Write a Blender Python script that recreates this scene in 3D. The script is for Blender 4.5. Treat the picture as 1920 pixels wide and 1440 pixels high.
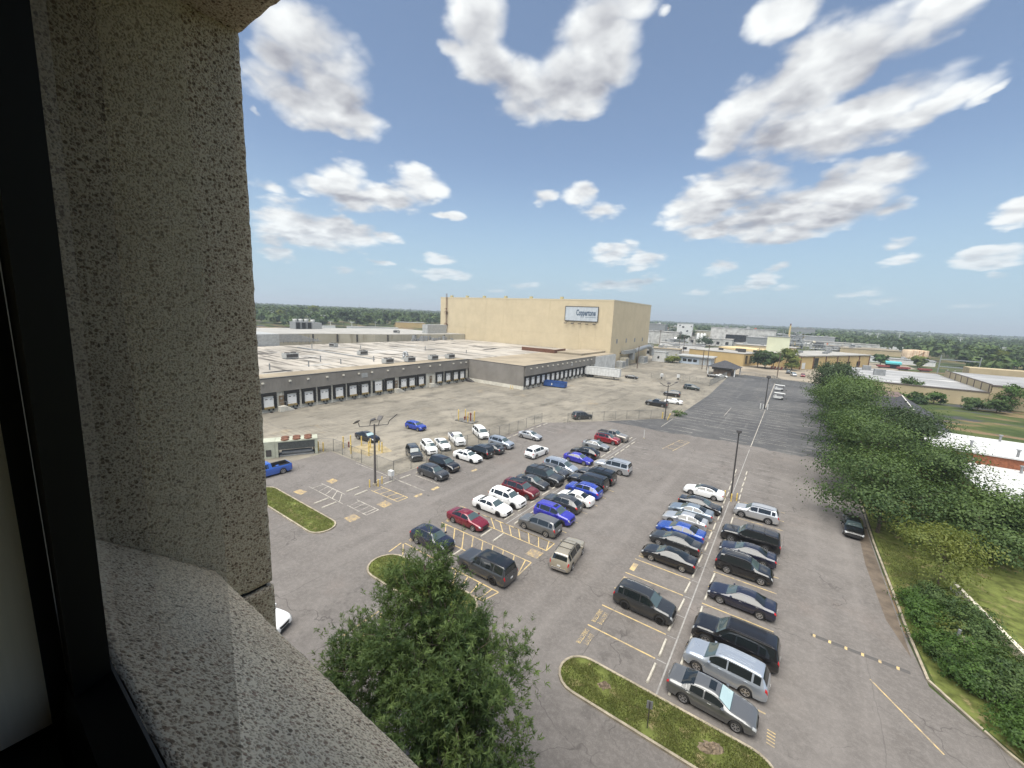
import bpy, math, random
import numpy as np
from mathutils import Vector, Matrix

sc = bpy.context.scene
for o in list(bpy.data.objects):
    bpy.data.objects.remove(o)
COL = sc.collection
R = math.radians
PI = math.pi
rnd = random.Random(7)

# ------------------------------------------------------------------ camera
EYE = 22.5                      # storey height of the window, metres above the parking lot
F = 765.0                       # focal length in pixels of a 1920 wide frame
YAW, PITCH, ROLL = R(34.832), R(9.6735), R(2.47)
FW = Vector((-math.sin(YAW) * math.cos(PITCH), math.cos(YAW) * math.cos(PITCH), -math.sin(PITCH)))
RT0 = Vector((math.cos(YAW), math.sin(YAW), 0))
UP0 = RT0.cross(FW)
RT = RT0 * math.cos(ROLL) + UP0 * math.sin(ROLL)
UP = UP0 * math.cos(ROLL) - RT0 * math.sin(ROLL)
cam_d = bpy.data.cameras.new('camera')
cam_d.sensor_fit = 'HORIZONTAL'
cam_d.sensor_width = 36.0
cam_d.lens = 36.0 * F / 1920.0
cam_d.clip_start = 0.01
cam_d.clip_end = 20000.0
cam = bpy.data.objects.new('camera', cam_d)
COL.objects.link(cam)
M4 = Matrix(((RT.x, UP.x, -FW.x, 0), (RT.y, UP.y, -FW.y, 0), (RT.z, UP.z, -FW.z, EYE), (0, 0, 0, 1)))
cam.matrix_world = M4
sc.camera = cam

def ray(px, py):
    """World direction of a point of the 1920x1440 survey photograph."""
    return RT * ((px - 960) / F) - UP * ((py - 720) / F) + FW

def G(px, py, z=0.0):
    """Survey: where that direction meets the level z."""
    d = ray(px, py)
    t = (z - EYE) / d.z
    return Vector((d.x * t, d.y * t, z))

def GY(px, py, y):
    d = ray(px, py)
    t = y / d.y
    return Vector((d.x * t, y, EYE + d.z * t))

def K(o, s, *pts):
    return [(o[0] + a / s, o[1] + b / s) for a, b in pts]

# ------------------------------------------------------------------ light
SUN_EL = R(69)
SUN_AZ_FROM = R(174)           # compass bearing the sun stands at (+Y = 0, +X = 90)
SUN_STRENGTH = 3.0
SKY_STRENGTH = 0.052
sun_d = bpy.data.lights.new('sun', 'SUN')
sun_d.energy = SUN_STRENGTH
sun_d.angle = R(70)
sun_d.color = (1.0, 0.95, 0.87)
sun = bpy.data.objects.new('sun', sun_d)
COL.objects.link(sun)
sdir = Vector((math.sin(SUN_AZ_FROM) * math.cos(SUN_EL), math.cos(SUN_AZ_FROM) * math.cos(SUN_EL), math.sin(SUN_EL)))
sun.rotation_euler = sdir.to_track_quat('Z', 'Y').to_euler()

sc.view_settings.view_transform = 'Standard'
sc.view_settings.look = 'None'
sc.view_settings.exposure = 1.5
sc.view_settings.gamma = 1.0
sc.view_settings.use_curve_mapping = False
sc.render.engine = 'CYCLES'
cy = sc.cycles
cy.max_bounces = 6
cy.diffuse_bounces = 2
cy.glossy_bounces = 3
cy.transmission_bounces = 4
cy.transparent_max_bounces = 10
cy.volume_bounces = 0
cy.caustics_reflective = False
cy.caustics_refractive = False
cy.sample_clamp_indirect = 4.0
try:
    cy.use_denoising = True
    cy.denoiser = 'OPENIMAGEDENOISE'
    cy.denoising_input_passes = 'RGB_ALBEDO_NORMAL'
    cy.denoising_prefilter = 'ACCURATE'
except Exception:
    pass

# ------------------------------------------------------------------ node helpers
class NT:
    def __init__(s, tree):
        s.t = tree
        s.n = tree.nodes
        s.l = tree.links
    def new(s, typ, **kw):
        nd = s.n.new(typ)
        for k, v in kw.items():
            setattr(nd, k, v)
        return nd
    def put(s, sock, v):
        if isinstance(v, bpy.types.NodeSocket):
            s.l.new(v, sock)
        elif v is not None:
            sock.default_value = v
    def math(s, op, a, b=None, c=None, clamp=False):
        nd = s.new('ShaderNodeMath', operation=op, use_clamp=clamp)
        s.put(nd.inputs[0], a)
        if b is not None: s.put(nd.inputs[1], b)
        if c is not None: s.put(nd.inputs[2], c)
        return nd.outputs[0]
    def vec(s, op, a, b=None, scale=None):
        nd = s.new('ShaderNodeVectorMath', operation=op)
        s.put(nd.inputs[0], a)
        if b is not None: s.put(nd.inputs[1], b)
        if scale is not None: s.put(nd.inputs['Scale'], scale)
        return nd.outputs['Value'] if op in ('DOT_PRODUCT', 'LENGTH', 'DISTANCE') else nd.outputs[0]
    def noise(s, vec, scale, detail=3.0, rough=0.55, out='Fac', dist=0.0, dim='3D'):
        nd = s.new('ShaderNodeTexNoise', noise_dimensions=dim)
        if vec is not None: s.put(nd.inputs['Vector'], vec)
        nd.inputs['Scale'].default_value = scale
        nd.inputs['Detail'].default_value = detail
        nd.inputs['Roughness'].default_value = rough
        nd.inputs['Distortion'].default_value = dist
        return nd.outputs[out]
    def voro(s, vec, scale, feature='F1', out='Distance', rand=1.0):
        nd = s.new('ShaderNodeTexVoronoi', feature=feature)
        if vec is not None: s.put(nd.inputs['Vector'], vec)
        nd.inputs['Scale'].default_value = scale
        nd.inputs['Randomness'].default_value = rand
        return nd.outputs[out]
    def smooth(s, v, a, b, lo=0.0, hi=1.0):
        nd = s.new('ShaderNodeMapRange', interpolation_type='SMOOTHSTEP')
        s.put(nd.inputs['Value'], v)
        nd.inputs['From Min'].default_value = a
        nd.inputs['From Max'].default_value = b
        nd.inputs['To Min'].default_value = lo
        nd.inputs['To Max'].default_value = hi
        return nd.outputs['Result']
    def mix(s, f, a, b, blend='MIX'):
        nd = s.new('ShaderNodeMix', data_type='RGBA', blend_type=blend)
        s.put(nd.inputs[0], f)
        for sk, v in ((nd.inputs[6], a), (nd.inputs[7], b)):
            s.put(sk, (*v, 1.0) if isinstance(v, (tuple, list)) and len(v) == 3 else v)
        return nd.outputs[2]
    def mapping(s, vec, scale=(1, 1, 1), rot=(0, 0, 0), loc=(0, 0, 0)):
        nd = s.new('ShaderNodeMapping')
        s.put(nd.inputs['Vector'], vec)
        nd.inputs['Scale'].default_value = scale
        nd.inputs['Rotation'].default_value = rot
        nd.inputs['Location'].default_value = loc
        return nd.outputs[0]
    def ramp(s, f, stops):
        nd = s.new('ShaderNodeValToRGB')
        s.put(nd.inputs[0], f)
        el = nd.color_ramp.elements
        while len(el) < len(stops): el.new(0.5)
        for e, (p, c) in zip(el, stops):
            e.position = p
            e.color = (*c, 1) if len(c) == 3 else c
        return nd.outputs[0]

# ------------------------------------------------------------------ sky with the day's cumulus
world = bpy.data.worlds.new('World')
sc.world = world
world.use_nodes = True
W = NT(world.node_tree)
W.n.clear()
sky = W.new('ShaderNodeTexSky', sky_type='NISHITA')
sky.sun_disc = False
sky.sun_elevation = SUN_EL
sky.sun_rotation = SUN_AZ_FROM
sky.altitude = 100
sky.air_density = 1.0
sky.dust_density = 0.3
sky.ozone_density = 2.8
geo = W.new('ShaderNodeTexCoord').outputs['Generated']
# clouds: each row is one puff -- survey position, half width, half height (photo pixels), tilt, weight
PUFFS = [
 (590,88,113,70,0,1),(625,160,81,70,0,1),(520,108,59,45,0,0.9),(560,190,99,54,0,1),(650,215,77,45,0,1),(600,228,68,29,0,0.9),(478,155,19,13,0,0.7),
 (474,212,17,10,0,0.6),(895,40,62,96,0,1),(915,115,75,59,0,1),(975,140,68,56,0,1),(850,95,34,27,0,0.75),(1020,170,95,59,0,1),(1095,110,102,95,0,1.05),
 (1130,45,86,75,0,1),(1190,10,45,50,0,0.8),(1065,205,75,25,0,0.8),(1240,20,19,15,0,0.5),(640,328,56,38,0,0.9),(690,365,107,34,0,1),(600,350,68,27,0,0.9),
 (785,345,56,36,0,1),(720,382,75,18,0,0.85),(505,350,52,19,20,0.45),(540,385,74,19,0,0.5),(560,425,85,36,0,1),(640,435,97,32,0,1),(725,446,43,17,0,0.8),
 (500,440,41,29,0,0.8),(520,476,46,18,0,0.75),(837,404,36,13,0,0.75),(585,455,94,15,0,0.7),(825,485,40,16,0,0.75),(825,513,65,14,0,0.7),(865,522,29,8,0,0.6),
 (645,507,27,9,0,0.6),(715,491,40,9,0,0.55),(760,540,42,7,0,0.45),(700,512,25,7,0,0.5),(1022,373,25,19,0,0.8),(1085,368,41,27,0,0.85),(1130,395,48,20,0,0.7),
 (1475,40,75,52,0,0.85),(1600,95,192,66,-24,1),(1760,30,169,52,-20,0.95),(1510,150,147,70,-20,1),(1400,215,108,54,-15,0.95),(1470,250,136,47,0,0.9),(1610,225,181,52,-8,1),
 (1755,200,136,34,-10,0.9),(1850,182,46,19,-10,0.7),(1355,270,61,34,0,0.8),(1570,272,124,25,0,0.8),(1330,375,75,54,0,1),(1400,340,95,50,0,1),(1300,402,66,36,0,1),
 (1450,400,147,47,0,1.05),(1560,345,56,47,0,0.9),(1640,335,95,47,0,1),(1590,385,124,43,0,1),(1500,432,158,23,0,0.9),(1350,428,90,20,0,0.85),(1670,395,61,25,0,0.8),
 (1152,472,50,27,0,0.9),(1205,488,45,23,0,0.85),(1150,535,80,15,0,0.75),(1205,528,46,15,0,0.7),(1240,480,19,10,0,0.5),(1350,503,41,16,0,0.8),(1430,527,41,19,0,0.8),
 (1456,500,25,15,0,0.6),(1400,540,63,9,0,0.6),(1470,540,42,7,0,0.5),(1680,460,38,16,0,0.7),(1690,490,63,13,0,0.55),(1855,484,84,23,0,0.85),(1900,404,47,27,0,0.8),
 (1870,512,36,8,0,0.5),(985,533,34,9,0,0.75),(935,545,21,8,0,0.65),(1600,548,67,10,0,0.6),(1660,560,59,8,0,0.55),(1820,572,63,8,0,0.5),(1300,548,52,7,0,0.5),
]
GREY = [(600,165,75,60),(640,375,90,16),(700,375,80,14),(1090,150,70,60),(930,120,40,50),(1440,405,150,26),(1620,400,90,18),(1380,372,60,24),(1560,265,130,40),(1480,255,90,30),(1650,120,150,34),(1170,530,60,10),(560,440,110,12),(1420,540,60,8)]

def tangents(cx, cy_, rx, ry, tilt):
    c = ray(cx, cy_).normalized()
    ca, sa = math.cos(R(tilt)), math.sin(R(tilt))
    a = (ray(cx + rx * ca, cy_ + rx * sa).normalized() - c)
    b = (ray(cx - ry * sa, cy_ + ry * ca).normalized() - c)
    a -= c * a.dot(c)
    b -= c * b.dot(c)
    return c, a / a.length_squared, b / b.length_squared

sep = W.new('ShaderNodeSeparateXYZ')
W.put(sep.inputs[0], geo)
zz = W.math('ADD', W.math('MAXIMUM', sep.outputs[2], 0.0), 0.22)
q = W.vec('SCALE', geo, None, W.math('DIVIDE', 1.0, zz))           # finer towards the horizon
amp = W.math('MULTIPLY', zz, 1.0)
w1 = W.noise(q, 2.6, 3.0, 0.5, 'Color')
w2 = W.noise(q, 9.0, 4.0, 0.55, 'Color')
wv = W.vec('ADD', W.vec('SCALE', W.vec('SUBTRACT', w1, (0.5, 0.5, 0.5)), None, 0.09), W.vec('SCALE', W.vec('SUBTRACT', w2, (0.5, 0.5, 0.5)), None, 0.06))
dv = W.vec('ADD', geo, W.vec('SCALE', wv, None, amp))

def field(vec, puffs, weighted=True):
    cur = None
    for p in puffs:
        cx, cy_, rx, ry = p[:4]
        tilt = p[4] if weighted else 0
        wt = p[5] if weighted else 1.0
        c, a, b = tangents(cx, cy_, rx, ry, tilt)
        da = W.vec('DOT_PRODUCT', W.vec('SUBTRACT', vec, tuple(c)), tuple(a))
        db = W.vec('DOT_PRODUCT', W.vec('SUBTRACT', vec, tuple(c)), tuple(b))
        r2 = W.math('MULTIPLY_ADD', da, da, W.math('MULTIPLY', db, db))
        v = W.math('MULTIPLY_ADD', r2, -0.8, 0.8 * wt + 0.1)
        cur = v if cur is None else W.math('SMOOTH_MAX', cur, v, 0.25)
    return cur

D0 = field(dv, PUFFS)
def billow(v):
    a = W.noise(v, 4.5, 6.0, 0.56)
    b1 = W.new('ShaderNodeTexVoronoi', feature='F1')
    W.put(b1.inputs['Vector'], W.vec('ADD', v, W.vec('SCALE', W.noise(v, 7.0, 3.0, 0.6, 'Color'), None, 0.16)))
    b1.inputs['Scale'].default_value = 6.5
    b1.inputs['Detail'].default_value = 1.0
    b1.inputs['Roughness'].default_value = 0.55
    return W.math('ADD', W.math('MULTIPLY', a, 0.55), W.math('MULTIPLY_ADD', b1.outputs['Distance'], -0.62, 0.52))
n1 = billow(q)
n2 = billow(W.vec('ADD', q, (-0.02, -0.03, 0.085)))
D = W.math('MULTIPLY_ADD', W.math('SUBTRACT', n1, 0.30), 1.5, W.math('MULTIPLY', D0, 1.45))
big = [p for p in PUFFS if p[5] >= 0.85]
DU = field(W.vec('ADD', dv, (0.0, 0.0, 0.055)), big)          # how much cloud stands above: grey undersides
cover = W.smooth(D, 0.02, 1.0)
shade = field(dv, GREY, False)
shade = W.smooth(W.math('MULTIPLY_ADD', W.math('SUBTRACT', n2, 0.5), 0.9, shade), -0.1, 0.85)
relief = W.math('MULTIPLY', W.math('SUBTRACT', n1, n2), 0.60)
lum = W.math('ADD', W.math('MULTIPLY_ADD', shade, -0.14, 0.90), relief)
lum = W.math('MULTIPLY_ADD', W.smooth(DU, -0.15, 0.75), -0.20, lum)
lum = W.math('ADD', lum, W.smooth(D, 0.2, 1.3, 0.04, -0.05))
lum = W.math('MINIMUM', W.math('MAXIMUM', lum, 0.38), 0.97)
CLOUD_GAIN = 7.7
cl = W.new('ShaderNodeCombineColor')
W.put(cl.inputs[0], W.math('MULTIPLY', lum, CLOUD_GAIN * 0.985))
W.put(cl.inputs[1], W.math('MULTIPLY', lum, CLOUD_GAIN))
W.put(cl.inputs[2], W.math('MULTIPLY', W.math('MULTIPLY_ADD', lum, 0.92, 0.075), CLOUD_GAIN))
# clouds sink into the pale air near the horizon
fade = W.smooth(sep.outputs[2], 0.0, 0.20, 0.45, 1.0)
# a humid day: the lowest air is pale grey-blue rather than yellow
low = W.smooth(sep.outputs[2], -0.02, 0.34, 0.9, 0.0)
air = W.mix(low, W.mix(0.14, sky.outputs[0], (3.4, 3.9, 4.6, 1.0)), (3.1, 4.35, 5.35, 1.0))
mixc = W.mix(W.math('MULTIPLY', W.math('MULTIPLY', cover, fade), 0.98), air, cl.outputs[0])
bg = W.new('ShaderNodeBackground')
bg.inputs['Strength'].default_value = SKY_STRENGTH
W.put(bg.inputs['Color'], mixc)
wo = W.new('ShaderNodeOutputWorld')
W.l.new(bg.outputs[0], wo.inputs['Surface'])
try:
    world.cycles.sampling_method = 'MANUAL'
    world.cycles.sample_map_resolution = 512
except Exception:
    pass

# ------------------------------------------------------------------ object helpers
def tag(o, label=None, cat=None, group=None, kind=None):
    for k, v in (('label', label), ('category', cat), ('group', group), ('kind', kind)):
        if v: o[k] = v
    return o

def empty(name, loc=(0, 0, 0), rz=0.0):
    o = bpy.data.objects.new(name, None)
    o.empty_display_size = 0.3
    COL.objects.link(o)
    o.location = loc
    o.rotation_euler = (0, 0, rz)
    return o

def thing(name, label, cat, loc=(0, 0, 0), rz=0.0, group=None):
    return tag(empty(name, loc, rz), label, cat, group)

def link(name, me, mats=None, parent=None, loc=None, rz=None):
    o = bpy.data.objects.new(name, me)
    COL.objects.link(o)
    if parent is not None: o.parent = parent
    if loc is not None: o.location = loc
    if rz is not None: o.rotation_euler = (0, 0, rz)
    if mats is not None:
        mats = mats if isinstance(mats, (list, tuple)) else [mats]
        if len(me.materials) == 0:
            for m in mats: me.materials.append(m)
        for i, m in enumerate(mats):
            if me.materials[i] != m:
                o.material_slots[i].link = 'OBJECT'
                o.material_slots[i].material = m
    return o

def mesh_np(name, V, Fq, smooth=False, attr=None):
    V = np.asarray(V, dtype=np.float32).reshape(-1, 3)
    Fq = np.asarray(Fq, dtype=np.int32)
    nf, k = Fq.shape
    me = bpy.data.meshes.new(name)
    me.vertices.add(len(V))
    me.vertices.foreach_set('co', V.ravel())
    me.loops.add(nf * k)
    me.loops.foreach_set('vertex_index', Fq.ravel())
    me.polygons.add(nf)
    me.polygons.foreach_set('loop_start', np.arange(0, nf * k, k, dtype=np.int32))
    me.polygons.foreach_set('loop_total', np.full(nf, k, dtype=np.int32))
    if smooth: me.polygons.foreach_set('use_smooth', np.ones(nf, dtype=bool))
    if attr is not None:
        a = me.attributes.new('tint', 'FLOAT', 'POINT')
        a.data.foreach_set('value', np.asarray(attr, dtype=np.float32))
    me.update(calc_edges=True)
    return me

class MB:
    """Collects shapes; build() links them as one mesh object."""
    def __init__(s):
        s.v, s.f, s.m = [], [], []
        s.cur = 0
    def mat(s, i):
        s.cur = i
        return s
    def add(s, vs, fs):
        b = len(s.v)
        s.v += [tuple(x) for x in vs]
        for f in fs:
            s.f.append([b + i for i in f])
            s.m.append(s.cur)
        return s
    def box(s, x0, x1, y0, y1, z0, z1):
        v = [(x, y, z) for z in (z0, z1) for y in (y0, y1) for x in (x0, x1)]
        return s.add(v, [(0, 2, 3, 1), (4, 5, 7, 6), (0, 1, 5, 4), (2, 6, 7, 3), (0, 4, 6, 2), (1, 3, 7, 5)])
    def obox(s, c, sx, sy, sz, rz=0.0, tilt=0.0):
        m = Matrix.Rotation(rz, 3, 'Z') @ Matrix.Rotation(tilt, 3, 'Y')
        v = []
        for z in (-.5, .5):
            for y in (-.5, .5):
                for x in (-.5, .5):
                    p = m @ Vector((x * sx, y * sy, z * sz))
                    v.append((c[0] + p.x, c[1] + p.y, c[2] + p.z))
        return s.add(v, [(0, 2, 3, 1), (4, 5, 7, 6), (0, 1, 5, 4), (2, 6, 7, 3), (0, 4, 6, 2), (1, 3, 7, 5)])
    def quad(s, a, b, c, d):
        return s.add([a, b, c, d], [(0, 1, 2, 3)])
    def prism(s, poly, z0, z1, cap0=True):
        n = len(poly)
        v = [(p[0], p[1], z0) for p in poly] + [(p[0], p[1], z1) for p in poly]
        f = [(i, (i + 1) % n, n + (i + 1) % n, n + i) for i in range(n)] + [tuple(range(n, 2 * n))]
        if cap0: f.append(tuple(range(n - 1, -1, -1)))
        return s.add(v, f)
    def tube(s, p0, p1, r0, r1=None, n=8, cap=True):
        p0, p1 = Vector(p0), Vector(p1)
        r1 = r0 if r1 is None else r1
        d = (p1 - p0).normalized()
        a = d.orthogonal().normalized()
        b = d.cross(a)
        v = []
        for p, r in ((p0, r0), (p1, r1)):
            for i in range(n):
                t = 2 * PI * i / n
                v.append(p + a * (r * math.cos(t)) + b * (r * math.sin(t)))
        f = [(i, (i + 1) % n, n + (i + 1) % n, n + i) for i in range(n)]
        if cap: f += [tuple(range(n - 1, -1, -1)), tuple(range(n, 2 * n))]
        return s.add(v, f)
    def lathe(s, prof, n=16, c=(0, 0, 0), axis='Z'):
        v = []
        for r, h in prof:
            for i in range(n):
                t = 2 * PI * i / n
                p = (r * math.cos(t), r * math.sin(t), h)
                if axis == 'Y': p = (p[0], p[2], p[1])
                if axis == 'X': p = (p[2], p[0], p[1])
                v.append((c[0] + p[0], c[1] + p[1], c[2] + p[2]))
        f = []
        for k in range(len(prof) - 1):
            for i in range(n):
                j = (i + 1) % n
                f.append((k * n + i, k * n + j, (k + 1) * n + j, (k + 1) * n + i))
        return s.add(v, f)
    def mesh(s, name, smooth=False, mats=None):
        me = bpy.data.meshes.new(name)
        me.from_pydata(s.v, [], s.f)
        for m in (mats or []): me.materials.append(m)
        me.polygons.foreach_set('material_index', s.m)
        if smooth:
            me.polygons.foreach_set('use_smooth', [True] * len(s.f))
        me.update()
        return me
    def build(s, name, mats, parent=None, loc=None, rz=None, smooth=False):
        mats = mats if isinstance(mats, (list, tuple)) else [mats]
        return link(name, s.mesh(name, smooth, mats), mats, parent, loc, rz)

def smooth_angle(o, deg=35):
    me = o.data
    me.polygons.foreach_set('use_smooth', [True] * len(me.polygons))
    try:
        me.set_sharp_from_angle(angle=R(deg))
    except Exception:
        pass

# ------------------------------------------------------------------ materials
MATS = {}
def pbr(name, col, rough=0.6, metal=0.0, spec=0.5, var=0.0, vscale=3.0, bump=0.0, bscale=20.0, coat=0.0, stain=None, streak=None, coord='Object'):
    """Plain surface with procedural unevenness of colour (dirt, fading) and relief."""
    if name in MATS: return MATS[name]
    m = bpy.data.materials.new(name)
    m.use_nodes = True
    t = NT(m.node_tree)
    b = t.n['Principled BSDF']
    b.inputs['Roughness'].default_value = rough
    b.inputs['Metallic'].default_value = metal
    b.inputs['Specular IOR Level'].default_value = spec
    b.inputs['Coat Weight'].default_value = coat
    b.inputs['Coat Roughness'].default_value = 0.04
    co = t.new('ShaderNodeTexCoord').outputs[coord]
    c = None
    if var:
        n = t.noise(co, vscale, 5.0, 0.6)
        lo = tuple(x * (1 - var) for x in col)
        hi = tuple(min(1, x * (1 + var * 0.7)) for x in col)
        c = t.mix(t.smooth(n, 0.3, 0.7), lo, hi)
    if stain:
        scol, sscale, lo_, hi_ = stain
        n = t.noise(co, sscale, 6.0, 0.65)
        c = t.mix(t.smooth(n, lo_, hi_), c if c is not None else col, scol)
    if streak:
        scol, scl, lo_, hi_ = streak
        n = t.noise(t.mapping(co, scale=scl), 1.0, 5.0, 0.6)
        c = t.mix(t.smooth(n, lo_, hi_), c if c is not None else col, scol)
    if c is None: b.inputs['Base Color'].default_value = (*col, 1)
    else: t.put(b.inputs['Base Color'], c)
    if bump:
        bn = t.new('ShaderNodeBump')
        bn.inputs['Strength'].default_value = bump
        bn.inputs['Distance'].default_value = 0.02
        t.put(bn.inputs['Height'], t.noise(co, bscale, 4.0, 0.6))
        t.put(b.inputs['Normal'], bn.outputs[0])
    MATS[name] = m
    return m

def newmat(name):
    m = bpy.data.materials.new(name)
    m.use_nodes = True
    MATS[name] = m
    t = NT(m.node_tree)
    return m, t, t.n['Principled BSDF'], t.new('ShaderNodeTexCoord').outputs['Object']

# asphalt with cracks -------------------------------------------------
def asphalt_mat(name, c0, c1, crack=0.5, stripes=False, warm=(0.17, 0.140, 0.122)):
    m, t, b, co = newmat(name)
    big = t.noise(co, 0.055, 5.0, 0.6)
    mid = t.noise(co, 0.45, 6.0, 0.7)
    fine = t.noise(co, 14.0, 3.0, 0.7)
    col = t.mix(t.smooth(big, 0.36, 0.64), c0, c1)
    col = t.mix(t.math('MULTIPLY', t.smooth(t.noise(t.mapping(co, loc=(31, 7, 0)), 0.12, 5.0, 0.65), 0.54, 0.70), 0.45), col, warm)
    col = t.mix(t.smooth(mid, 0.30, 0.72, 0.0, 0.6), col, tuple(x * 0.74 for x in c0))
    col = t.mix(t.smooth(t.noise(co, 3.2, 4.0, 0.75), 0.42, 0.66, 0.0, 0.4), col, tuple(min(1, x * 1.22) for x in c1))
    # older patches and oil drips
    col = t.mix(t.smooth(t.noise(t.mapping(co, loc=(5, 50, 0)), 0.9, 4.0, 0.6), 0.70, 0.80, 0.0, 0.35), col, tuple(x * 0.5 for x in c0))
    grain = t.math('MULTIPLY_ADD', fine, 0.9, 0.55)
    g = t.new('ShaderNodeCombineColor')
    for i in range(3): t.put(g.inputs[i], grain)
    col = t.mix(0.6, col, g.outputs[0], 'MULTIPLY')
    if crack:
        wob = t.vec('ADD', co, t.vec('SCALE', t.vec('SUBTRACT', t.noise(co, 0.45, 3.0, 0.5, 'Color'), (0.5, 0.5, 0.5)), None, 3.4))
        d1 = t.voro(wob, 0.085, 'DISTANCE_TO_EDGE')
        d2 = t.voro(t.mapping(wob, loc=(13, 3, 0)), 0.26, 'DISTANCE_TO_EDGE')
        k1 = t.math('MULTIPLY', t.smooth(d1, 0.0006, 0.0045, 1.0, 0.0), t.smooth(t.noise(co, 0.11, 3.0), 0.36, 0.55))
        k2 = t.math('MULTIPLY', t.smooth(d2, 0.001, 0.009, 1.0, 0.0), t.smooth(t.noise(t.mapping(co, loc=(9, 9, 0)), 0.10, 3.0), 0.53, 0.66))
        # paving seams along the lanes
        sx = t.new('ShaderNodeSeparateXYZ')
        t.put(sx.inputs[0], t.vec('ADD', co, t.vec('SCALE', t.vec('SUBTRACT', t.noise(co, 0.5, 3.0, 0.6, 'Color'), (0.5, 0.5, 0.5)), None, 0.5)))
        seam = t.math('ABSOLUTE', t.math('SUBTRACT', t.math('FRACT', t.math('DIVIDE', t.math('ADD', sx.outputs[0], 102.0), 5.3)), 0.5))
        k3 = t.math('MULTIPLY', t.smooth(seam, 0.0, 0.009, 0.8, 0.0), t.smooth(t.noise(t.mapping(co, scale=(0.5, 0.08, 1)), 0.7, 2.0), 0.50, 0.60))
        kk = t.math('MULTIPLY', t.math('MAXIMUM', t.math('MAXIMUM', k1, k2), k3), crack)
        col = t.mix(kk, col, (0.030, 0.027, 0.025))
    if stripes:
        # sealer worn through along the old stall stripes' direction
        n = t.noise(t.mapping(co, scale=(0.16, 1.15, 1)), 1.0, 5.0, 0.65)
        col = t.mix(t.smooth(n, 0.53, 0.70, 0.0, 0.62), col, (0.23, 0.22, 0.20))
        n = t.noise(t.mapping(co, scale=(0.6, 0.05, 1), loc=(3, 3, 0)), 1.0, 4.0, 0.6)
        col = t.mix(t.smooth(n, 0.55, 0.75, 0.0, 0.4), col, (0.17, 0.165, 0.155))
    if not stripes:
        # drips and rubber where cars stand, paler wheel tracks in the lanes between
        sp = t.new('ShaderNodeSeparateXYZ')
        t.put(sp.inputs[0], co)
        x = sp.outputs[0]
        bay = None
        for xc in (-7.6, -1.3, -26.6, -20.2, -38.9):
            d = t.smooth(t.math('ABSOLUTE', t.math('SUBTRACT', x, xc)), 0.5, 2.4, 1.0, 0.0)
            bay = d if bay is None else t.math('MAXIMUM', bay, d)
        bay = t.math('MULTIPLY', bay, t.smooth(t.noise(t.mapping(co, loc=(3, 17, 0)), 0.75, 5.0, 0.7), 0.48, 0.66, 0.0, 0.42))
        col = t.mix(bay, col, tuple(v * 0.42 for v in c0))
        trk = None
        for xc in (-14.9, -12.6, -33.8, -31.4, 4.2, 6.4):
            d = t.smooth(t.math('ABSOLUTE', t.math('SUBTRACT', x, xc)), 0.2, 1.1, 1.0, 0.0)
            trk = d if trk is None else t.math('MAXIMUM', trk, d)
        trk = t.math('MULTIPLY', trk, t.smooth(t.noise(t.mapping(co, scale=(1, .15, 1)), 0.5, 4.0, 0.6), 0.35, 0.65, 0.0, 0.30))
        col = t.mix(trk, col, tuple(min(1, v * 1.3) for v in c1))
    t.put(b.inputs['Base Color'], col)
    b.inputs['Roughness'].default_value = 0.9
    b.inputs['Specular IOR Level'].default_value = 0.25
    bn = t.new('ShaderNodeBump')
    bn.inputs['Strength'].default_value = 0.35
    bn.inputs['Distance'].default_value = 0.012
    t.put(bn.inputs['Height'], fine)
    t.put(b.inputs['Normal'], bn.outputs[0])
    return m

ASPHALT = asphalt_mat('weathered asphalt', (0.126, 0.114, 0.104), (0.164, 0.150, 0.138))
SEALED = asphalt_mat('sealed asphalt', (0.058, 0.059, 0.062), (0.098, 0.097, 0.095), crack=0.5, stripes=True, warm=(0.13, 0.125, 0.12))

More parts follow.
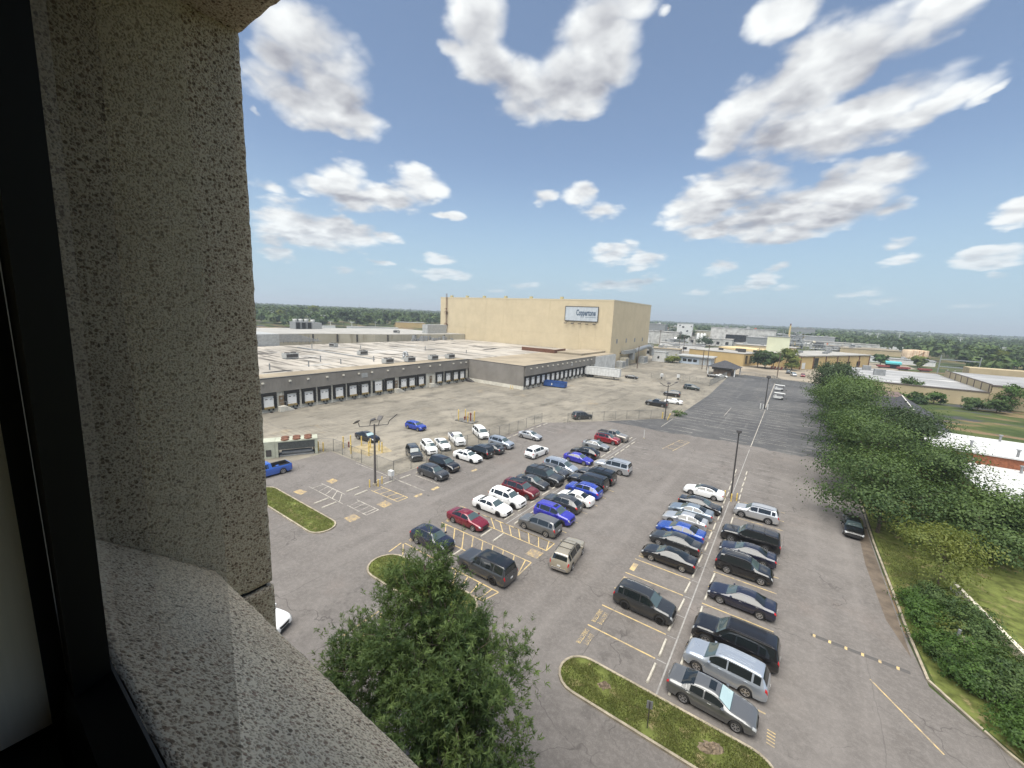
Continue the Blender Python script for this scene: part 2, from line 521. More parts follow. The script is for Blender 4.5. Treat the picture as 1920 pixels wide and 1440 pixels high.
def concrete_yard_mat():
    m, t, b, co = newmat('yard concrete')
    big = t.noise(co, 0.045, 5.0, 0.6)
    col = t.mix(t.smooth(big, 0.38, 0.62), (0.170, 0.154, 0.125), (0.25, 0.226, 0.182))
    st = t.noise(t.mapping(co, rot=(0, 0, R(12)), scale=(0.30, 0.12, 1)), 1.0, 6.0, 0.7)
    col = t.mix(t.smooth(st, 0.44, 0.72, 0.0, 0.85), col, (0.088, 0.080, 0.066))
    st2 = t.noise(t.mapping(co, loc=(77, 3, 0)), 0.20, 6.0, 0.72)
    col = t.mix(t.smooth(st2, 0.52, 0.72, 0.0, 0.8), col, (0.078, 0.072, 0.060))
    st3 = t.noise(t.mapping(co, loc=(7, 33, 0)), 0.10, 5.0, 0.65)
    col = t.mix(t.smooth(st3, 0.60, 0.72, 0.0, 0.5), col, (0.265, 0.205, 0.125))
    # curved tyre scrubs left by the trucks
    ring = t.new('ShaderNodeTexWave', wave_type='RINGS')
    t.put(ring.inputs['Vector'], t.mapping(co, loc=(62, -78, 0)))
    ring.inputs['Scale'].default_value = 0.32
    ring.inputs['Distortion'].default_value = 3.0
    ring.inputs['Detail'].default_value = 3.0
    col = t.mix(t.math('MULTIPLY', t.smooth(ring.outputs['Fac'], 0.7, 1.0), t.smooth(t.noise(co, 0.06, 2.0), 0.5, 0.62, 0.0, 0.35)), col, (0.085, 0.078, 0.065))
    # slab joints
    s = t.new('ShaderNodeSeparateXYZ')
    t.put(s.inputs[0], co)
    def joint(sock, pitch, off, w):
        f = t.math('ABSOLUTE', t.math('SUBTRACT', t.math('FRACT', t.math('DIVIDE', t.math('ADD', sock, off), pitch)), 0.5))
        return t.smooth(f, 0.0, w, 1.0, 0.0)
    j = t.math('MAXIMUM', joint(s.outputs[0], 7.6, 203.1, 0.018), joint(s.outputs[1], 9.2, 301.0, 0.014))
    j = t.math('MULTIPLY', j, t.smooth(t.noise(co, 0.16, 4.0, 0.7), 0.34, 0.56, 0.15, 0.75))
    col = t.mix(j, col, (0.275, 0.243, 0.19))
    wob = t.vec('ADD', co, t.vec('SCALE', t.vec('SUBTRACT', t.noise(co, 0.5, 4.0, 0.6, 'Color'), (0.5, 0.5, 0.5)), None, 3.0))
    ck = t.smooth(t.voro(wob, 0.09, 'DISTANCE_TO_EDGE'), 0.001, 0.006, 0.6, 0.0)
    col = t.mix(ck, col, (0.09, 0.085, 0.075))
    g = t.math('MULTIPLY_ADD', t.noise(co, 9.0, 4.0, 0.7), 0.5, 0.75)
    gc = t.new('ShaderNodeCombineColor')
    for i in range(3): t.put(gc.inputs[i], g)
    col = t.mix(0.7, col, gc.outputs[0], 'MULTIPLY')
    t.put(b.inputs['Base Color'], col)
    b.inputs['Roughness'].default_value = 0.9
    b.inputs['Specular IOR Level'].default_value = 0.25
    return m
YARD = concrete_yard_mat()

def worn_paint(name, col, under, lo, hi, scale=2.2):
    m, t, b, co = newmat(name)
    n = t.noise(co, scale, 6.0, 0.75)
    n2 = t.noise(co, 0.35, 3.0, 0.6)
    f = t.smooth(t.math('MULTIPLY_ADD', n2, 0.35, t.math('MULTIPLY', n, 0.75)), lo, hi)
    t.put(b.inputs['Base Color'], t.mix(f, col, under))
    b.inputs['Roughness'].default_value = 0.8
    return m
P_YEL = worn_paint('yellow stall paint', (0.50, 0.37, 0.16), (0.20, 0.17, 0.135), 0.46, 0.72)
P_YELW = worn_paint('worn yellow paint', (0.50, 0.37, 0.17), (0.155, 0.14, 0.125), 0.44, 0.66)
P_WHT = worn_paint('worn white paint', (0.42, 0.39, 0.33), (0.16, 0.145, 0.13), 0.42, 0.66)
P_FAINT = worn_paint('faint white paint', (0.33, 0.31, 0.28), (0.14, 0.13, 0.12), 0.38, 0.62)
P_GREY = worn_paint('grey joint paint', (0.30, 0.29, 0.27), (0.19, 0.18, 0.17), 0.44, 0.72)

GRASS_G = pbr('turf', (0.105, 0.122, 0.034), 0.95, spec=0.1, var=0.45, vscale=1.2, stain=((0.20, 0.165, 0.085), 0.9, 0.54, 0.68))
SCRUB = None
def scrub_mat():
    m, t, b, co = newmat('rough field')
    n = t.noise(co, 0.06, 6.0, 0.65)
    col = t.mix(t.smooth(n, 0.40, 0.60), (0.036, 0.055, 0.018), (0.074, 0.088, 0.030))
    n2 = t.noise(t.mapping(co, scale=(0.4, 1.2, 1), loc=(40, 11, 0)), 0.07, 5.0, 0.65)
    col = t.mix(t.smooth(n2, 0.52, 0.60), col, (0.17, 0.12, 0.07))
    n3 = t.noise(t.mapping(co, scale=(0.5, 1.3, 1), loc=(4, 91, 0)), 0.08, 5.0, 0.7)
    col = t.mix(t.smooth(n3, 0.54, 0.60), col, (0.055, 0.056, 0.06))
    g = t.noise(co, 2.0, 5.0, 0.8)
    gc = t.new('ShaderNodeCombineColor')
    for i in range(3): t.put(gc.inputs[i], t.math('MULTIPLY_ADD', g, 1.2, 0.4))
    col = t.mix(0.8, col, gc.outputs[0], 'MULTIPLY')
    t.put(b.inputs['Base Color'], col)
    b.inputs['Roughness'].default_value = 0.95
    b.inputs['Specular IOR Level'].default_value = 0.1
    return m
SCRUB = scrub_mat()
DIRTYARD = pbr('packed industrial ground', (0.25, 0.215, 0.165), 0.9, spec=0.2, var=0.35, vscale=0.05, stain=((0.17, 0.155, 0.13), 0.11, 0.52, 0.72))
KERB = pbr('kerb concrete', (0.30, 0.26, 0.195), 0.9, spec=0.2, var=0.3, vscale=1.5, stain=((0.16, 0.14, 0.11), 2.0, 0.6, 0.8))
STOPM = pbr('wheel stop concrete', (0.42, 0.39, 0.33), 0.9, spec=0.2, var=0.25, vscale=3.0, stain=((0.22, 0.2, 0.17), 4.0, 0.56, 0.75))
YELPOST = pbr('bollard yellow', (0.60, 0.43, 0.12), 0.6, var=0.3, vscale=4.0, stain=((0.45, 0.40, 0.28), 6.0, 0.6, 0.75))
DKMETAL = pbr('dark pole paint', (0.055, 0.05, 0.048), 0.5, var=0.3, vscale=2.0)
GALV = pbr('galvanised steel', (0.36, 0.37, 0.37), 0.5, metal=0.6, var=0.25, vscale=6.0)
FENCEM = pbr('fence steel', (0.17, 0.175, 0.17), 0.6, metal=0.3, var=0.2, vscale=4.0)
WHITE = pbr('white painted metal', (0.58, 0.58, 0.56), 0.5, var=0.12, vscale=1.0)
GREYM = pbr('grey painted metal', (0.22, 0.225, 0.225), 0.55, var=0.2, vscale=1.0)
LTGREY = pbr('light grey cabinet paint', (0.34, 0.345, 0.33), 0.5, var=0.18, vscale=1.2, stain=((0.27, 0.25, 0.21), 1.4, 0.58, 0.75))
BLACKR = pbr('black rubber', (0.018, 0.018, 0.018), 0.8)
DARKGL = pbr('dark window glass', (0.012, 0.014, 0.016), 0.06, spec=0.7)
RUST = pbr('rusted steel', (0.13, 0.055, 0.03), 0.85, var=0.4, vscale=2.0)
ROOFM = pbr('membrane roof', (0.36, 0.328, 0.28), 0.85, spec=0.25, var=0.22, vscale=0.05,
            streak=((0.095, 0.085, 0.072), (0.055, 0.50, 1), 0.47, 0.64), stain=((0.42, 0.40, 0.365), 0.035, 0.56, 0.70))
ROOFT = pbr('tan gravel roof', (0.27, 0.228, 0.165), 0.9, spec=0.2, var=0.25, vscale=0.08, streak=((0.16, 0.13, 0.095), (0.06, 0.3, 1), 0.55, 0.75))
ROOFW = pbr('white roof', (0.31, 0.298, 0.272), 0.8, spec=0.25, var=0.14, vscale=0.12, streak=((0.25, 0.235, 0.21), (0.25, 1.0, 1), 0.62, 0.78))
ROOFG = pbr('streaked grey roof', (0.23, 0.23, 0.228), 0.8, spec=0.25, var=0.18, vscale=0.06, streak=((0.46, 0.455, 0.44), (0.05, 0.55, 1), 0.50, 0.66))
TAN = pbr('tan metal siding', (0.52, 0.432, 0.285), 0.7, spec=0.3, var=0.06, vscale=0.25, streak=((0.47, 0.388, 0.25), (0.5, 0.5, 0.045), 0.54, 0.74))
TANP = pbr('tan plant siding', (0.46, 0.335, 0.155), 0.75, spec=0.3, var=0.1, vscale=0.15)
TANR = pbr('tan panel wall', (0.40, 0.325, 0.20), 0.8, spec=0.25, var=0.1, vscale=0.2, streak=((0.34, 0.27, 0.16), (0.35, 0.35, 0.03), 0.55, 0.75))
CREAM = pbr('cream metal wall', (0.36, 0.33, 0.255), 0.75, spec=0.3, var=0.12, vscale=0.2, streak=((0.23, 0.20, 0.145), (0.5, 0.5, 0.05), 0.5, 0.75))
DOCKW = pbr('dock wall concrete', (0.56, 0.53, 0.45), 0.85, spec=0.2, var=0.18, vscale=0.8, stain=((0.28, 0.25, 0.20), 0.7, 0.56, 0.74))
BRICKM = pbr('red brick wall', (0.24, 0.092, 0.05), 0.9, spec=0.2, var=0.3, vscale=5.0)
SHINGLE = pbr('dark shingle roof', (0.045, 0.045, 0.05), 0.85, var=0.35, vscale=2.0)
SHINGLEB = pbr('brown shingle roof', (0.12, 0.085, 0.075), 0.85, var=0.3, vscale=2.0)
def fascia_mat():
    m, t, b, co = newmat('ribbed grey fascia')
    s = t.new('ShaderNodeSeparateXYZ')
    t.put(s.inputs[0], co)
    wv = t.math('SINE', t.math('MULTIPLY', t.math('ADD', s.outputs[0], s.outputs[1]), 2 * PI / 0.30))
    n = t.noise(co, 0.3, 4.0, 0.6)
    col = t.mix(t.smooth(n, 0.3, 0.7), (0.19, 0.172, 0.148), (0.235, 0.215, 0.187))
    st = t.noise(t.mapping(co, scale=(1.2, 1.2, 0.12)), 1.0, 4.0, 0.6)
    col = t.mix(t.smooth(st, 0.55, 0.8, 0.0, 0.4), col, (0.15, 0.136, 0.118))
    t.put(b.inputs['Base Color'], col)
    b.inputs['Roughness'].default_value = 0.65
    bn = t.new('ShaderNodeBump')
    bn.inputs['Strength'].default_value = 0.6
    bn.inputs['Distance'].default_value = 0.03
    t.put(bn.inputs['Height'], wv)
    t.put(b.inputs['Normal'], bn.outputs[0])
    return m
FASCIA = fascia_mat()

# exposed aggregate of the building the window is in
def aggregate_mat(name='exposed aggregate concrete', gain=(1, 1, 1)):
    m, t, b, co = newmat(name)
    wob = t.vec('ADD', co, t.vec('SCALE', t.vec('SUBTRACT', t.noise(co, 80.0, 3.0, 0.6, 'Color'), (0.5, 0.5, 0.5)), None, 0.007))
    cells = t.voro(wob, 175.0, 'F1', 'Color')
    dist = t.voro(wob, 175.0, 'F1', 'Distance')
    s = t.new('ShaderNodeSeparateColor')
    t.put(s.inputs[0], cells)
    big = t.voro(t.mapping(wob, loc=(3, 3, 3)), 95.0, 'F1', 'Color')
    sb = t.new('ShaderNodeSeparateColor')
    t.put(sb.inputs[0], big)
    bd = t.voro(t.mapping(wob, loc=(3, 3, 3)), 95.0, 'F1', 'Distance')
    stone = t.ramp(s.outputs[0], [(0.0, (0.22, 0.18, 0.135)), (0.22, (0.36, 0.295, 0.225)), (0.5, (0.46, 0.39, 0.30)), (0.78, (0.54, 0.475, 0.375)), (1.0, (0.38, 0.285, 0.215))])
    grout = (0.62, 0.55, 0.44)
    col = t.mix(t.smooth(dist, 0.38, 0.62), stone, grout)
    col = t.mix(t.math('MULTIPLY', t.smooth(sb.outputs[1], 0.62, 0.66), t.smooth(bd, 0.30, 0.52, 1.0, 0.0)), col,
                t.ramp(sb.outputs[0], [(0.0, (0.12, 0.098, 0.074)), (0.55, (0.22, 0.165, 0.12)), (1.0, (0.31, 0.22, 0.17))]))
    stain = t.noise(co, 2.2, 5.0, 0.6)
    col = t.mix(t.smooth(stain, 0.45, 0.78, 0.0, 0.42), col, (0.24, 0.20, 0.165))
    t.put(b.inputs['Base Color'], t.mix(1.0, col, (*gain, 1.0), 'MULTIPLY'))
    b.inputs['Roughness'].default_value = 0.9
    b.inputs['Specular IOR Level'].default_value = 0.2
    h = t.math('ADD', t.smooth(dist, 0.1, 0.62, 1.0, 0.0), t.math('MULTIPLY', t.noise(co, 160.0, 2.0), 0.5))
    bn = t.new('ShaderNodeBump')
    bn.inputs['Strength'].default_value = 0.7
    bn.inputs['Distance'].default_value = 0.003
    t.put(bn.inputs['Height'], h)
    t.put(b.inputs['Normal'], bn.outputs[0])
    return m
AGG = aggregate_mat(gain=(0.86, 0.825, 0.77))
AGGS = aggregate_mat('brightened sill concrete', (1.36, 1.28, 1.15))  # same aggregate; the stronger light on the sill is put into its colour
BRONZE = pbr('dark bronze frame', (0.0075, 0.0072, 0.0068), 0.5, spec=0.25)
BLACKF = pbr('black gasket', (0.006, 0.006, 0.006), 0.7)
def wallcover_mat():
    m, t, b, co = newmat('ribbed vinyl wallcovering')
    n = t.noise(t.mapping(co, scale=(140, 140, 3)), 1.0, 3.0, 0.6)
    col = t.mix(n, (0.72, 0.64, 0.49), (0.84, 0.75, 0.60))
    t.put(b.inputs['Base Color'], col)
    b.inputs['Roughness'].default_value = 0.8
    return m
VINYL = wallcover_mat()
ROOMW = pbr('dim room paint', (0.17, 0.155, 0.13), 0.9)
WOODST = pbr('brown stained stool', (0.14, 0.095, 0.055), 0.55, var=0.5, vscale=12.0)

def glass_pane_mat():
    m = bpy.data.materials.new('window glass')
    m.use_nodes = True
    t = NT(m.node_tree)
    t.n.clear()
    tr = t.new('ShaderNodeBsdfTransparent')
    tr.inputs['Color'].default_value = (0.97, 0.975, 0.97, 1)
    gl = t.new('ShaderNodeBsdfGlossy')
    gl.inputs['Roughness'].default_value = 0.0
    gl.inputs['Color'].default_value = (1, 1, 1, 1)
    fr = t.new('ShaderNodeFresnel')
    fr.inputs['IOR'].default_value = 1.85
    mx = t.new('ShaderNodeMixShader')
    t.put(mx.inputs[0], fr.outputs[0])
    t.l.new(tr.outputs[0], mx.inputs[1])
    t.l.new(gl.outputs[0], mx.inputs[2])
    out = t.new('ShaderNodeOutputMaterial')
    t.l.new(mx.outputs[0], out.inputs['Surface'])
    return m
GLASS = glass_pane_mat()
def clear_pane_mat():
    m = bpy.data.materials.new('clear window glass')
    m.use_nodes = True
    t = NT(m.node_tree)
    t.n.clear()
    tr = t.new('ShaderNodeBsdfTransparent')
    tr.inputs['Color'].default_value = (0.955, 0.96, 0.955, 1)
    out = t.new('ShaderNodeOutputMaterial')
    t.l.new(tr.outputs[0], out.inputs['Surface'])
    return m
CLEARG = clear_pane_mat()

# ================================================================== SETTING: ground
def sheet(name, poly, z, m, kind='structure', parent=None):
    mb = MB()
    mb.add([(p[0], p[1], z) for p in poly], [tuple(range(len(poly)))])
    o = mb.build(name, m, parent)
    if kind: o['kind'] = kind
    return o

def ground_sheet():
    # one sheet out to the horizon, gently rising under the western woods
    xs = np.concatenate([np.linspace(-9000, -1300, 12), np.linspace(-1200, 1200, 61), np.linspace(1300, 9000, 12)])
    ys = np.concatenate([np.linspace(-600, -50, 5), np.linspace(0, 1600, 41), np.linspace(1800, 14000, 20)])
    X, Y = np.meshgrid(xs, ys)
    Z = terrain(X, Y) - 0.03
    V = np.stack([X, Y, Z], -1).reshape(-1, 3)
    nx, ny = len(xs), len(ys)
    Fq = [(j * nx + i, j * nx + i + 1, (j + 1) * nx + i + 1, (j + 1) * nx + i) for j in range(ny - 1) for i in range(nx - 1)]
    me = mesh_np('ground', V, Fq, smooth=True)
    o = link('ground', me, SCRUB)
    o['kind'] = 'structure'

def terrain(X, Y):
    r = np.hypot(X, Y)
    az = np.degrees(np.arctan2(X, Y))
    s = np.clip((r - 380) / 260, 0, 1)
    s = s * s * (3 - 2 * s)
    lf = np.clip((-30 - az) / 25, 0, 1)
    far = np.clip((r - 900) / 1600, 0, 1)
    return s * (1.0 + 5.5 * lf) + far * (1.0 + 1.5 * np.sin(az * 0.23))

ground_sheet()
# industrial ground behind the lots, concrete truck yard, parking asphalt, sealed overflow lot
sheet('industrial_ground', [(-230, 20), (-230, 330), (-140, 600), (60, 600), (60, 345), (14, 260), (9, 205), (5, 205), (5, 20)], -0.020, DIRTYARD)
YARD_O = sheet('concrete_yard', [(-90, 10), (-90, 260), (-60, 262), (-20, 206), (-21, 99), (-42, 73), (-43, 34), (-58, 34.5), (-58, 10)], -0.010, YARD)
LOT = sheet('parking_lot', [(-75, 0.9), (-58.2, 25), (-58.2, 34.4), (-43, 34.4), (-42.6, 73.5), (-38.8, 77.4), (-21.9, 99.0), (-18, 101), (9.1, 101), (9.1, 55), (9.3, 40), (9.7, 34.6), (12.6, 30.8), (36, 0.9)], 0.0, ASPHALT)
rj = random.Random(4)
FAR_LOT = sheet('sealed_lot', [(-33, 84.5), (-26, 85.3)] + [(x_, 86.0 - .9 * math.sin(x_ * .21) + max(0, x_) * .35 + rj.uniform(-.55, .55)) for x_ in np.arange(-22, 9, .8)] + [(9.2, 90), (9.2, 205), (-18.5, 211), (-23.4, 196), (-21.4, 140.9), (-21.9, 99.2)], 0.005, SEALED)
# right hand verge, kerb and gutter
sheet('verge_grass', [(9.5, 55), (9.7, 40), (10.1, 34.8), (13.0, 31.0), (36.4, 0.9), (60, 0.9), (60, 66), (17, 66), (17, 200), (9.5, 200)], -0.012, GRASS_G)
kp = [(9.15, 200), (9.15, 101), (9.15, 56), (9.35, 46.5), (9.45, 40.2), (9.65, 35.1), (10.3, 34.1), (12.1, 31.4), (13.4, 29.9), (36.2, 0.9)]
mb = MB()
for (a, b) in zip(kp, kp[1:]):
    d = (Vector(b) - Vector(a)).normalized()
    n = Vector((d.y, -d.x)) * -0.16
    mb.add([(a[0], a[1], -.02), (b[0], b[1], -.02), (b[0] + n.x, b[1] + n.y, -.02), (a[0] + n.x, a[1] + n.y, -.02),
            (a[0], a[1], .13), (b[0], b[1], .13), (b[0] + n.x, b[1] + n.y, .13), (a[0] + n.x, a[1] + n.y, .13)],
           [(4, 5, 6, 7), (0, 1, 5, 4), (2, 3, 7, 6), (1, 2, 6, 5), (3, 0, 4, 7)])
mb.build('kerb', KERB)['kind'] = 'structure'
sheet('gutter', [(8.2, 62), (8.9, 62), (9.1, 46.5), (9.2, 40.2), (9.25, 37), (8.4, 41), (8.0, 50)], 0.004, pbr('gutter silt', (0.11, 0.085, 0.062), 0.95, var=0.3, vscale=1.0))

# ------------------------------------------------------------------ painted markings (pieces of the lots)
def line(a, b, w=0.10, m=P_YEL, parent=None, z=0.009, name='stall_line'):
    a, b = Vector((a[0], a[1])), Vector((b[0], b[1]))
    d = (b - a).normalized()
    n = Vector((-d.y, d.x)) * (w / 2)
    mb = MB()
    mb.quad((a.x - n.x, a.y - n.y, z), (b.x - n.x, b.y - n.y, z), (b.x + n.x, b.y + n.y, z), (a.x + n.x, a.y + n.y, z))
    return mb.build(name, m, parent or LOT)

PITCHY = 2.66
def yk(k): return 25.8 + PITCHY * k
for k in range(0, 20):
    m = P_YEL if k < 8 else (P_YELW if k < 13 else P_FAINT)
    line((-10.15, yk(k)), (-5.2, yk(k)), 0.11, m)
    line((-3.75 + (k > 9) * -.1, yk(k)), (1.2, yk(k)), 0.11, m)
line((-4.35, 23.0), (-4.75, 57), 0.10, P_GREY, name='centre_line')
line((-4.75, 59), (-5.0, 84), 0.10, P_GREY, name='centre_line')
for k in range(0, 14):
    line((-5.1, yk(k)), (-4.5, yk(k)), 0.06, P_GREY, name='joint_line')
    line((-23.9, yk(k) + 8), (-23.1, yk(k) + 8), 0.06, P_GREY, name='joint_line')
line((-23.55, 33.9), (-23.4, 76.5), 0.10, P_GREY, name='centre_line')
for k in range(3, 19):
    m = P_YELW if k < 10 else P_FAINT
    line((-22.5, yk(k)), (-17.5, yk(k)), 0.10, m)
    line((-30.3, yk(k)), (-25.0, yk(k)), 0.10, m)
for k in range(3, 18):
    line((-41.2, yk(k) + 0.1), (-36.5, yk(k) + 0.1), 0.10, P_WHT if k < 6 else P_FAINT)
line((-50.9, 34.0), (-36.4, 33.95), 0.11, P_WHT, name='edge_line')
line((6.6, 32.9), (9.3, 29.1), 0.10, P_YELW, name='lane_line')
line((-22.0, 98.3), (-22.1, 88.6), 0.14, P_WHT, parent=FAR_LOT, name='lane_line', z=0.012)
line((-13.0, 123.5), (-13.0, 110.5), 0.16, P_WHT, parent=FAR_LOT, name='lane_line', z=0.012)
# the sealed lot's faded stalls
for k in range(0, 38):
    y = 88.5 + 2.9 * k
    for (xa, xb) in ((-20.6, -15.6), (-15.2, -10.9), (-10.6, -5.8), (-4.2, 0.4), (3.6, 8.2)):
        if 128 < y < 132 or (xa > -11 and y > 190) or rnd.random() < 0.10 or (xa in (-15.2, 3.6) and (y > 125 or rnd.random() < .4)): continue
        line((xa, y), (xb, y), 0.13, P_WHT if rnd.random() < .5 else P_FAINT, parent=FAR_LOT, z=0.012)
line((-5.0, 86), (-5.3, 128), 0.15, P_WHT, parent=FAR_LOT, name='centre_line', z=0.0125)
line((-5.5, 131), (-6.0, 190), 0.32, P_WHT, parent=FAR_LOT, name='centre_line', z=0.0125)

def hatch(pa, pb, pc, pd, n, skew, m=P_YEL, closed=True):
    """Painted no-parking bay: outline a-b-c-d (a-b and d-c the long sides) and n slanting bars."""
    pa, pb, pc, pd = (Vector(p[:2]) for p in (pa, pb, pc, pd))
    line(pa, pb, 0.11, m, name='bay_line')
    line(pd, pc, 0.11, m, name='bay_line')
    if closed: line(pb, pc, 0.11, m, z=0.0095, name='bay_line')
    for i in range(n):
        f = (i + 0.5) / n
        a = pa.lerp(pb, f)
        g = min(1.0, max(0.0, f + skew))
        line(a, pd.lerp(pc, g), 0.10, m, z=0.0098, name='bay_bar')
hatch((-26.2, 33.8), (-17.5, 33.8), (-17.5, 32.2), (-25.2, 32.25), 7, 0.10)
hatch((-29.1, 29.65), (-17.6, 29.65), (-17.5, 27.2), (-28.0, 27.3), 9, 0.10)
hatch((-22.8, 24.5), (-17.5, 24.5), (-17.9, 22.9), (-21.8, 22.95), 4, 0.04)
for p_, q_ in (((633, 1199), (712, 1145)), ((683, 1163), (681, 1204)), ((649, 1187), (648, 1214)), ((714, 1150), (713, 1200))): line(G(*p_).xy, G(*q_).xy, 0.11)
line((-29.3, 24.3), (-29.0, 22.6), 0.11); line((-29.0, 24.5), (-24, 24.5), 0.11); line((-29.0, 24.3), (-27.4, 22.9), 0.10)
hp = lambda *q: [G(*p) for p in K((480, 760), 4.571, *q)]
a, b, c_, d = hp((560, 668), (760, 762), (820, 805), (455, 695)); hatch(a, b, hp((745, 845))[0], hp((455, 697))[0], 5, 0.0, P_WHT, False)
a, b, c_, d = hp((865, 810), (1050, 895), (945, 942), (780, 855)); hatch(a, b, c_, d, 4, -0.02, P_WHT)
a, b, c_, d = hp((1070, 695), (1300, 790), (1210, 825), (985, 728)); hatch(a, b, c_, d, 4, -0.02, P_YEL)
# yellow patches blotting out old bay marks
PATCHM = worn_paint('blotted yellow patch', (0.46, 0.33, 0.13), (0.20, 0.165, 0.125), 0.40, 0.62, 3.0)
LB = ((740, 940), 5.0526)
for o_, q_ in (((480, 760), 4.571), ((1033, 848), (1108, 815), (1167, 845), (1100, 880))), (((480, 760), 4.571), ((752, 968), (838, 928), (897, 965), (810, 1003))), (((480, 760), 4.571), ((318, 742), (375, 718), (442, 740), (385, 768))), (((480, 760), 4.571), ((600, 648), (660, 627), (708, 645), (650, 672))), \
        (LB, ((1235, 497), (1300, 445), (1412, 492), (1345, 545))), (LB, ((1000, 795), (1095, 738), (1128, 745), (1048, 812))), (LB, ((132, 365), (165, 340), (185, 360), (150, 385))), (LB, ((482, 180), (510, 160), (535, 178), (505, 195))):
    sheet('yellow_patch', [tuple(G(*p).xy) for p in K(o_[0], o_[1], *q_)], 0.0075, PATCHM, None, LOT)
# small faded hatch at the lot's far entrance
hatch(*[G(*p) for p in K((900, 740), 4.8, (1640, 487), (1800, 410), (1885, 428), (1730, 508))], 3, 0.0, P_YELW)

def lettering(text, x, y, z, size, m, parent, rot=(0, 0, 0), stretch=1.0, extrude=0.0, name='lettering', align='CENTER', bold=0.0):
    cu = bpy.data.curves.new(name, 'FONT')
    cu.body = text
    cu.size = size
    cu.align_x = align
    cu.align_y = 'CENTER'
    cu.extrude = extrude
    cu.resolution_u = 2
    cu.offset = bold
    tmp = bpy.data.objects.new(name, cu)
    COL.objects.link(tmp)
    me = bpy.data.meshes.new_from_object(tmp.evaluated_get(bpy.context.evaluated_depsgraph_get()))
    bpy.data.objects.remove(tmp)
    me.materials.clear()
    o = link(name, me, m, parent)
    o.location = (x, y, z)
    o.rotation_euler = rot
    o.scale = (stretch, 1, 1)
    return o
for (y, a, b) in ((27.1, 'EXECUTIVE', 'DIRECTOR'), (24.55, 'EXECUTI', 'DIRECTOR')):
    lettering(a, -9.50, y, 0.010, 0.46, P_YELW, LOT, (0, 0, -PI / 2), 0.62)
    lettering(b, -9.98, y, 0.010, 0.46, P_YEL, LOT, (0, 0, -PI / 2), 0.72)
for y in (32.5, 35.1, 37.7):
    sheet('faded_mark', [(-10.05, y - .65), (-9.6, y - .65), (-9.6, y + .65), (-10.05, y + .65)], 0.0078, P_YELW, None, LOT)
for (x, y) in ((-35.9, 35.3), (-36.0, 32.6), (-36.1, 43.3)):
    sheet('faded_mark', [(x - .25, y - .6), (x + .25, y - .6), (x + .25, y + .6), (x - .25, y + .6)], 0.0078, P_YELW, None, LOT)
for x in np.arange(0.1, 1.0, 0.22):
    line((1.35, 23.8 + x), (1.75, 23.75 + x), 0.07, P_YEL, name='faded_mark')

# ================================================================== the building the window is in
OFF = thing('office_building', 'pebble-faced concrete office block round the window, with sill and fin', 'office building', (0, 0, 0))
def part(name, fn, m, parent, smooth=False):
    mb = MB()
    fn(mb)
    return mb.build(name, m, parent, smooth=smooth)
E_ = EYE
def rough_box(name, x0, x1, y0, y1, z0, z1, m, parent, cell=0.02, amp=0.0022, seed=1, faces='all', slope=None):
    """Block with finely dented faces so that its edges are pebbly rather than ruled."""
    rs = np.random.RandomState(seed)
    nx, ny, nz = (max(1, int(round((b - a) / cell))) for a, b in ((x0, x1), (y0, y1), (z0, z1)))
    nx, ny, nz = min(nx, 160), min(ny, 40), min(nz, 130)
    idx = {}
    V, Fq = [], []
    def vid(i, j, k):
        key = (i, j, k)
        if key not in idx:
            idx[key] = len(V)
            x, y, z = x0 + (x1 - x0) * i / nx, y0 + (y1 - y0) * j / ny, z0 + (z1 - z0) * k / nz
            if slope: z += slope(x, y) * (k / nz)
            d = rs.normal(0, amp, 3)
            V.append((x + d[0], y + d[1], z + d[2]))
        return idx[key]
    for (A, B, n, f) in (('x', 0, (ny, nz), lambda a, b: (0, a, b)), ('x', 1, (ny, nz), lambda a, b: (nx, a, b)), ('y', 0, (nx, nz), lambda a, b: (a, 0, b)),
                         ('y', 1, (nx, nz), lambda a, b: (a, ny, b)), ('z', 0, (nx, ny), lambda a, b: (a, b, 0)), ('z', 1, (nx, ny), lambda a, b: (a, b, nz))):
        flip = (A in 'xz') == (B == 0)
        for a in range(n[0]):
            for b in range(n[1]):
                q = [vid(*f(a, b)), vid(*f(a + 1, b)), vid(*f(a + 1, b + 1)), vid(*f(a, b + 1))]
                Fq.append(q[::-1] if flip else q)
    return link(name, mesh_np(name, V, Fq, smooth=False), m, parent)

rough_box('concrete_pillar', -2.1, -1.5, 0.135, 0.637, E_ - 1.022, E_ + 0.86, AGG, OFF, 0.016, 0.0009, 1)
rough_box('concrete_pillar', -2.1, -1.497, 0.135, 0.640, E_ - 3.2, E_ - 1.040, AGG, OFF, 0.02, 0.0010, 2)
part('joint_sealant', lambda b: b.box(-2.05, -1.512, 0.15, 0.622, E_ - 1.045, E_ - 1.018), BLACKF, OFF)
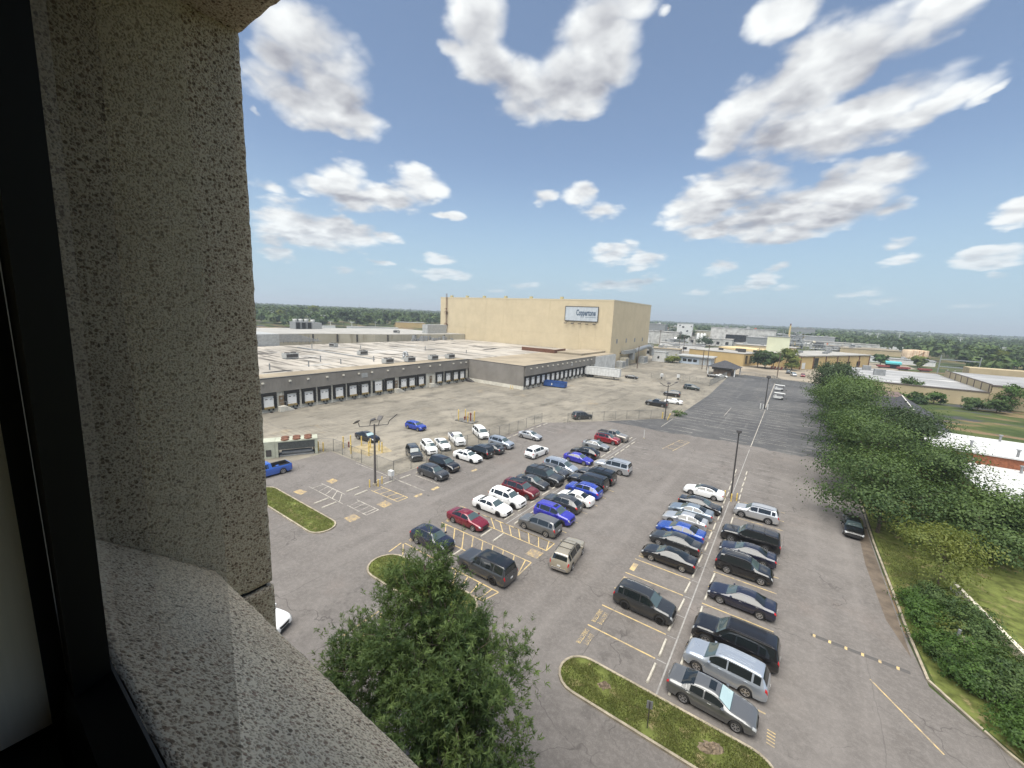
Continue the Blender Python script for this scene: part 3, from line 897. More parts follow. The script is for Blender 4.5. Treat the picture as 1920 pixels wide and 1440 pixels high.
# sill weathering down to its outer edge
SZ0, SZ1 = -0.567, -0.886
def sillslope(x, y):
    return (SZ1 - SZ0) * (y - 0.108) / (0.46 - 0.108)
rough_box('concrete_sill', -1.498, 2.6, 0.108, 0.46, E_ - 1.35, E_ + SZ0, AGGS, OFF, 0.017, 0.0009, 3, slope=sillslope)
rough_box('concrete_lintel', -2.1, 2.6, 0.13, 0.64, E_ + 0.80, E_ + 1.25, AGG, OFF, 0.02, 0.0012, 4, slope=None)
part('facade_wall', lambda b: b.box(-24, -2.105, -0.3, 0.40, 0, E_ + 1.45).box(-2.1, 24, -0.3, 0.42, 0, E_ - 3.25).box(2.605, 24, -0.3, 0.42, E_ - 3.25, E_ + 1.45).box(-2.1, 2.6, -0.3, 0.42, E_ + 1.26, E_ + 1.45), AGG, OFF)
part('facade_wall', lambda b: b.box(-1.49, 2.6, 0.10, 0.40, E_ - 3.25, E_ - 1.36), AGG, OFF)
# dark bronze frame: side member, bottom rail, black returns behind them
def side_member(b):
    v = []
    for z, xr in ((E_ - 0.60, -0.793), (E_ + 1.2, -0.64)):
        v += [(-0.84, 0.062, z), (xr, 0.062, z), (xr, 0.1015, z), (-0.84, 0.1015, z)]
    b.add(v, [(0, 1, 5, 4), (1, 2, 6, 5), (2, 3, 7, 6), (3, 0, 4, 7), (3, 2, 1, 0), (4, 5, 6, 7)])
fr = part('window_frame', side_member, BRONZE, OFF)
def rail(b):
    x0, x1 = -0.86, 2.6
    p = [(0.102, E_ - 0.560), (0.060, E_ - 0.578), (0.040, E_ - 0.70), (0.106, E_ - 0.70), (0.106, E_ - 0.562)]
    b.add([(x, y, z) for x in (x0, x1) for y, z in p], [(0, 1, 6, 5), (1, 2, 7, 6), (2, 3, 8, 7), (3, 4, 9, 8), (4, 0, 5, 9)])
part('window_rail', rail, BRONZE, OFF)
part('frame_gasket', lambda b: b.box(-0.90, -0.8475, 0.0405, 0.0615, E_ - 0.66, E_ + 1.2).box(-0.9, 2.6, -0.09, 0.041, E_ - 0.69, E_ - 0.655), BLACKF, OFF)
part('head_rail', lambda b: b.box(-0.9, 2.6, 0.04, 0.12, E_ + 1.2, E_ + 1.27), BRONZE, OFF)
GLY = 0.1075
part('window_pane', lambda b: b.quad((-0.86, GLY, E_ - 0.60), (-0.326, GLY, E_ - 0.60), (-0.326, GLY, E_ + 1.2), (-0.86, GLY, E_ + 1.2)), GLASS, OFF)
part('window_pane', lambda b: b.quad((-0.326, GLY, E_ - 0.60), (2.6, GLY, E_ - 0.60), (2.6, GLY, E_ + 1.2), (-0.326, GLY, E_ + 1.2)), CLEARG, OFF)
# room: pale return of the wall beside the frame, stool, dim walls
part('wall_return', lambda b: b.box(-1.05, -0.848, -0.086, 0.041, E_ - 0.64, E_ + 1.3), VINYL, OFF)
part('window_stool', lambda b: b.box(-1.2, 2.6, -0.34, -0.092, E_ - 0.70, E_ - 0.655).box(-1.2, -0.905, -0.10, 0.05, E_ - 0.70, E_ - 0.645), WOODST, OFF)
def room(b):
    b.box(-3.3, -1.06, -0.30, 0.09, E_ - 1.9, E_ + 1.3)
    b.box(-1.06, 2.7, -0.29, 0.03, E_ - 1.9, E_ - 0.705)
    b.box(-3.4, -3.3, -4, -0.3, E_ - 1.9, E_ + 1.3).box(2.6, 2.7, -4, 0.10, E_ - 0.7, E_ + 1.3).box(-3.4, 2.7, -4.1, -4, E_ - 1.9, E_ + 1.3)
    b.box(-3.4, 2.7, -4.1, 0.09, E_ + 1.3, E_ + 1.4).box(-3.4, 2.7, -4.1, -0.3, E_ - 2.0, E_ - 1.9)
part('room_wall', room, ROOMW, OFF)

# ================================================================== dock warehouse
DX, DY = -89.25, 102.2          # its two dock fronts
DW = thing('dock_warehouse', 'long low grey dock warehouse with white roll-up doors and flat pale roof', 'warehouse', (0, 0, 0))
RZ = 7.2
part('roof', lambda b: b.box(-160, DX - 0.2, 20, 177.2, RZ - 0.6, RZ - 0.06).box(DX - 0.2, -92, 0, 1, RZ - .6, RZ - .5), ROOFM, DW)
part('roof', lambda b: b.box(DX - 0.15, -67.3, DY + 0.2, 177.2, RZ - 0.6, RZ - 0.05), ROOFT, DW)
part('roof_edge', lambda b: b.box(DX - 6.5, DX - 0.25, 20, DY, RZ - 0.055, RZ - 0.03), ROOFT, DW)
def fascia1(b): b.box(DX - 0.22, DX + 0.35, 20, DY - 0.02, 4.25, RZ)
part('fascia', fascia1, FASCIA, DW)
part('coping', lambda b: b.box(DX - 0.26, DX + 0.40, 20, DY - 0.03, RZ + 0.003, RZ + 0.12), pbr('dark coping', (0.05, 0.048, 0.045), 0.6), DW)
part('wall', lambda b: b.box(DX - 0.6, DX, 20, DY, 0, 4.24), DOCKW, DW)
part('wing_wall', lambda b: b.box(DX + 0.36, -67.0, DY, DY + 0.4, 1.05, RZ), FASCIA, DW)
part('wing_base', lambda b: b.box(DX + 0.02, -66.98, DY - 0.06, DY + 0.4, 0, 1.045), DOCKW, DW)
part('wing_fascia', lambda b: b.box(-67.3, -66.6, DY + 0.41, 154, 4.15, RZ - 0.02), FASCIA, DW)
part('wing_coping', lambda b: b.box(DX + 0.36, -66.55, DY - 0.05, DY + 0.35, RZ + 0.003, RZ + 0.10).box(-67.2, -66.55, DY + 0.36, 154, RZ + 0.003, RZ + 0.10), MATS['dark coping'], DW)
part('wing_dock_wall', lambda b: b.box(-67.8, -67.2, DY + 0.41, 154, 0, 4.14), DOCKW, DW)
part('end_panel', lambda b: b.box(-67.9, -67.0, 154.02, 177.2, 0, 6.9), pbr('patched white panel', (0.52, 0.52, 0.50), 0.6, var=0.15, vscale=0.4, stain=((0.33, 0.32, 0.30), 0.6, 0.55, 0.7)), DW)
DOORW = pbr('white roll-up door', (0.82, 0.81, 0.78), 0.5, var=0.08, vscale=0.8)
SEAL = pbr('worn dock seal', (0.020, 0.018, 0.017), 0.85, var=0.4, vscale=3.0)
LEVEL = pbr('ochre dock leveler', (0.27, 0.20, 0.085), 0.8, var=0.4, vscale=3.0)
BROWND = pbr('brown service door', (0.17, 0.12, 0.07), 0.7, var=0.2)
def door_mesh(w, h):
    b = MB()
    n = 5
    for i in range(n):
        z0, z1 = h * i / n, h * (i + 1) / n - 0.025
        b.box(0, 0.05, -w / 2, w / 2, z0, z1)
    b.box(-0.02, 0.0, -w / 2, w / 2, 0, h)
    return b.mesh('dock_door')
def seal_mesh(w, h):
    b = MB()
    jit = lambda: rnd.uniform(-.05, .05)
    b.box(0, 0.30, -w / 2 - 0.50, -w / 2 + 0.02, -0.35, h + 0.02).box(0, 0.28, w / 2 - 0.02, w / 2 + 0.48, -0.42, h + 0.03).box(0, 0.34, -w / 2 - 0.52, w / 2 + 0.5, h - 0.03, h + 0.62)
    for k in range(7):
        z = -0.2 + k * (h + .5) / 7
        for s in (-1, 1):
            b.box(0.05, 0.33 + jit(), s * (w / 2 + .26) - .3 + jit(), s * (w / 2 + .26) + .3 + jit(), z, z + .12)
    return b.mesh('dock_seal')
me_d, me_s = door_mesh(2.15, 2.35), seal_mesh(2.15, 2.35)
me_w = MB().box(0.052, 0.062, -0.24, 0.24, -0.07, 0.07).mesh('door_window')
me_l = MB().box(0, 0.42, -1.0, 1.0, -0.36, -0.02).mesh('dock_leveler')
me_b = MB().box(0, 0.25, -0.12, 0.12, -0.55, 0.05).box(0.02, 0.22, 0.7, 0.95, -0.6, 0.0).box(0.2, 0.7, 0.1, 0.5, -1.1, -0.75).mesh('dock_bumper')
for m_, me in ((DOORW, me_d), (SEAL, me_s), (DARKGL, me_w), (LEVEL, me_l), (BLACKR, me_b)): me.materials.append(m_)
def dock(x, y, z=1.2, seal=True, level=True):
    d = link('dock_door', me_d, None, DW, (x + 0.03, y, z))
    for s in (-0.42, 0.55):
        link('door_window', me_w, None, d, (0, s * .98, 1.62))
    if seal: link('dock_seal', me_s, None, DW, (x + 0.02, y, z))
    if level: link('dock_leveler', me_l, None, DW, (x + 0.02, y, z))
    link('dock_bumper', me_b, None, DW, (x + 0.02, y + rnd.uniform(-.3, .3), z - 0.25))
for y in (32.2, 35.6, 39.3, 44.1, 47.9, 51.6, 55.4, 59.1, 62.5, 66.6, 70.2, 75.0, 78.0, 81.5, 88.9, 92.7, 96.2, 99.2):
    dock(DX, y, 1.2, abs(y - 66.6) > .1)
for y in (64.9, 67.9): part('dock_seal', lambda b: b.box(DX + .02, DX + .3, y, y + .5, 0.8, 3.9), SEAL, DW)
for i in range(15):
    dock(-67.2, 104.6 + i * 3.18, 1.2, True, False)
# piers between the doors
for y in (37.4, 41.9, 46.0, 49.75, 53.5, 57.25, 60.8, 64.3, 68.6, 72.3, 83.6, 86.6, 90.8, 94.5):
    part('wall_pier', lambda b: b.box(DX + 0.003, DX + 0.10, y - 0.22, y + 0.22, 0, 4.2), DOCKW, DW)
# service doors with steps
for (y, w) in ((41.9, 1.0), (72.4, 1.0), (85.3, 0.95)):
    d = part('service_door', lambda b: b.box(DX + 0.104, DX + 0.16, y - w / 2, y + w / 2, 1.15, 3.3), BROWND, DW)
    part('door_window', lambda b: b.box(DX + 0.161, DX + 0.17, y - .2, y + .2, 2.5, 2.9), LTGREY, d)
    def steps(b):
        b.box(DX + 0.10, DX + 1.3, y - .9, y + .5, 0, 1.13)
        for i in range(5): b.box(DX + 0.2, DX + 1.25, y + .5 + i * .32, y + .82 + i * .32, 0, 0.95 - i * .19)
    st = part('steps', steps, DOCKW, DW)
    part('handrail', lambda b: b.tube((DX + 1.25, y - .9, 1.1), (DX + 1.25, y - .9, 2.1), .03, n=5).tube((DX + 1.25, y + .5, 1.1), (DX + 1.25, y + .5, 2.1), .03, n=5).tube((DX + 1.25, y - .9, 2.1), (DX + 1.25, y + .5, 2.1), .03, n=5).tube((DX + 1.25, y + .5, 2.1), (DX + 1.25, y + 2.1, 1.2), .03, n=5), GALV, st)
me_lamp = MB().box(0, 0.34, -0.22, 0.22, -0.16, 0.16).box(0.341, 0.36, -0.17, 0.17, -0.12, 0.10).mesh('wall_light')
me_lamp.materials.append(pbr('wall pack housing', (0.60, 0.57, 0.48), 0.4))
for y in (38.2, 43.7, 47.7, 52.2, 56.4, 60.6, 64.4, 69.4, 74.6, 80.3, 84.6, 88.7, 94.6, 98.1, 100.6):
    link('wall_light', me_lamp, None, DW, (DX + 0.352, y, 6.35))
for i in range(14):
    link('wall_light', me_lamp, None, DW, (-66.597, 105.5 + 3.4 * i, 6.3))
sg = part('dock_sign', lambda b: b.box(DX + 0.352, DX + 0.40, 61.4, 63.2, 5.2, 6.3), LTGREY, DW)
part('sign_text', lambda b: [b.box(DX + 0.401, DX + 0.404, 61.6, 62.9 - .3 * (i % 2), 6.05 - i * .2, 6.11 - i * .2) for i in range(4)], GREYM, sg)
part('dock_sign', lambda b: b.box(-66.598, -66.55, 132.6, 133.9, 5.0, 6.0), LTGREY, DW)
part('stair_ramp', lambda b: b.add([(DX + .4, 100.7, 1.1), (DX + .4, 102.1, 1.1), (DX + 3.4, 102.1, 0.02), (DX + 3.4, 100.7, 0.02), (DX + .4, 100.7, 0), (DX + .4, 102.1, 0)], [(0, 1, 2, 3), (4, 3, 2, 5), (0, 3, 4), (1, 5, 2), (0, 4, 5, 1)]), DKMETAL, DW)
# sunken court in the wing roof
part('roof_well', lambda b: b.box(-100, -83.5, 150.0, 150.3, RZ - 0.04, RZ + 1.5).box(-83.8, -83.5, 150.31, 160, RZ - 0.04, RZ + 1.5), RUST, DW)
part('roof_step', lambda b: b.box(-83.3, -72, 152, 176.9, RZ - 0.04, RZ + 0.7), ROOFT, DW)
part('roof_seam', lambda b: b.box(-150, -105, 77.0, 77.4, RZ - 0.05, RZ + 0.25), GREYM, DW)
part('roof_seam', lambda b: b.box(-150, -90, 118.0, 118.8, RZ - 0.05, RZ + 0.10), ROOFW, DW)
TARM = pbr('tar patch', (0.03, 0.028, 0.026), 0.9)
for k in range(46):
    x, y = rnd.uniform(-150, -93), rnd.uniform(36, 150)
    lx, ly = rnd.uniform(.4, 1.6), rnd.uniform(1.5, 9)
    pts = []
    for i in range(9):
        a = 2 * PI * i / 9
        r = rnd.uniform(.6, 1.1)
        pts.append((x + lx * math.cos(a) * r, y + ly * math.sin(a) * r))
    part('roof_patch', lambda b: b.add([(p[0], p[1], RZ - 0.052 + k * .0003) for p in pts], [tuple(range(9))]), TARM if rnd.random() < .55 else ROOFW, DW)
# long raised building behind the roof
CW = thing('raised_roof_hall', 'cream ribbed hall rising behind the dock warehouse roof', 'hall')
def hall(b):
    P = [(-181, 60), (-179, 98), (-176, 109), (-168, 124), (-165, 134.5), (-157.8, 177.4), (-215, 177.4), (-235, 60)]
    b.prism(P, 0, 10.1)
part('wall', hall, CREAM, CW)
part('roof', lambda b: b.prism([(-181.2, 60.2), (-179.2, 98), (-176.2, 109), (-168.2, 124), (-165.2, 134.5), (-158, 177.3), (-214, 177.3), (-234, 60.2)], 10.103, 10.25), ROOFW, CW)
for (x, y) in ((-178.9, 99), (-175.9, 109), (-171.9, 116.6), (-166.4, 130), (-163.3, 145), (-160.3, 163)):
    part('downpipe', lambda b: b.box(x, x + .5, y - .25, y + .25, 6.5, 10.0), DKMETAL, CW)
part('roof_box', lambda b: b.box(-170.5, -166.3, 156.5, 171.2, 10.26, 15.0), LTGREY, CW)
part('side_annex', lambda b: b.box(-176, -160.4, 58, 75.8, 6.9, 11.5), LTGREY, CW)
for y in (61.5, 64.0): part('annex_window', lambda b: b.box(-160.39, -160.3, y, y + 1.3, 8.8, 9.9), DARKGL, CW)
part('annex_post', lambda b: b.box(-160.39, -160.2, 67.6, 68.0, 6.9, 11.45), DKMETAL, CW)
def pipes(b):
    for i in range(9):
        z = 7.6 + i * .4
        b.tube((-172 + i * .8, 76.5, z), (-170 + i * .5, 98 - i * 1.5, z), 0.14, n=5)
    for i in range(12):
        b.tube((-171, 77 + i * 1.8, 7.0), (-171, 77 + i * 1.8, 7.6 + (i * 7 % 5) * .7), 0.12, n=5)
part('pipe_rack', pipes, GREYM, CW)
def pipes2(b):
    for i in range(16):
        x, y = -160 + rnd.uniform(-2, 2), 138 + i * 1.9
        b.box(x, x + rnd.uniform(.8, 2.4), y, y + rnd.uniform(.7, 1.6), RZ, RZ + rnd.uniform(.8, 3.0))
part('duct_row', pipes2, GREYM, DW)['kind'] = 'stuff'

# rooftop units: each stands on the roof on its own
UNIT_M = MB().mat(0).box(-1.5, 1.5, -0.9, 0.9, 0.25, 1.45).mat(1).box(-1.3, 1.3, -0.905, -0.9, 0.45, 1.25).box(0.6, 1.35, 0.9, 0.906, 0.4, 1.3).mat(2).box(-1.4, 1.4, -0.8, 0.8, 0.0, 0.25)
me_unit = UNIT_M.mesh('cabinet', False, [LTGREY, DKMETAL, GREYM])
me_fan = MB().lathe([(0.0, 1.47), (0.5, 1.47), (0.55, 1.60), (0.62, 1.60), (0.62, 1.451)], 14).mesh('fan')
me_fan.materials.append(DKMETAL)
UN = [((1130, 632), 'by the dock eave, the one closest to the middle dock doors'), ((1318, 618), 'beside the curved vent hood at the dock eave'), ((1518, 601), 'third along the dock eave from the middle'), ((1662, 590), 'at the dock eave beside the wing corner'),
      ((913, 560), 'dark-ended, alone in the middle of the white membrane roof'), ((665, 491), 'low one in front of the cream hall wall'), ((295, 592), 'large beige one alone on the roof beside the concrete pillar'), ((1205, 372), 'on the hall roof in front of the tan warehouse')]
for i, (p, s) in enumerate(UN):
    z = RZ - 0.05 if i != 7 else 10.26
    g_ = G(*K((480, 540), 4.5714, (p[0], p[1] + 14))[0], z)
    u = thing('rooftop_unit', 'grey rooftop air unit ' + s, 'rooftop unit', (g_.x, g_.y, z), R((4, 0, 2, 0, 90, 8, 92, 12)[i]), 'rooftop air units')
    link('cabinet', me_unit, None, u)
    for dx in (-.7, .7): link('fan', me_fan, None, u, (dx, 0, 0))
    if i in (0, 1, 2, 3): u.scale = (1.0, 1.0, 1.0); u.rotation_euler.z += PI / 2
    if i in (6,): u.scale = (1.25, 1.3, 1.15)
me_pipe = MB().tube((0, 0, 0), (0, 0, 1.5), 0.16, n=8).mesh('vent_pipe')
me_pipe.materials.append(GREYM)
PIPES = [((118, 703), 'by the pillar above the first dock doors'), ((452, 675), 'short one behind the fourth dock lamp'), ((727, 652), 'stout one above the sixth dock lamp'), ((1009, 630), 'thin one left of the first eave unit'), ((897, 525), 'tall one near the rusty pipe run'), ((480, 520), 'small one near the roof seam'), ((1450, 535), 'alone on the streaked roof towards the big tan store'), ((1802, 560), 'by the white roof strip near the tan store'), ((553, 632), 'twin one in front of the beige roof unit')]
for p, s in PIPES:
    g_ = G(*K((480, 540), 4.5714, p)[0], RZ - .05)
    t_ = tag(link('vent_pipe', me_pipe, None, None, (g_.x, g_.y, RZ - .07)), 'grey roof vent pipe, ' + s, 'vent pipe', 'vent pipes on the roof')
    t_.scale = (1, 1, rnd.uniform(.8, 1.2))
vh = thing('vent_hood', 'curved grey gooseneck vent hood on the roof by the dock eave', 'vent hood', tuple(G(*K((480, 540), 4.5714, (1268, 612))[0], RZ - .06)))
def goose(b):
    b.tube((0, 0, 0), (0, 0, 1.6), .42, n=10)
    prev = Vector((0, 0, 1.6))
    for i in range(1, 7):
        a = PI * i / 6
        p = Vector((.7 - .7 * math.cos(a), 0, 1.6 + .7 * math.sin(a)))
        b.tube(prev, p, .42, n=10)
        prev = p
    b.tube(prev, prev - Vector((0, 0, .3)), .55, n=10)
part('hood', goose, GALV, vh, True)
part('curb', lambda b: b.box(-.7, .7, -.7, .7, 0, .35), LTGREY, vh)
# cooling tower: three cells on the hall roof
ct = thing('cooling_tower', 'grey three-cell cooling tower with round fan stacks on the far roof', 'cooling tower', (-216, 115, 10.2))
ct.scale = (.42, .42, .42)
for i in range(3):
    c_ = part('tower_cell', lambda b: b.box(-7, 7, -11 + i * 7.2 - 3.2, -11 + i * 7.2 + 3.2, 0, 9.0), GREYM, ct)
    part('louvre', lambda b: b.box(7.001, 7.12, -11 + i * 7.2 - 2.4, -11 + i * 7.2 + 2.4, 0.6, 8.2), BLACKR, c_)
    part('fan_stack', lambda b: b.lathe([(2.6, 9.0), (2.5, 10.0), (2.7, 12.4), (2.5, 12.4), (2.4, 10.0)], 18, (0, -11 + i * 7.2, 0)), LTGREY, c_, True)
part('tower_end', lambda b: b.box(-7, 6.5, 7.0, 20, 0, 8.2), GREYM, ct)
part('fan_stack', lambda b: b.lathe([(2.6, 8.2), (2.5, 9.0), (2.7, 11.8), (2.5, 11.8), (2.4, 9.0)], 18, (0, 11.5, 0)), LTGREY, ct, True)
part('tower_panel', lambda b: [b.box(6.501, 6.62, 7.4 + i * 2.5, 9.6 + i * 2.5, 0.3 + j * 2.6, 2.6 + j * 2.6) for i in range(5) for j in range(3)], LTGREY, ct)

# ================================================================== big tan store
ST = thing('tan_store_building', 'huge windowless tan metal building with a billboard near its top corner', 'storage building', (0, 0, 0))
SX0, SX1, SY0, SY1, SH = -177.8, -70.0, 177.6, 232.4, 30.6
part('wall', lambda b: b.box(SX0, SX1, SY0, SY1, 0, SH), TAN, ST)
part('roof', lambda b: b.box(SX0 + .3, SX1 - .3, SY0 + .3, SY1 - .3, SH + .002, SH + .1), ROOFG, ST)
part('parapet_trim', lambda b: b.box(SX0 - .06, SX1 + .06, SY0 - .06, SY0 + .2, SH - .35, SH + .25).box(SX1 - .2, SX1 + .062, SY0 + .21, SY1, SH - .35, SH + .25), pbr('tan trim', (0.50, 0.42, 0.28), 0.6), ST)
SEAMM = pbr('tan seam', (0.49, 0.415, 0.285), 0.7)
for x in (-160.5, -143, -125.3, -86.4, -78): part('seam', lambda b: b.box(x, x + .10, SY0 - .035, SY0, 0, SH - .4), SEAMM, ST)
for z in (6.3, 14.2, 22.4): part('seam', lambda b: b.box(SX0, SX1 + .03, SY0 - .03, SY0, z, z + .08).box(SX1, SX1 + .03, SY0, SY1, z, z + .08), SEAMM, ST)
for x in (-171, -159, -146.5, -131.8, -115.7, -98): part('roof_vent', lambda b: b.box(x, x + 1.3, SY0 + 1, SY0 + 2.4, SH + .1, SH + 1.35), pbr('yellow vent', (0.50, 0.42, 0.20), 0.6), ST)
def ladder(b):
    for dx in (0, .8): b.tube((-172.9 + dx, SY0 - .5, 9), (-172.9 + dx, SY0 - .5, SH + 2.4), .09, n=4)
    for i in range(50): b.box(-172.9, -172.1, SY0 - .55, SY0 - .45, 10 + i * .46, 10.12 + i * .46)
    for z in (21, 22.5, 24, 14, 15.5, 10, 11.5): b.lathe([(.75, z), (.75, z + .3)], 8, (-172.5, SY0 - .9, 0))
    b.box(-173.5, -171.5, SY0 - 1.6, SY0, 22, 22.2).box(-173.5, -171.5, SY0 - 1.6, SY0, 15, 15.2)
part('ladder', ladder, RUST, ST)
for i in range(4): part('wall_window', lambda b: b.box(SX1 + .001, SX1 + .08, 184 + i * 12.5, 185.6 + i * 12.5, 11.2, 13.2), GREYM, ST)
for y in (190, 197.5, 215): part('wall_light', lambda b: b.box(SX1 + .001, SX1 + .3, y, y + .6, 6.0, 6.5), DKMETAL, ST)
bb = thing('billboard', 'pale blue-grey billboard reading Coppertone on the tan building', 'billboard', (-85.5, SY0 - .35, 24.1))
SIGNM = pbr('weathered sign sheet', (0.43, 0.465, 0.49), 0.5, var=0.10, vscale=0.5, streak=((0.36, 0.40, 0.43), (1.2, 1.2, .15), .5, .7))
part('sign_panel', lambda b: b.box(-8.3, 8.3, -.12, .1, -3.2, 3.2), SIGNM, bb)
part('sign_frame', lambda b: b.box(-8.5, 8.5, -.2, .12, 3.203, 3.45).box(-8.5, 8.5, -.2, .12, -3.45, -3.203).box(-8.55, -8.303, -.2, .12, -3.2, 3.2).box(8.303, 8.55, -.2, .12, -3.2, 3.2), DKMETAL, bb)
lettering('Coppertone', 2.3, -.135, 0.45, 3.8, pbr('slate lettering', (0.060, 0.092, 0.135), 0.6), bb, (PI / 2, 0, 0), 0.52, 0.01, bold=.15)
part('sign_text', lambda b: b.box(2.2, 7.5, -.135, -.125, -1.55, -1.38), MATS['slate lettering'], bb)
for i in range(5):
    x = -7.8 + i * 3.7
    l_ = part('sign_lamp', lambda b: b.tube((x + .8, 0, -3.4), (x + .8, -.9, -4.4), .05, n=5).box(x - .4, x + .8, -1.3, -.6, -4.75, -4.4), DKMETAL, bb)
part('lamp_conduit', lambda b: b.box(-7.2, 7.4, -.05, .1, -4.5, -4.42), TAN, bb)
# duct work and cabinets along the store's right foot
du = thing('duct_work', 'big galvanised elbow duct along the tan building\'s foot', 'duct', (0, 0, 0))
def ducts(b):
    b.box(SX1 + .6, SX1 + 2.4, 190, 205, 6.0, 7.6).box(SX1 + .6, SX1 + 2.4, 202, 205, 2.5, 5.99)
    pts = [(SX1 + 2, 205, 6.9), (SX1 + 2.5, 222, 8.4), (SX1 + 3, 226, 8.4), (SX1 + 3.6, 228.5, 6.8), (SX1 + 3.8, 229, 3.4)]
    for a, b_ in zip(pts, pts[1:]): b.tube(a, b_, 1.15, n=12)
part('duct', ducts, GALV, du, False)
for (y0, y1, z, m, d, s) in ((182.5, 187.0, 3.2, LTGREY, 3.2, 'pale green switch cabinet beside the white trailer nose'), (187.4, 192, 4.4, CREAM, 3.0, 'cream equipment cabinet under the rectangular duct'), (214, 220, 3.6, LTGREY, 3.4, 'grey generator cabinet under the round duct')):
    e = thing('equipment_cabinet', s, 'cabinet', (SX1 + 1.2 + d / 2, (y0 + y1) / 2, 0))
    part('housing', lambda b: b.box(-d / 2, d / 2, -(y1 - y0) / 2, (y1 - y0) / 2, 0.2, z), m, e)
    part('plinth', lambda b: b.box(-d / 2 - .2, d / 2 + .2, -(y1 - y0) / 2 - .2, (y1 - y0) / 2 + .2, 0, .19), DOCKW, e)
    part('louvre', lambda b: [b.box(d / 2 + .002, d / 2 + .05, -(y1 - y0) / 2 + .3 + i * 1.1, -(y1 - y0) / 2 + 1.2 + i * 1.1, .8, z - .5) for i in range(int((y1 - y0) / 1.2))], GREYM, e)
sh = thing('equipment_shed', 'small white metal shed at the corner of the tan building', 'shed', (-63.5, 236.5, 0))
part('wall', lambda b: b.box(-3.6, 3.6, -3, 3, 0, 5.2), WHITE, sh)
part('roof', lambda b: b.box(-3.8, 3.8, -3.2, 3.2, 5.203, 5.45), LTGREY, sh)
part('door', lambda b: b.box(3.601, 3.66, -.5, .6, 0, 2.3), GREYM, sh)
part('window', lambda b: b.box(-.6, .4, -3.06, -3.001, 1.7, 3.0), DARKGL, sh)

# ================================================================== cars
def paint(name, col, rough=0.28, metal=0.0, coat=1.0):
    m = bpy.data.materials.get(name)
    if m: return m
    m = bpy.data.materials.new(name)
    m.use_nodes = True
    t = NT(m.node_tree)
    b = t.n['Principled BSDF']
    co = t.new('ShaderNodeTexCoord').outputs['Object']
    n = t.noise(co, 1.3, 4.0, 0.6)
    s = t.new('ShaderNodeSeparateXYZ')
    t.put(s.inputs[0], co)
    dust = t.math('MULTIPLY', t.smooth(s.outputs[2], 0.60, 0.2, 0.0, 0.14), t.smooth(n, 0.3, 0.7))
    t.put(b.inputs['Base Color'], t.mix(dust, col, (0.16, 0.14, 0.12)))
    b.inputs['Metallic'].default_value = metal
    b.inputs['Roughness'].default_value = rough
    b.inputs['Coat Weight'].default_value = coat
    b.inputs['Coat Roughness'].default_value = 0.05
    t.put(b.inputs['Roughness'], t.math('MULTIPLY_ADD', n, 0.10, rough - .06))
    return m
PAINTS = dict(
    black=((0.008, 0.008, 0.009), .25, 0), navy=((0.010, 0.012, 0.026), .25, 0), charcoal=((0.030, 0.032, 0.034), .3, .3), dkgrey=((0.048, 0.050, 0.054), .3, .3),
    grey=((0.15, 0.152, 0.152), .32, .5), lgrey=((0.26, 0.275, 0.29), .32, .4), silver=((0.50, 0.51, 0.52), .30, .6), sblue=((0.42, 0.46, 0.51), .30, .6), bluegrey=((0.20, 0.245, 0.29), .3, .5),
    white=((0.78, 0.78, 0.76), .3, 0), red=((0.23, 0.012, 0.018), .28, .2), maroon=((0.13, 0.010, 0.014), .28, .25), burg=((0.17, 0.012, 0.024), .28, .25),
    blue=((0.022, 0.050, 0.33), .28, .2), blue2=((0.018, 0.060, 0.28), .28, .2), indigo=((0.034, 0.034, 0.33), .28, .15), cobalt=((0.03, 0.10, 0.40), .3, .1), gold=((0.40, 0.355, 0.27), .32, .5), taupe=((0.27, 0.245, 0.215), .32, .4), green=((0.020, 0.030, 0.026), .28, .2))
PM = {k: paint(k + ' car paint', *v) for k, v in PAINTS.items()}
CGLASS = pbr('car glass', (0.010, 0.013, 0.014), 0.03, spec=0.9)
WSGLASS = pbr('windscreen glass', (0.055, 0.078, 0.080), 0.03, spec=1.0)
SHADEM = pbr('foil sun shade', (0.42, 0.55, 0.55), 0.25, metal=0.3, spec=0.8)
TYRE = pbr('tyre rubber', (0.016, 0.016, 0.016), 0.85)
ALLOY = pbr('alloy rim', (0.55, 0.55, 0.56), 0.28, metal=0.85)
BLKRIM = pbr('black rim', (0.022, 0.022, 0.023), 0.35, metal=0.5)
CHROME = pbr('chrome trim', (0.62, 0.62, 0.62), 0.15, metal=1.0)
BLKTRIM = pbr('black plastic trim', (0.022, 0.022, 0.023), 0.6)
HEADL = pbr('headlamp lens', (0.36, 0.37, 0.37), 0.08, spec=0.8)
TAILL = pbr('tail lamp lens', (0.42, 0.012, 0.014), 0.15, spec=0.7)
PLATE = pbr('licence plate', (0.62, 0.62, 0.60), 0.5)

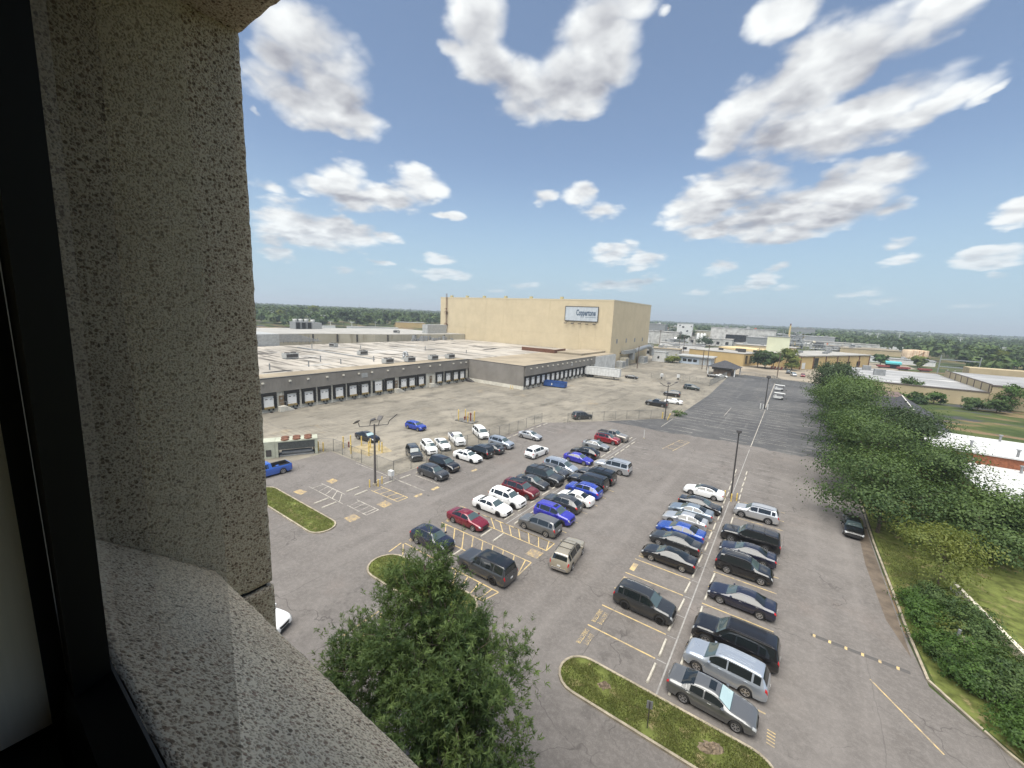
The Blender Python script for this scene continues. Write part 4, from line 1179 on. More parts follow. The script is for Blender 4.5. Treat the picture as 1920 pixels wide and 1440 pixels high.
# stations from tail to nose: x fraction, top height, belt height, body half width factor, upper half width factor
SEDAN = dict(L=4.86, Wd=1.84, wb=2.80, tr=.335, fo=.205, st=[
    (0.000, .66, .60, .74, .62), (0.008, .93, .82, .86, .72), (0.030, 1.05, .93, .93, .78), (0.095, 1.10, .965, .975, .80), (0.165, 1.12, .985, .99, .82), (0.235, 1.27, .99, 1.0, .70), (0.315, 1.405, .985, 1.0, .635),
    (0.41, 1.455, .975, 1.0, .625), (0.505, 1.45, .965, 1.0, .625), (0.575, 1.385, .955, 1.0, .645), (0.66, 1.19, .945, 1.0, .76), (0.725, 1.02, .93, .995, .84), (0.80, .955, .885, .985, .82), (0.90, .875, .80, .955, .76), (0.965, .765, .70, .885, .68), (0.992, .65, .60, .80, .6), (1.0, .52, .47, .74, .56)],
    ws=(9.12, 10.92), rw=(4.12, 5.95), sw=((5.05, 7.15), (7.32, 9.85)), qw=(4.25, 4.95), rails=False)
FAST = dict(SEDAN, L=4.66, Wd=1.80, wb=2.70, st=[
    (0.000, .66, .60, .74, .62), (0.008, .96, .84, .86, .72), (0.030, 1.08, .96, .93, .74), (0.075, 1.12, .985, .97, .76), (0.12, 1.16, .995, .985, .74), (0.205, 1.30, .995, 1.0, .68), (0.30, 1.405, .985, 1.0, .635),
    (0.41, 1.445, .975, 1.0, .62), (0.505, 1.43, .965, 1.0, .625), (0.575, 1.36, .955, 1.0, .645), (0.66, 1.17, .945, 1.0, .76), (0.725, 1.00, .93, .995, .84), (0.80, .935, .87, .985, .82), (0.90, .855, .78, .955, .76), (0.965, .75, .69, .885, .68), (0.992, .64, .6, .80, .6), (1.0, .52, .47, .74, .56)])
OLDSED = dict(SEDAN, L=4.58, Wd=1.77, wb=2.76, st=[(a, b * .995, c, d, e * 1.02) for a, b, c, d, e in SEDAN['st']])
SUV = dict(L=4.62, Wd=1.86, wb=2.70, tr=.36, fo=.19, st=[
    (0.000, .70, .64, .78, .66), (0.008, .98, .88, .88, .76), (0.020, 1.17, 1.05, .93, .76), (0.048, 1.42, 1.10, .97, .715), (0.078, 1.625, 1.12, .985, .69), (0.13, 1.69, 1.125, .995, .68), (0.28, 1.735, 1.11, 1.0, .68),
    (0.43, 1.735, 1.09, 1.0, .675), (0.54, 1.705, 1.08, 1.0, .67), (0.61, 1.615, 1.07, 1.0, .685), (0.685, 1.37, 1.065, 1.0, .78), (0.745, 1.19, 1.05, .995, .86), (0.82, 1.14, 1.04, .985, .84), (0.92, 1.07, .965, .95, .79), (0.972, .95, .85, .885, .7), (0.992, .74, .67, .80, .62), (1.0, .55, .5, .76, .58)],
    ws=(9.10, 10.92), rw=(2.25, 3.95), sw=((5.45, 7.2), (7.35, 9.85)), qw=(4.35, 5.3), rails=True, plane=True)
MSUV = dict(SUV, L=4.88, Wd=1.92, wb=2.82, st=[(a, b * 1.035, c * 1.02, d, e) for a, b, c, d, e in SUV['st']])
COUPESUV = dict(SUV, L=4.70, Wd=1.89, wb=2.72, st=[
    (0.000, .68, .62, .78, .66), (0.008, .97, .87, .88, .74), (0.024, 1.10, .99, .93, .74), (0.075, 1.30, 1.05, .97, .68), (0.135, 1.475, 1.075, .985, .65), (0.205, 1.555, 1.075, .995, .645)] + [(a, b * .955, c, d, e * .97) for a, b, c, d, e in SUV['st'][6:]])
BIG = dict(L=5.35, Wd=2.04, wb=3.05, tr=.40, fo=.185, st=[
    (0.000, .74, .68, .86, .76), (0.006, 1.02, .94, .93, .84), (0.014, 1.22, 1.12, .96, .84), (0.030, 1.55, 1.165, .975, .77), (0.050, 1.80, 1.18, .985, .745), (0.10, 1.885, 1.18, .995, .735), (0.30, 1.93, 1.17, 1.0, .735),
    (0.45, 1.93, 1.16, 1.0, .73), (0.555, 1.90, 1.155, 1.0, .73), (0.605, 1.82, 1.15, 1.0, .74), (0.665, 1.55, 1.15, 1.0, .82), (0.715, 1.32, 1.15, .995, .88), (0.79, 1.265, 1.165, .985, .87), (0.925, 1.20, 1.10, .965, .84), (0.978, 1.10, .98, .93, .78), (0.995, .86, .78, .88, .72), (1.0, .60, .55, .86, .7)],
    ws=(9.10, 10.92), rw=(2.2, 3.9), sw=((5.75, 7.4), (7.52, 9.85)), qw=(4.5, 5.65), rails=True, plane=True)
VAN = dict(L=5.12, Wd=1.97, wb=3.03, tr=.345, fo=.19, st=[
    (0.000, .70, .64, .80, .70), (0.006, .98, .90, .9, .8), (0.016, 1.14, 1.04, .94, .78), (0.040, 1.42, 1.06, .965, .73), (0.068, 1.62, 1.07, .98, .71), (0.12, 1.70, 1.07, .99, .705), (0.30, 1.755, 1.05, 1.0, .70),
    (0.45, 1.755, 1.03, 1.0, .695), (0.58, 1.71, 1.01, 1.0, .69), (0.655, 1.60, 1.0, 1.0, .70), (0.745, 1.33, .995, .995, .78), (0.815, 1.115, .98, .99, .85), (0.865, 1.04, .94, .975, .83), (0.935, .93, .84, .935, .77), (0.975, .80, .73, .88, .7), (0.994, .66, .60, .81, .62), (1.0, .52, .47, .76, .58)],
    ws=(9.10, 10.92), rw=(2.2, 3.9), sw=((5.75, 7.35), (7.5, 9.8)), qw=(4.4, 5.6), rails=False, plane=True)
HATCH = dict(SUV, L=4.32, Wd=1.80, wb=2.64, tr=.325, st=[(a, b * .885, c * .93, d, e) for a, b, c, d, e in SUV['st']], rails=False)
PICK = dict(L=5.75, Wd=2.02, wb=3.65, tr=.40, fo=.165, st=[
    (0.000, .72, .66, .90, .84), (0.004, 1.10, 1.05, .95, .9), (0.010, 1.24, 1.16, .97, .92), (0.03, 1.255, 1.175, .985, .93), (0.20, 1.26, 1.18, .99, .93), (0.33, 1.265, 1.18, .995, .93), (0.362, 1.27, 1.18, 1.0, .92),
    (0.374, 1.80, 1.17, 1.0, .755), (0.43, 1.86, 1.16, 1.0, .735), (0.55, 1.875, 1.155, 1.0, .73), (0.605, 1.80, 1.15, 1.0, .74), (0.665, 1.53, 1.15, 1.0, .82), (0.715, 1.31, 1.15, .995, .88), (0.79, 1.255, 1.165, .985, .87), (0.925, 1.19, 1.09, .965, .84), (0.978, 1.09, .98, .93, .78), (0.995, .86, .78, .88, .72), (1.0, .60, .55, .86, .7)],
    ws=(10.10, 11.92), rw=None, sw=((7.35, 8.7), (8.85, 10.85)), qw=None, rails=False, bed=(2.9, 5.9))
LPICK = dict(PICK, L=5.9, wb=3.7, st=[(a + (.07 if 5 <= i <= 8 else 0), b, c, d, e) for i, (a, b, c, d, e) in enumerate(PICK['st'])], sw=((8.1, 8.5), (8.62, 10.85)), bed=(2.9, 5.9))
TYPES = dict(sedan=SEDAN, fast=FAST, oldsed=OLDSED, suv=SUV, msuv=MSUV, csuv=COUPESUV, big=BIG, van=VAN, hatch=HATCH, pick=PICK, lpick=LPICK)

class Loft:
    VS = [0, 1, 2, 2.35, 2.7, 3.1, 3.6, 4, 4.5, 5, 5.33, 5.67, 6, 6.5, 7, 8]
    def __init__(s, T):
        s.T = T
        st = np.array(T['st'], float)
        s.n = len(st)
        s.tab = st.copy()
        s.tab[:, 0] = (st[:, 0] - .5) * T['L']
        s.half = T['Wd'] / 2
        s.xf = T['L'] / 2 - T['L'] * T['fo']          # front axle
        s.xr = s.xf - T['wb']
        s.ra = T['tr'] + 0.055
    def par(s, u):
        u = min(max(u, 0), s.n - 1)
        i = min(int(u), s.n - 2)
        f = u - i
        p0, p1, p2, p3 = (s.tab[min(max(k, 0), s.n - 1)] for k in (i - 1, i, i + 1, i + 2))
        m1, m2 = (p2 - p0) * .5, (p3 - p1) * .5
        # limited tangents keep the outline from overshooting
        d = p2 - p1
        m1 = np.where(d * m1 < 0, 0, np.sign(m1) * np.minimum(abs(m1), 2.2 * abs(d)))
        m2 = np.where(d * m2 < 0, 0, np.sign(m2) * np.minimum(abs(m2), 2.2 * abs(d)))
        f2, f3 = f * f, f * f * f
        return (2 * f3 - 3 * f2 + 1) * p1 + (f3 - 2 * f2 + f) * m1 + (-2 * f3 + 3 * f2) * p2 + (f3 - f2) * m2
    def ring(s, u):
        x, zt, zb, w, wu = s.par(u)
        w *= s.half
        wu *= s.half
        e = abs(x) / (s.T['L'] / 2)
        zu = 0.20 + 0.10 * max(0, (e - .86) / .14)
        zs = zu + 0.06
        for xc in (s.xf, s.xr):
            dx = abs(x - xc)
            if dx < s.ra:
                zs = max(zs, s.T['tr'] * .95 + math.sqrt(s.ra ** 2 - dx ** 2))
        zs = min(zs, zb - .12)
        zu1 = zs - .01 if zs > zu + .12 else zu
        zm = zs + .5 * (zb - zs)
        dz = min(.07, (zt - zb) * .3)
        return np.array([(x, 0, zu), (x, .72 * w, zu1), (x, .965 * w, zs), (x, 1.0 * w, max(zs + .02, .42 * zb + .10) if zs < .42 else zm), (x, .995 * w, zb - .10), (x, .955 * w, zb), (x, wu, zt - dz), (x, wu * .62, zt - .014), (x, 0, zt)])
    def P(s, u, v):
        r = s.ring(u)
        v = min(max(v, 0), 8)
        i = min(int(v), 7)
        f = v - i
        if i in (3, 4, 6, 7):         # rounded parts of the section
            p0, p1, p2, p3 = r[max(i - 1, 0)], r[i], r[i + 1], r[min(i + 2, 8)]
            if i + 2 > 8: p3 = np.array((p2[0], -p1[1], p1[2]))
            m1, m2 = (p2 - p0) * .5, (p3 - p1) * .5
            L = np.linalg.norm(p2 - p1)
            for m in (m1, m2):
                k = np.linalg.norm(m)
                if k > L: m *= L / k
            f2, f3 = f * f, f * f * f
            return (2 * f3 - 3 * f2 + 1) * p1 + (f3 - 2 * f2 + f) * m1 + (-2 * f3 + 3 * f2) * p2 + (f3 - f2) * m2
        return r[i] * (1 - f) + r[i + 1] * f
    def us(s):
        u = []
        for i in range(s.n - 1):
            k = max(2, min(7, int(round((s.tab[i + 1, 0] - s.tab[i, 0]) / .085))))
            u += [i + j / k for j in range(k)]
        return u + [s.n - 1]
    def body(s):
        us = s.us()
        nv = len(s.VS)
        V, Fc = [], []
        for u in us:
            half = [s.P(u, v) for v in s.VS]
            full = half + [np.array((p[0], -p[1], p[2])) for p in half[-2:0:-1]]
            V += full
        m = 2 * nv - 2
        bed = s.T.get('bed')
        for a in range(len(us) - 1):
            um = .5 * (us[a] + us[a + 1])
            for b in range(m):
                c = (b + 1) % m
                if bed and bed[0] < um < bed[1]:
                    bb = b if b < nv - 1 else m - 1 - b
                    if s.VS[min(bb, nv - 2)] >= 6: continue
                Fc.append((a * m + b, a * m + c, (a + 1) * m + c, (a + 1) * m + b))
        me = bpy.data.meshes.new('body')
        caps = [tuple(range(m - 1, -1, -1)), tuple((len(us) - 1) * m + i for i in range(m))]
        me.from_pydata([tuple(p) for p in V], [], [f[::-1] for f in Fc] + [c[::-1] for c in caps])
        me.polygons.foreach_set('use_smooth', [True] * len(me.polygons))
        me.update()
        try: me.set_sharp_from_angle(angle=R(40))
        except Exception: pass
        return me
    def patch(s, name, u0, u1, v0, v1, nu=8, nvv=4, off=.006, side=0, full=False, trim=None):
        """Piece of the skin lifted off the body: side +1/-1, or full width across the middle."""
        V, Fc = [], []
        vs = [v0 + (v1 - v0) * j / nvv for j in range(nvv + 1)]
        cols = [(v, 1) for v in vs] + ([(v, -1) for v in vs[-2::-1]] if full else [])
        if not full: cols = [(v, side) for v in vs]
        for i in range(nu + 1):
            u = u0 + (u1 - u0) * i / nu
            for v, sg in cols:
                uu = trim(u, v) if trim else u
                p = s.P(uu, v)
                e = 1e-2
                du = s.P(uu + e, v) - s.P(uu - e, v)
                dv = (s.P(uu, min(v + .03, 8)) - s.P(uu, max(v - .03, 0)))
                n = np.cross(du, dv)
                ln = np.linalg.norm(n)
                n = n / ln if ln > 1e-9 else np.array((0, 0, 1.))
                c = np.array((0, 0, .7))
                if np.dot(n, p - np.array((p[0], 0, .7))) < 0: n = -n
                if v >= 7.99: n = np.array((n[0], 0, n[2])); n /= max(np.linalg.norm(n), 1e-9)
                q_ = p + n * off
                V.append((q_[0], q_[1] * sg, q_[2]))
        m = len(cols)
        for i in range(nu):
            for j in range(m - 1):
                f = (i * m + j, i * m + j + 1, (i + 1) * m + j + 1, (i + 1) * m + j)
                Fc.append(f if (side < 0) else f[::-1])
        me = bpy.data.meshes.new(name)
        me.from_pydata(V, [], Fc)
        me.polygons.foreach_set('use_smooth', [True] * len(Fc))
        me.update()
        return me

CARM = {}
def wheel_meshes(tr):
    key = ('w', tr)
    if key in CARM: return CARM[key]
    w = .11
    b = MB().lathe([(tr * .62, w), (tr * .66, w + .004), (tr * .90, w), (tr, w * .72), (tr, -w * .72), (tr * .9, -w), (tr * .5, -w)], 22, axis='Y')
    b.lathe([(0, w * .25), (tr * .66, w * .25)], 22, axis='Y')
    ty = b.mesh('tyre', True)
    ty.materials.append(TYRE)
    b = MB().lathe([(tr * .60, w * .4), (tr * .60, w + .006), (tr * .68, w + .008), (tr * .68, w - .01)], 22, axis='Y').lathe([(0, w + .0), (tr * .16, w + .0), (tr * .16, w * .3)], 12, axis='Y')
    for k in range(6):
        a = 2 * PI * k / 6
        ca, sa = math.cos(a), math.sin(a)
        for da in (-.11, .11):
            r0, r1 = tr * .12, tr * .63
            a2 = a + da
            c2, s2 = math.cos(a2), math.sin(a2)
            h = .018
            b.add([(ca * r0 - sa * h, w - .01, sa * r0 + ca * h), (ca * r0 + sa * h, w - .01, sa * r0 - ca * h), (c2 * r1 + s2 * h, w, s2 * r1 - c2 * h), (c2 * r1 - s2 * h, w, s2 * r1 + c2 * h)], [(0, 1, 2, 3)])
    rm = b.mesh('rim')
    rm.materials.append(ALLOY)
    CARM[key] = (ty, rm)
    return ty, rm

def car_meshes(tn):
    if tn in CARM: return CARM[tn]
    T = TYPES[tn]
    L = Loft(T)
    d = dict(L=L, T=T)
    d['body'] = L.body()
    ws, rw = T['ws'], T['rw']
    d['windscreen'] = L.patch('windscreen', ws[0], ws[1], 6.06, 8, 6, 5, .008, full=True)
    d['shade'] = L.patch('sun_shade', ws[0] + .1, ws[1] - .12, 6.2, 8, 6, 5, .013, full=True)
    if rw: d['rear_window'] = L.patch('rear_window', rw[0], rw[1], 6.1, 8, 6, 5, .008, full=True)
    else: d['rear_window'] = None
    d['side'] = []
    for (a, b) in T['sw'] + ((T['qw'],) if T['qw'] else ()):
        for sg in (1, -1):
            d['side'].append(L.patch('side_window', a, b, 5.10, 5.90, 8, 3, .007, sg))
    # chrome line round the glass
    mb = MB()
    lo = T['qw'][0] if T['qw'] else T['sw'][0][0]
    hi = T['sw'][1][1]
    for sg in (1, -1):
        for v in (5.03, 5.97):
            pts = [L.P(lo + (hi - lo) * i / 14, v) for i in range(15)]
            for a, b in zip(pts, pts[1:]): mb.tube((a[0], a[1] * sg, a[2] + .002), (b[0], b[1] * sg, b[2] + .002), .013, n=4, cap=False)
    d['window_trim'] = mb.mesh('window_trim'); d['window_trim'].materials.append(CHROME)
    # doors: skin panels with a shut line showing round them
    d['doors'] = []
    (a0, a1), (b0, b1) = T['sw']
    for (u0, u1) in ((a0 - .1, a1), (b0 - .02, b1 + .55)):
        for sg in (1, -1):
            me = L.patch('door', u0, u1, 2.25, 4.9, 8, 6, .004, sg)
            p = L.P(u0 + (u1 - u0) * .22, 4.35)
            d['doors'].append((me, (p[0], (p[1] + .012) * sg, p[2])))
    d['handle'] = MB().box(-.09, .09, -.015, .015, -.014, .014).mesh('handle')
    n = L.n - 1
    d['headlight'] = [L.patch('headlight', n - 2.25, n - 1.02, 4.25, 5.55, 4, 3, .012, sg) for sg in (1, -1)]
    ti = (0.9, 2.6, 3.9, 5.25) if T.get('plane') else (0.8, 2.1, 4.35, 5.6)
    if 'bed' in T: ti = (0.5, 2.2, 3.2, 4.9)
    d['tail_light'] = [L.patch('tail_light', ti[0], ti[1], ti[2], ti[3], 4, 3, .012, sg) for sg in (1, -1)]
    xn, xt = T['L'] / 2, -T['L'] / 2
    hw = T['Wd'] / 2
    zg = L.tab[-3, 1]
    def front_patch(name, ylim, z0, z1, dx):
        V, Fc = [], []
        N = 8
        for i in range(N + 1):
            y = -ylim + 2 * ylim * i / N
            bow = .10 * (y / hw) ** 2
            for z in (z0, z1):
                V.append((dx - bow - (z - .5) * .06, y, z))
        for i in range(N): Fc.append((2 * i, 2 * i + 2, 2 * i + 3, 2 * i + 1))
        me = bpy.data.meshes.new(name)
        me.from_pydata(V, [], Fc)
        me.update()
        return me
    d['grille'] = front_patch('grille', hw * .50, zg - .30, zg - .10, xn + .018)
    d['bumper_intake'] = front_patch('bumper_intake', hw * .62, .30, .42, xn + .012)
    d['front_plate'] = None
    zpl = .78 if T.get('plane') or 'bed' in T else .74
    d['licence_plate'] = MB().box(xt - .022, xt - .012, -.155, .155, zpl - .08, zpl + .08).mesh('licence_plate')
    d['rear_bumper'] = MB().box(xt - .03, xt + .10, -hw * .74, hw * .74, .36, .56).mesh('rear_bumper')
    um = T['sw'][1][1] - .05
    p = L.P(um, 5.05)
    mm = []
    for sg in (1, -1):
        mb = MB()
        mb.obox((p[0], sg * (p[1] + .12), p[2] + .07), .13, .20, .14, sg * -.15).obox((p[0] + .01, sg * (p[1] + .03), p[2] + .02), .06, .1, .05)
        me = mb.mesh('mirror')
        mm.append(me)
    d['mirror'] = mm
    rr = []
    for sg in (1, -1):
        mb = MB()
        u0, u1 = 5.0, ws[0] - .35
        pts = [L.P(u0 + (u1 - u0) * i / 8, 6.18) for i in range(9)]
        for a, b in zip(pts, pts[1:]): mb.tube((a[0], a[1] * sg, a[2] + .045), (b[0], b[1] * sg, b[2] + .045), .022, n=5)
        for q_ in (pts[0], pts[4], pts[-1]): mb.tube((q_[0], q_[1] * sg, q_[2] - .01), (q_[0], q_[1] * sg, q_[2] + .045), .022, n=5)
        rr.append(mb.mesh('roof_rail'))
    d['roof_rail'] = rr
    mb = MB()
    for f in (.25, .6):
        u = 5.0 + (ws[0] - 5.3) * f
        a = L.P(u, 6.2)
        mb.box(a[0] - .025, a[0] + .025, -a[1], a[1], a[2] + .05, a[2] + .08)
    d['crossbar'] = mb.mesh('crossbar')
    d['sunroof'] = L.patch('sunroof', ws[0] - 1.55, ws[0] - .62, 7.0, 8, 4, 3, .007, full=True)
    d['panoroof'] = L.patch('sunroof', 5.4, ws[0] - .5, 6.5, 8, 8, 4, .007, full=True)
    d['roofskin'] = L.patch('roof_panel', rw[1] if rw else 7.2, ws[0], 6.03, 8, 10, 5, .006, full=True)
    mb = MB()
    for k in range(-3, 4):
        if k == 0: continue
        y = k * .16
        for i in range(8):
            u = 5.4 + (ws[0] - 5.9) * i / 8
            u2 = 5.4 + (ws[0] - 5.9) * (i + 1) / 8
            za, zb_ = L.P(u, 7.4), L.P(u2, 7.4)
            mb.tube((za[0], y, za[2] + .004), (zb_[0], y, zb_[2] + .004), .016, n=4, cap=False)
    d['roof_rib'] = mb.mesh('roof_rib')
    # dark cladding round the wheel openings and along the sill
    mb = MB()
    for sg in (1, -1):
        for xc in (L.xf, L.xr):
            pr = None
            for i in range(11):
                a = PI * i / 10
                r0, r1 = L.ra - .005, L.ra + .06
                zc = T['tr'] * .95
                row = [(xc + r0 * math.cos(a), sg * (hw * .995), zc + r0 * math.sin(a)), (xc + r1 * math.cos(a), sg * (hw * 1.012), zc + r1 * math.sin(a))]
                if pr: mb.add(pr + row, [(0, 1, 3, 2)])
                pr = row
        mb.box(L.xr + L.ra, L.xf - L.ra, sg * hw * .985 - .012, sg * hw * .985 + .016, .21, .33)
    d['cladding'] = mb.mesh('cladding')
    if 'bed' in T:
        mb = MB()
        x0, x1 = L.par(T['bed'][0])[0], L.par(T['bed'][1])[0]
        y = hw * .985 * .80
        z0, z1 = .72, 1.235
        mb.quad((x0, -y, z0), (x1, -y, z0), (x1, y, z0), (x0, y, z0))
        mb.quad((x0, -y, z0), (x0, -y, z1), (x1, -y, z1), (x1, -y, z0)).quad((x0, y, z0), (x1, y, z0), (x1, y, z1), (x0, y, z1))
        mb.quad((x0, -y, z0), (x0, y, z0), (x0, y, z1), (x0, -y, z1)).quad((x1, -y, z0), (x1, -y, z1), (x1, y, z1), (x1, y, z0))
        yo = hw * .92
        for sg in (1, -1): mb.quad((x0 - .05, sg * y, z1), (x1 + .02, sg * y, z1), (x1 + .02, sg * yo, z1 + .02), (x0 - .05, sg * yo, z1 + .02))
        d['bed_liner'] = mb.mesh('bed_liner')
        d['bed_cover'] = MB().box(x0 - .02, x1 - .02, -hw * .9, hw * .9, z1 + .02, z1 + .06).mesh('bed_cover')
    CARM[tn] = d
    return d

def car(tn, pm, x, y, deg, label, cat='car', opt='', group='cars parked in the lot', far=False):
    d = car_meshes(tn)
    T = d['T']
    kind = {'sedan': 'parked_sedan', 'fast': 'parked_sedan', 'oldsed': 'parked_sedan', 'hatch': 'parked_hatchback', 'van': 'parked_minivan', 'pick': 'pickup_truck', 'lpick': 'pickup_truck'}.get(tn, 'parked_suv')
    t = thing(kind, label, cat, (x, y, 0.008), R(deg), group)
    p = PM[pm]
    o = opt.split()
    link('body', d['body'], p, t)
    link('windscreen', d['windscreen'], WSGLASS, t)
    if 'shade' in o: link('sun_shade', d['shade'], SHADEM, t)
    if d['rear_window']: link('rear_window', d['rear_window'], CGLASS, t)
    for me in d['side']: link('side_window', me, CGLASS, t)
    if not far:
        if 'chrome' in o: link('window_trim', d['window_trim'], CHROME, t)
        for me, hp_ in d['doors']:
            dr = link('door', me, p, t)
            link('handle', d['handle'], CHROME if 'chrome' in o else p, dr, hp_)
        for me in d['mirror']: link('mirror', me, p if 'bmir' not in o else BLKTRIM, t)
        link('licence_plate', d['licence_plate'], PLATE, t)
        link('bumper_intake', d['bumper_intake'], BLKTRIM, t)
    for me in d['headlight']: link('headlight', me, HEADL, t)
    for me in d['tail_light']: link('tail_light', me, TAILL, t)
    link('grille', d['grille'], CHROME if 'cgrille' in o else BLKTRIM, t)
    if 'rails' in o:
        for me in d['roof_rail']: link('roof_rail', me, CHROME if 'srails' in o else BLKTRIM, t)
    if 'bars' in o: link('crossbar', d['crossbar'], BLKTRIM, t)
    if 'sun' in o: link('sunroof', d['sunroof'], CGLASS, t)
    if 'pano' in o: link('sunroof', d['panoroof'], CGLASS, t)
    if 'broof' in o: link('roof_panel', d['roofskin'], PM['black'], t)
    if 'ribs' in o: link('roof_rib', d['roof_rib'], p, t)
    if 'clad' in o: link('cladding', d['cladding'], BLKTRIM, t)
    if 'rbump' in o: link('rear_bumper', d['rear_bumper'], CHROME if 'chrome' in o else BLKTRIM, t)
    if 'bed' in T:
        link('bed_liner', d['bed_liner'], BLKTRIM if 'wbed' not in o else GREYM, t)
        if 'cover' in o: link('bed_cover', d['bed_cover'], BLKTRIM, t)
    ty, rm = wheel_meshes(T['tr'])
    hw = T['Wd'] / 2
    for xc in (d['L'].xf, d['L'].xr):
        for sg in (1, -1):
            w = link('wheel', ty, TYRE, t, (xc, sg * (hw - .125), T['tr']))
            if sg < 0: w.rotation_euler = (0, 0, PI)
            w.rotation_euler.rotate_axis('Y', rnd.uniform(0, 1))
            link('rim', rm, BLKRIM if 'brim' in o else ALLOY, w)
    return t

LOTG = 'cars parked in the lot'
ROWS = dict(RL=[], RR=[], ML=[], MR=[], LL=[])
def prow(key, short, *a, **k):
    c_ = car(*a, **k)
    ROWS[key].append((a[3], short))
    return c_
# near right row, west bank
prow('RL', 'charcoal SUV', 'suv', 'charcoal', -7.30, 30.0, 0, 'charcoal grey SUV with black wheels, nearest of its row, next to the painted director stalls', 'SUV', 'rails srails clad brim')
prow('RL', 'black sedan with a sunroof', 'sedan', 'black', -7.45, 37.9, 180, 'black sedan with dark sunroof parked beyond the two empty stalls from the charcoal SUV', 'car', 'pano')
prow('RL', 'dark grey sedan with chrome window line', 'sedan', 'charcoal', -7.65, 41.1, 178, 'dark grey sedan with chrome window line between the black sunroof sedan and the blue sedan', 'car', 'chrome')
prow('RL', 'bright blue sedan', 'sedan', 'blue2', -7.75, 43.7, 179, 'bright blue sedan in the right-hand row between dark grey and silver sedans', 'car', 'chrome')
prow('RL', 'silver sedan', 'fast', 'silver', -7.95, 46.6, 180, 'silver sedan with black side skirts parked beside the bright blue sedan', 'car', 'chrome')
prow('RL', 'slate blue-grey sedan', 'sedan', 'bluegrey', -7.9, 49.3, 180, 'slate blue-grey sedan between the silver sedan and a nose-in black sedan', 'car', '')
prow('RL', 'black sedan with a chrome window arch', 'sedan', 'black', -7.4, 51.9, 0, 'black sedan with chrome window arch, facing the wheel stops beside the slate sedan', 'car', 'chrome')
prow('RL', 'white sedan with a dark roof', 'sedan', 'white', -7.8, 56.5, 180, 'white sedan with dark glass roof and a black patch on its front fender', 'car', 'broof')
# near right row, east bank
prow('RR', 'grey saloon', 'sedan', 'grey', -1.55, 24.35, -1, 'mid grey saloon with dark sunroof and shiny windscreen shade beside the long grass island', 'car', 'sun shade chrome')
prow('RR', 'silver crossover', 'msuv', 'sblue', -1.2, 27.25, 177, 'silver crossover with ribbed roof between the grey saloon and the long black SUV', 'SUV', 'ribs')
prow('RR', 'long black SUV', 'big', 'black', -1.0, 30.1, 179, 'long black full-size SUV with ribbed roof next to the silver crossover', 'SUV', 'ribs rails')
prow('RR', 'navy sedan', 'sedan', 'navy', -1.15, 35.45, 179, 'very dark navy sedan with chrome window line, parked on its own between empty stalls', 'car', 'chrome')
prow('RR', 'black crossover with grey roof rails', 'suv', 'black', -1.5, 40.4, 0, 'black crossover with grey roof rails facing the kerbside lane, white streak on its door', 'SUV', 'rails srails clad')
prow('RR', 'black saloon', 'sedan', 'navy', -1.5, 43.55, 180, 'black saloon with chrome window arch half hidden behind the black crossover', 'car', 'chrome')
prow('RR', 'black three-row SUV', 'big', 'black', -1.55, 46.7, 180, 'black three-row SUV with chrome roof rails and crossbars, behind the black saloon', 'SUV', 'rails srails bars chrome')
prow('RR', 'silver SUV', 'suv', 'silver', -1.6, 53.8, 180, 'silver SUV alone at the yellow posts of the light pole', 'SUV', 'rails srails clad')
# middle row, west bank
prow('ML', 'burgundy sedan', 'sedan', 'burg', -26.75, 31.2, 0, 'burgundy sedan between two yellow hatched bays', 'car', '')
prow('ML', 'white sedan', 'sedan', 'white', -26.6, 35.3, 0, 'white sedan with dark rear spoiler next to the yellow hatched bay', 'car', 'brim')
prow('ML', 'white SUV with a sunroof', 'suv', 'white', -26.35, 37.95, 0, 'white SUV with small sunroof between the white sedan and the maroon crossover', 'SUV', 'sun clad brim')
prow('ML', 'maroon crossover', 'msuv', 'maroon', -26.5, 41.0, 0, 'maroon crossover with dark glass roof, V grille', 'SUV', 'pano chrome cgrille')
prow('ML', 'dark grey compact sedan', 'oldsed', 'dkgrey', -26.75, 44.2, 0, 'dark grey compact sedan between the maroon crossover and the big black SUV', 'car', 'brim')
prow('ML', 'black SUV with roof rack', 'big', 'charcoal', -26.3, 46.55, 0, 'black SUV with roof rack crossbars beside the dark grey compact sedan', 'SUV', 'rails bars brim')
prow('ML', 'dark grey crossover', 'csuv', 'dkgrey', -26.4, 49.1, 0, 'dark grey crossover squeezed between the black rack SUV and the silver minivan', 'SUV', 'chrome')
prow('ML', 'silver minivan', 'van', 'sblue', -26.5, 51.6, 0, 'silver-blue minivan parked nose to the wheel stops', 'minivan', 'rails srails')
prow('ML', 'indigo sedan', 'fast', 'indigo', -26.1, 56.7, -2, 'indigo blue sedan with an empty stall beside it, next to a black crossover', 'car', '')
prow('ML', 'black crossover with chrome quarter window', 'csuv', 'black', -26.5, 59.9, 180, 'black crossover with bright chrome quarter window, reversed in beside the indigo sedan', 'SUV', 'chrome pano')
prow('ML', 'light grey sedan', 'fast', 'lgrey', -26.8, 65.0, 0, 'light grey sedan alone between the black crossover and the red SUV', 'car', 'brim')
prow('ML', 'red SUV', 'suv', 'red', -26.6, 69.7, 0, 'bright red small SUV with dark roof in front of the taupe pickup', 'SUV', 'broof')
prow('ML', 'taupe pickup', 'pick', 'taupe', -26.6, 72.4, 0, 'taupe pickup truck with black bed cover at the far end of the middle row', 'pickup truck', 'cover chrome cgrille rbump')
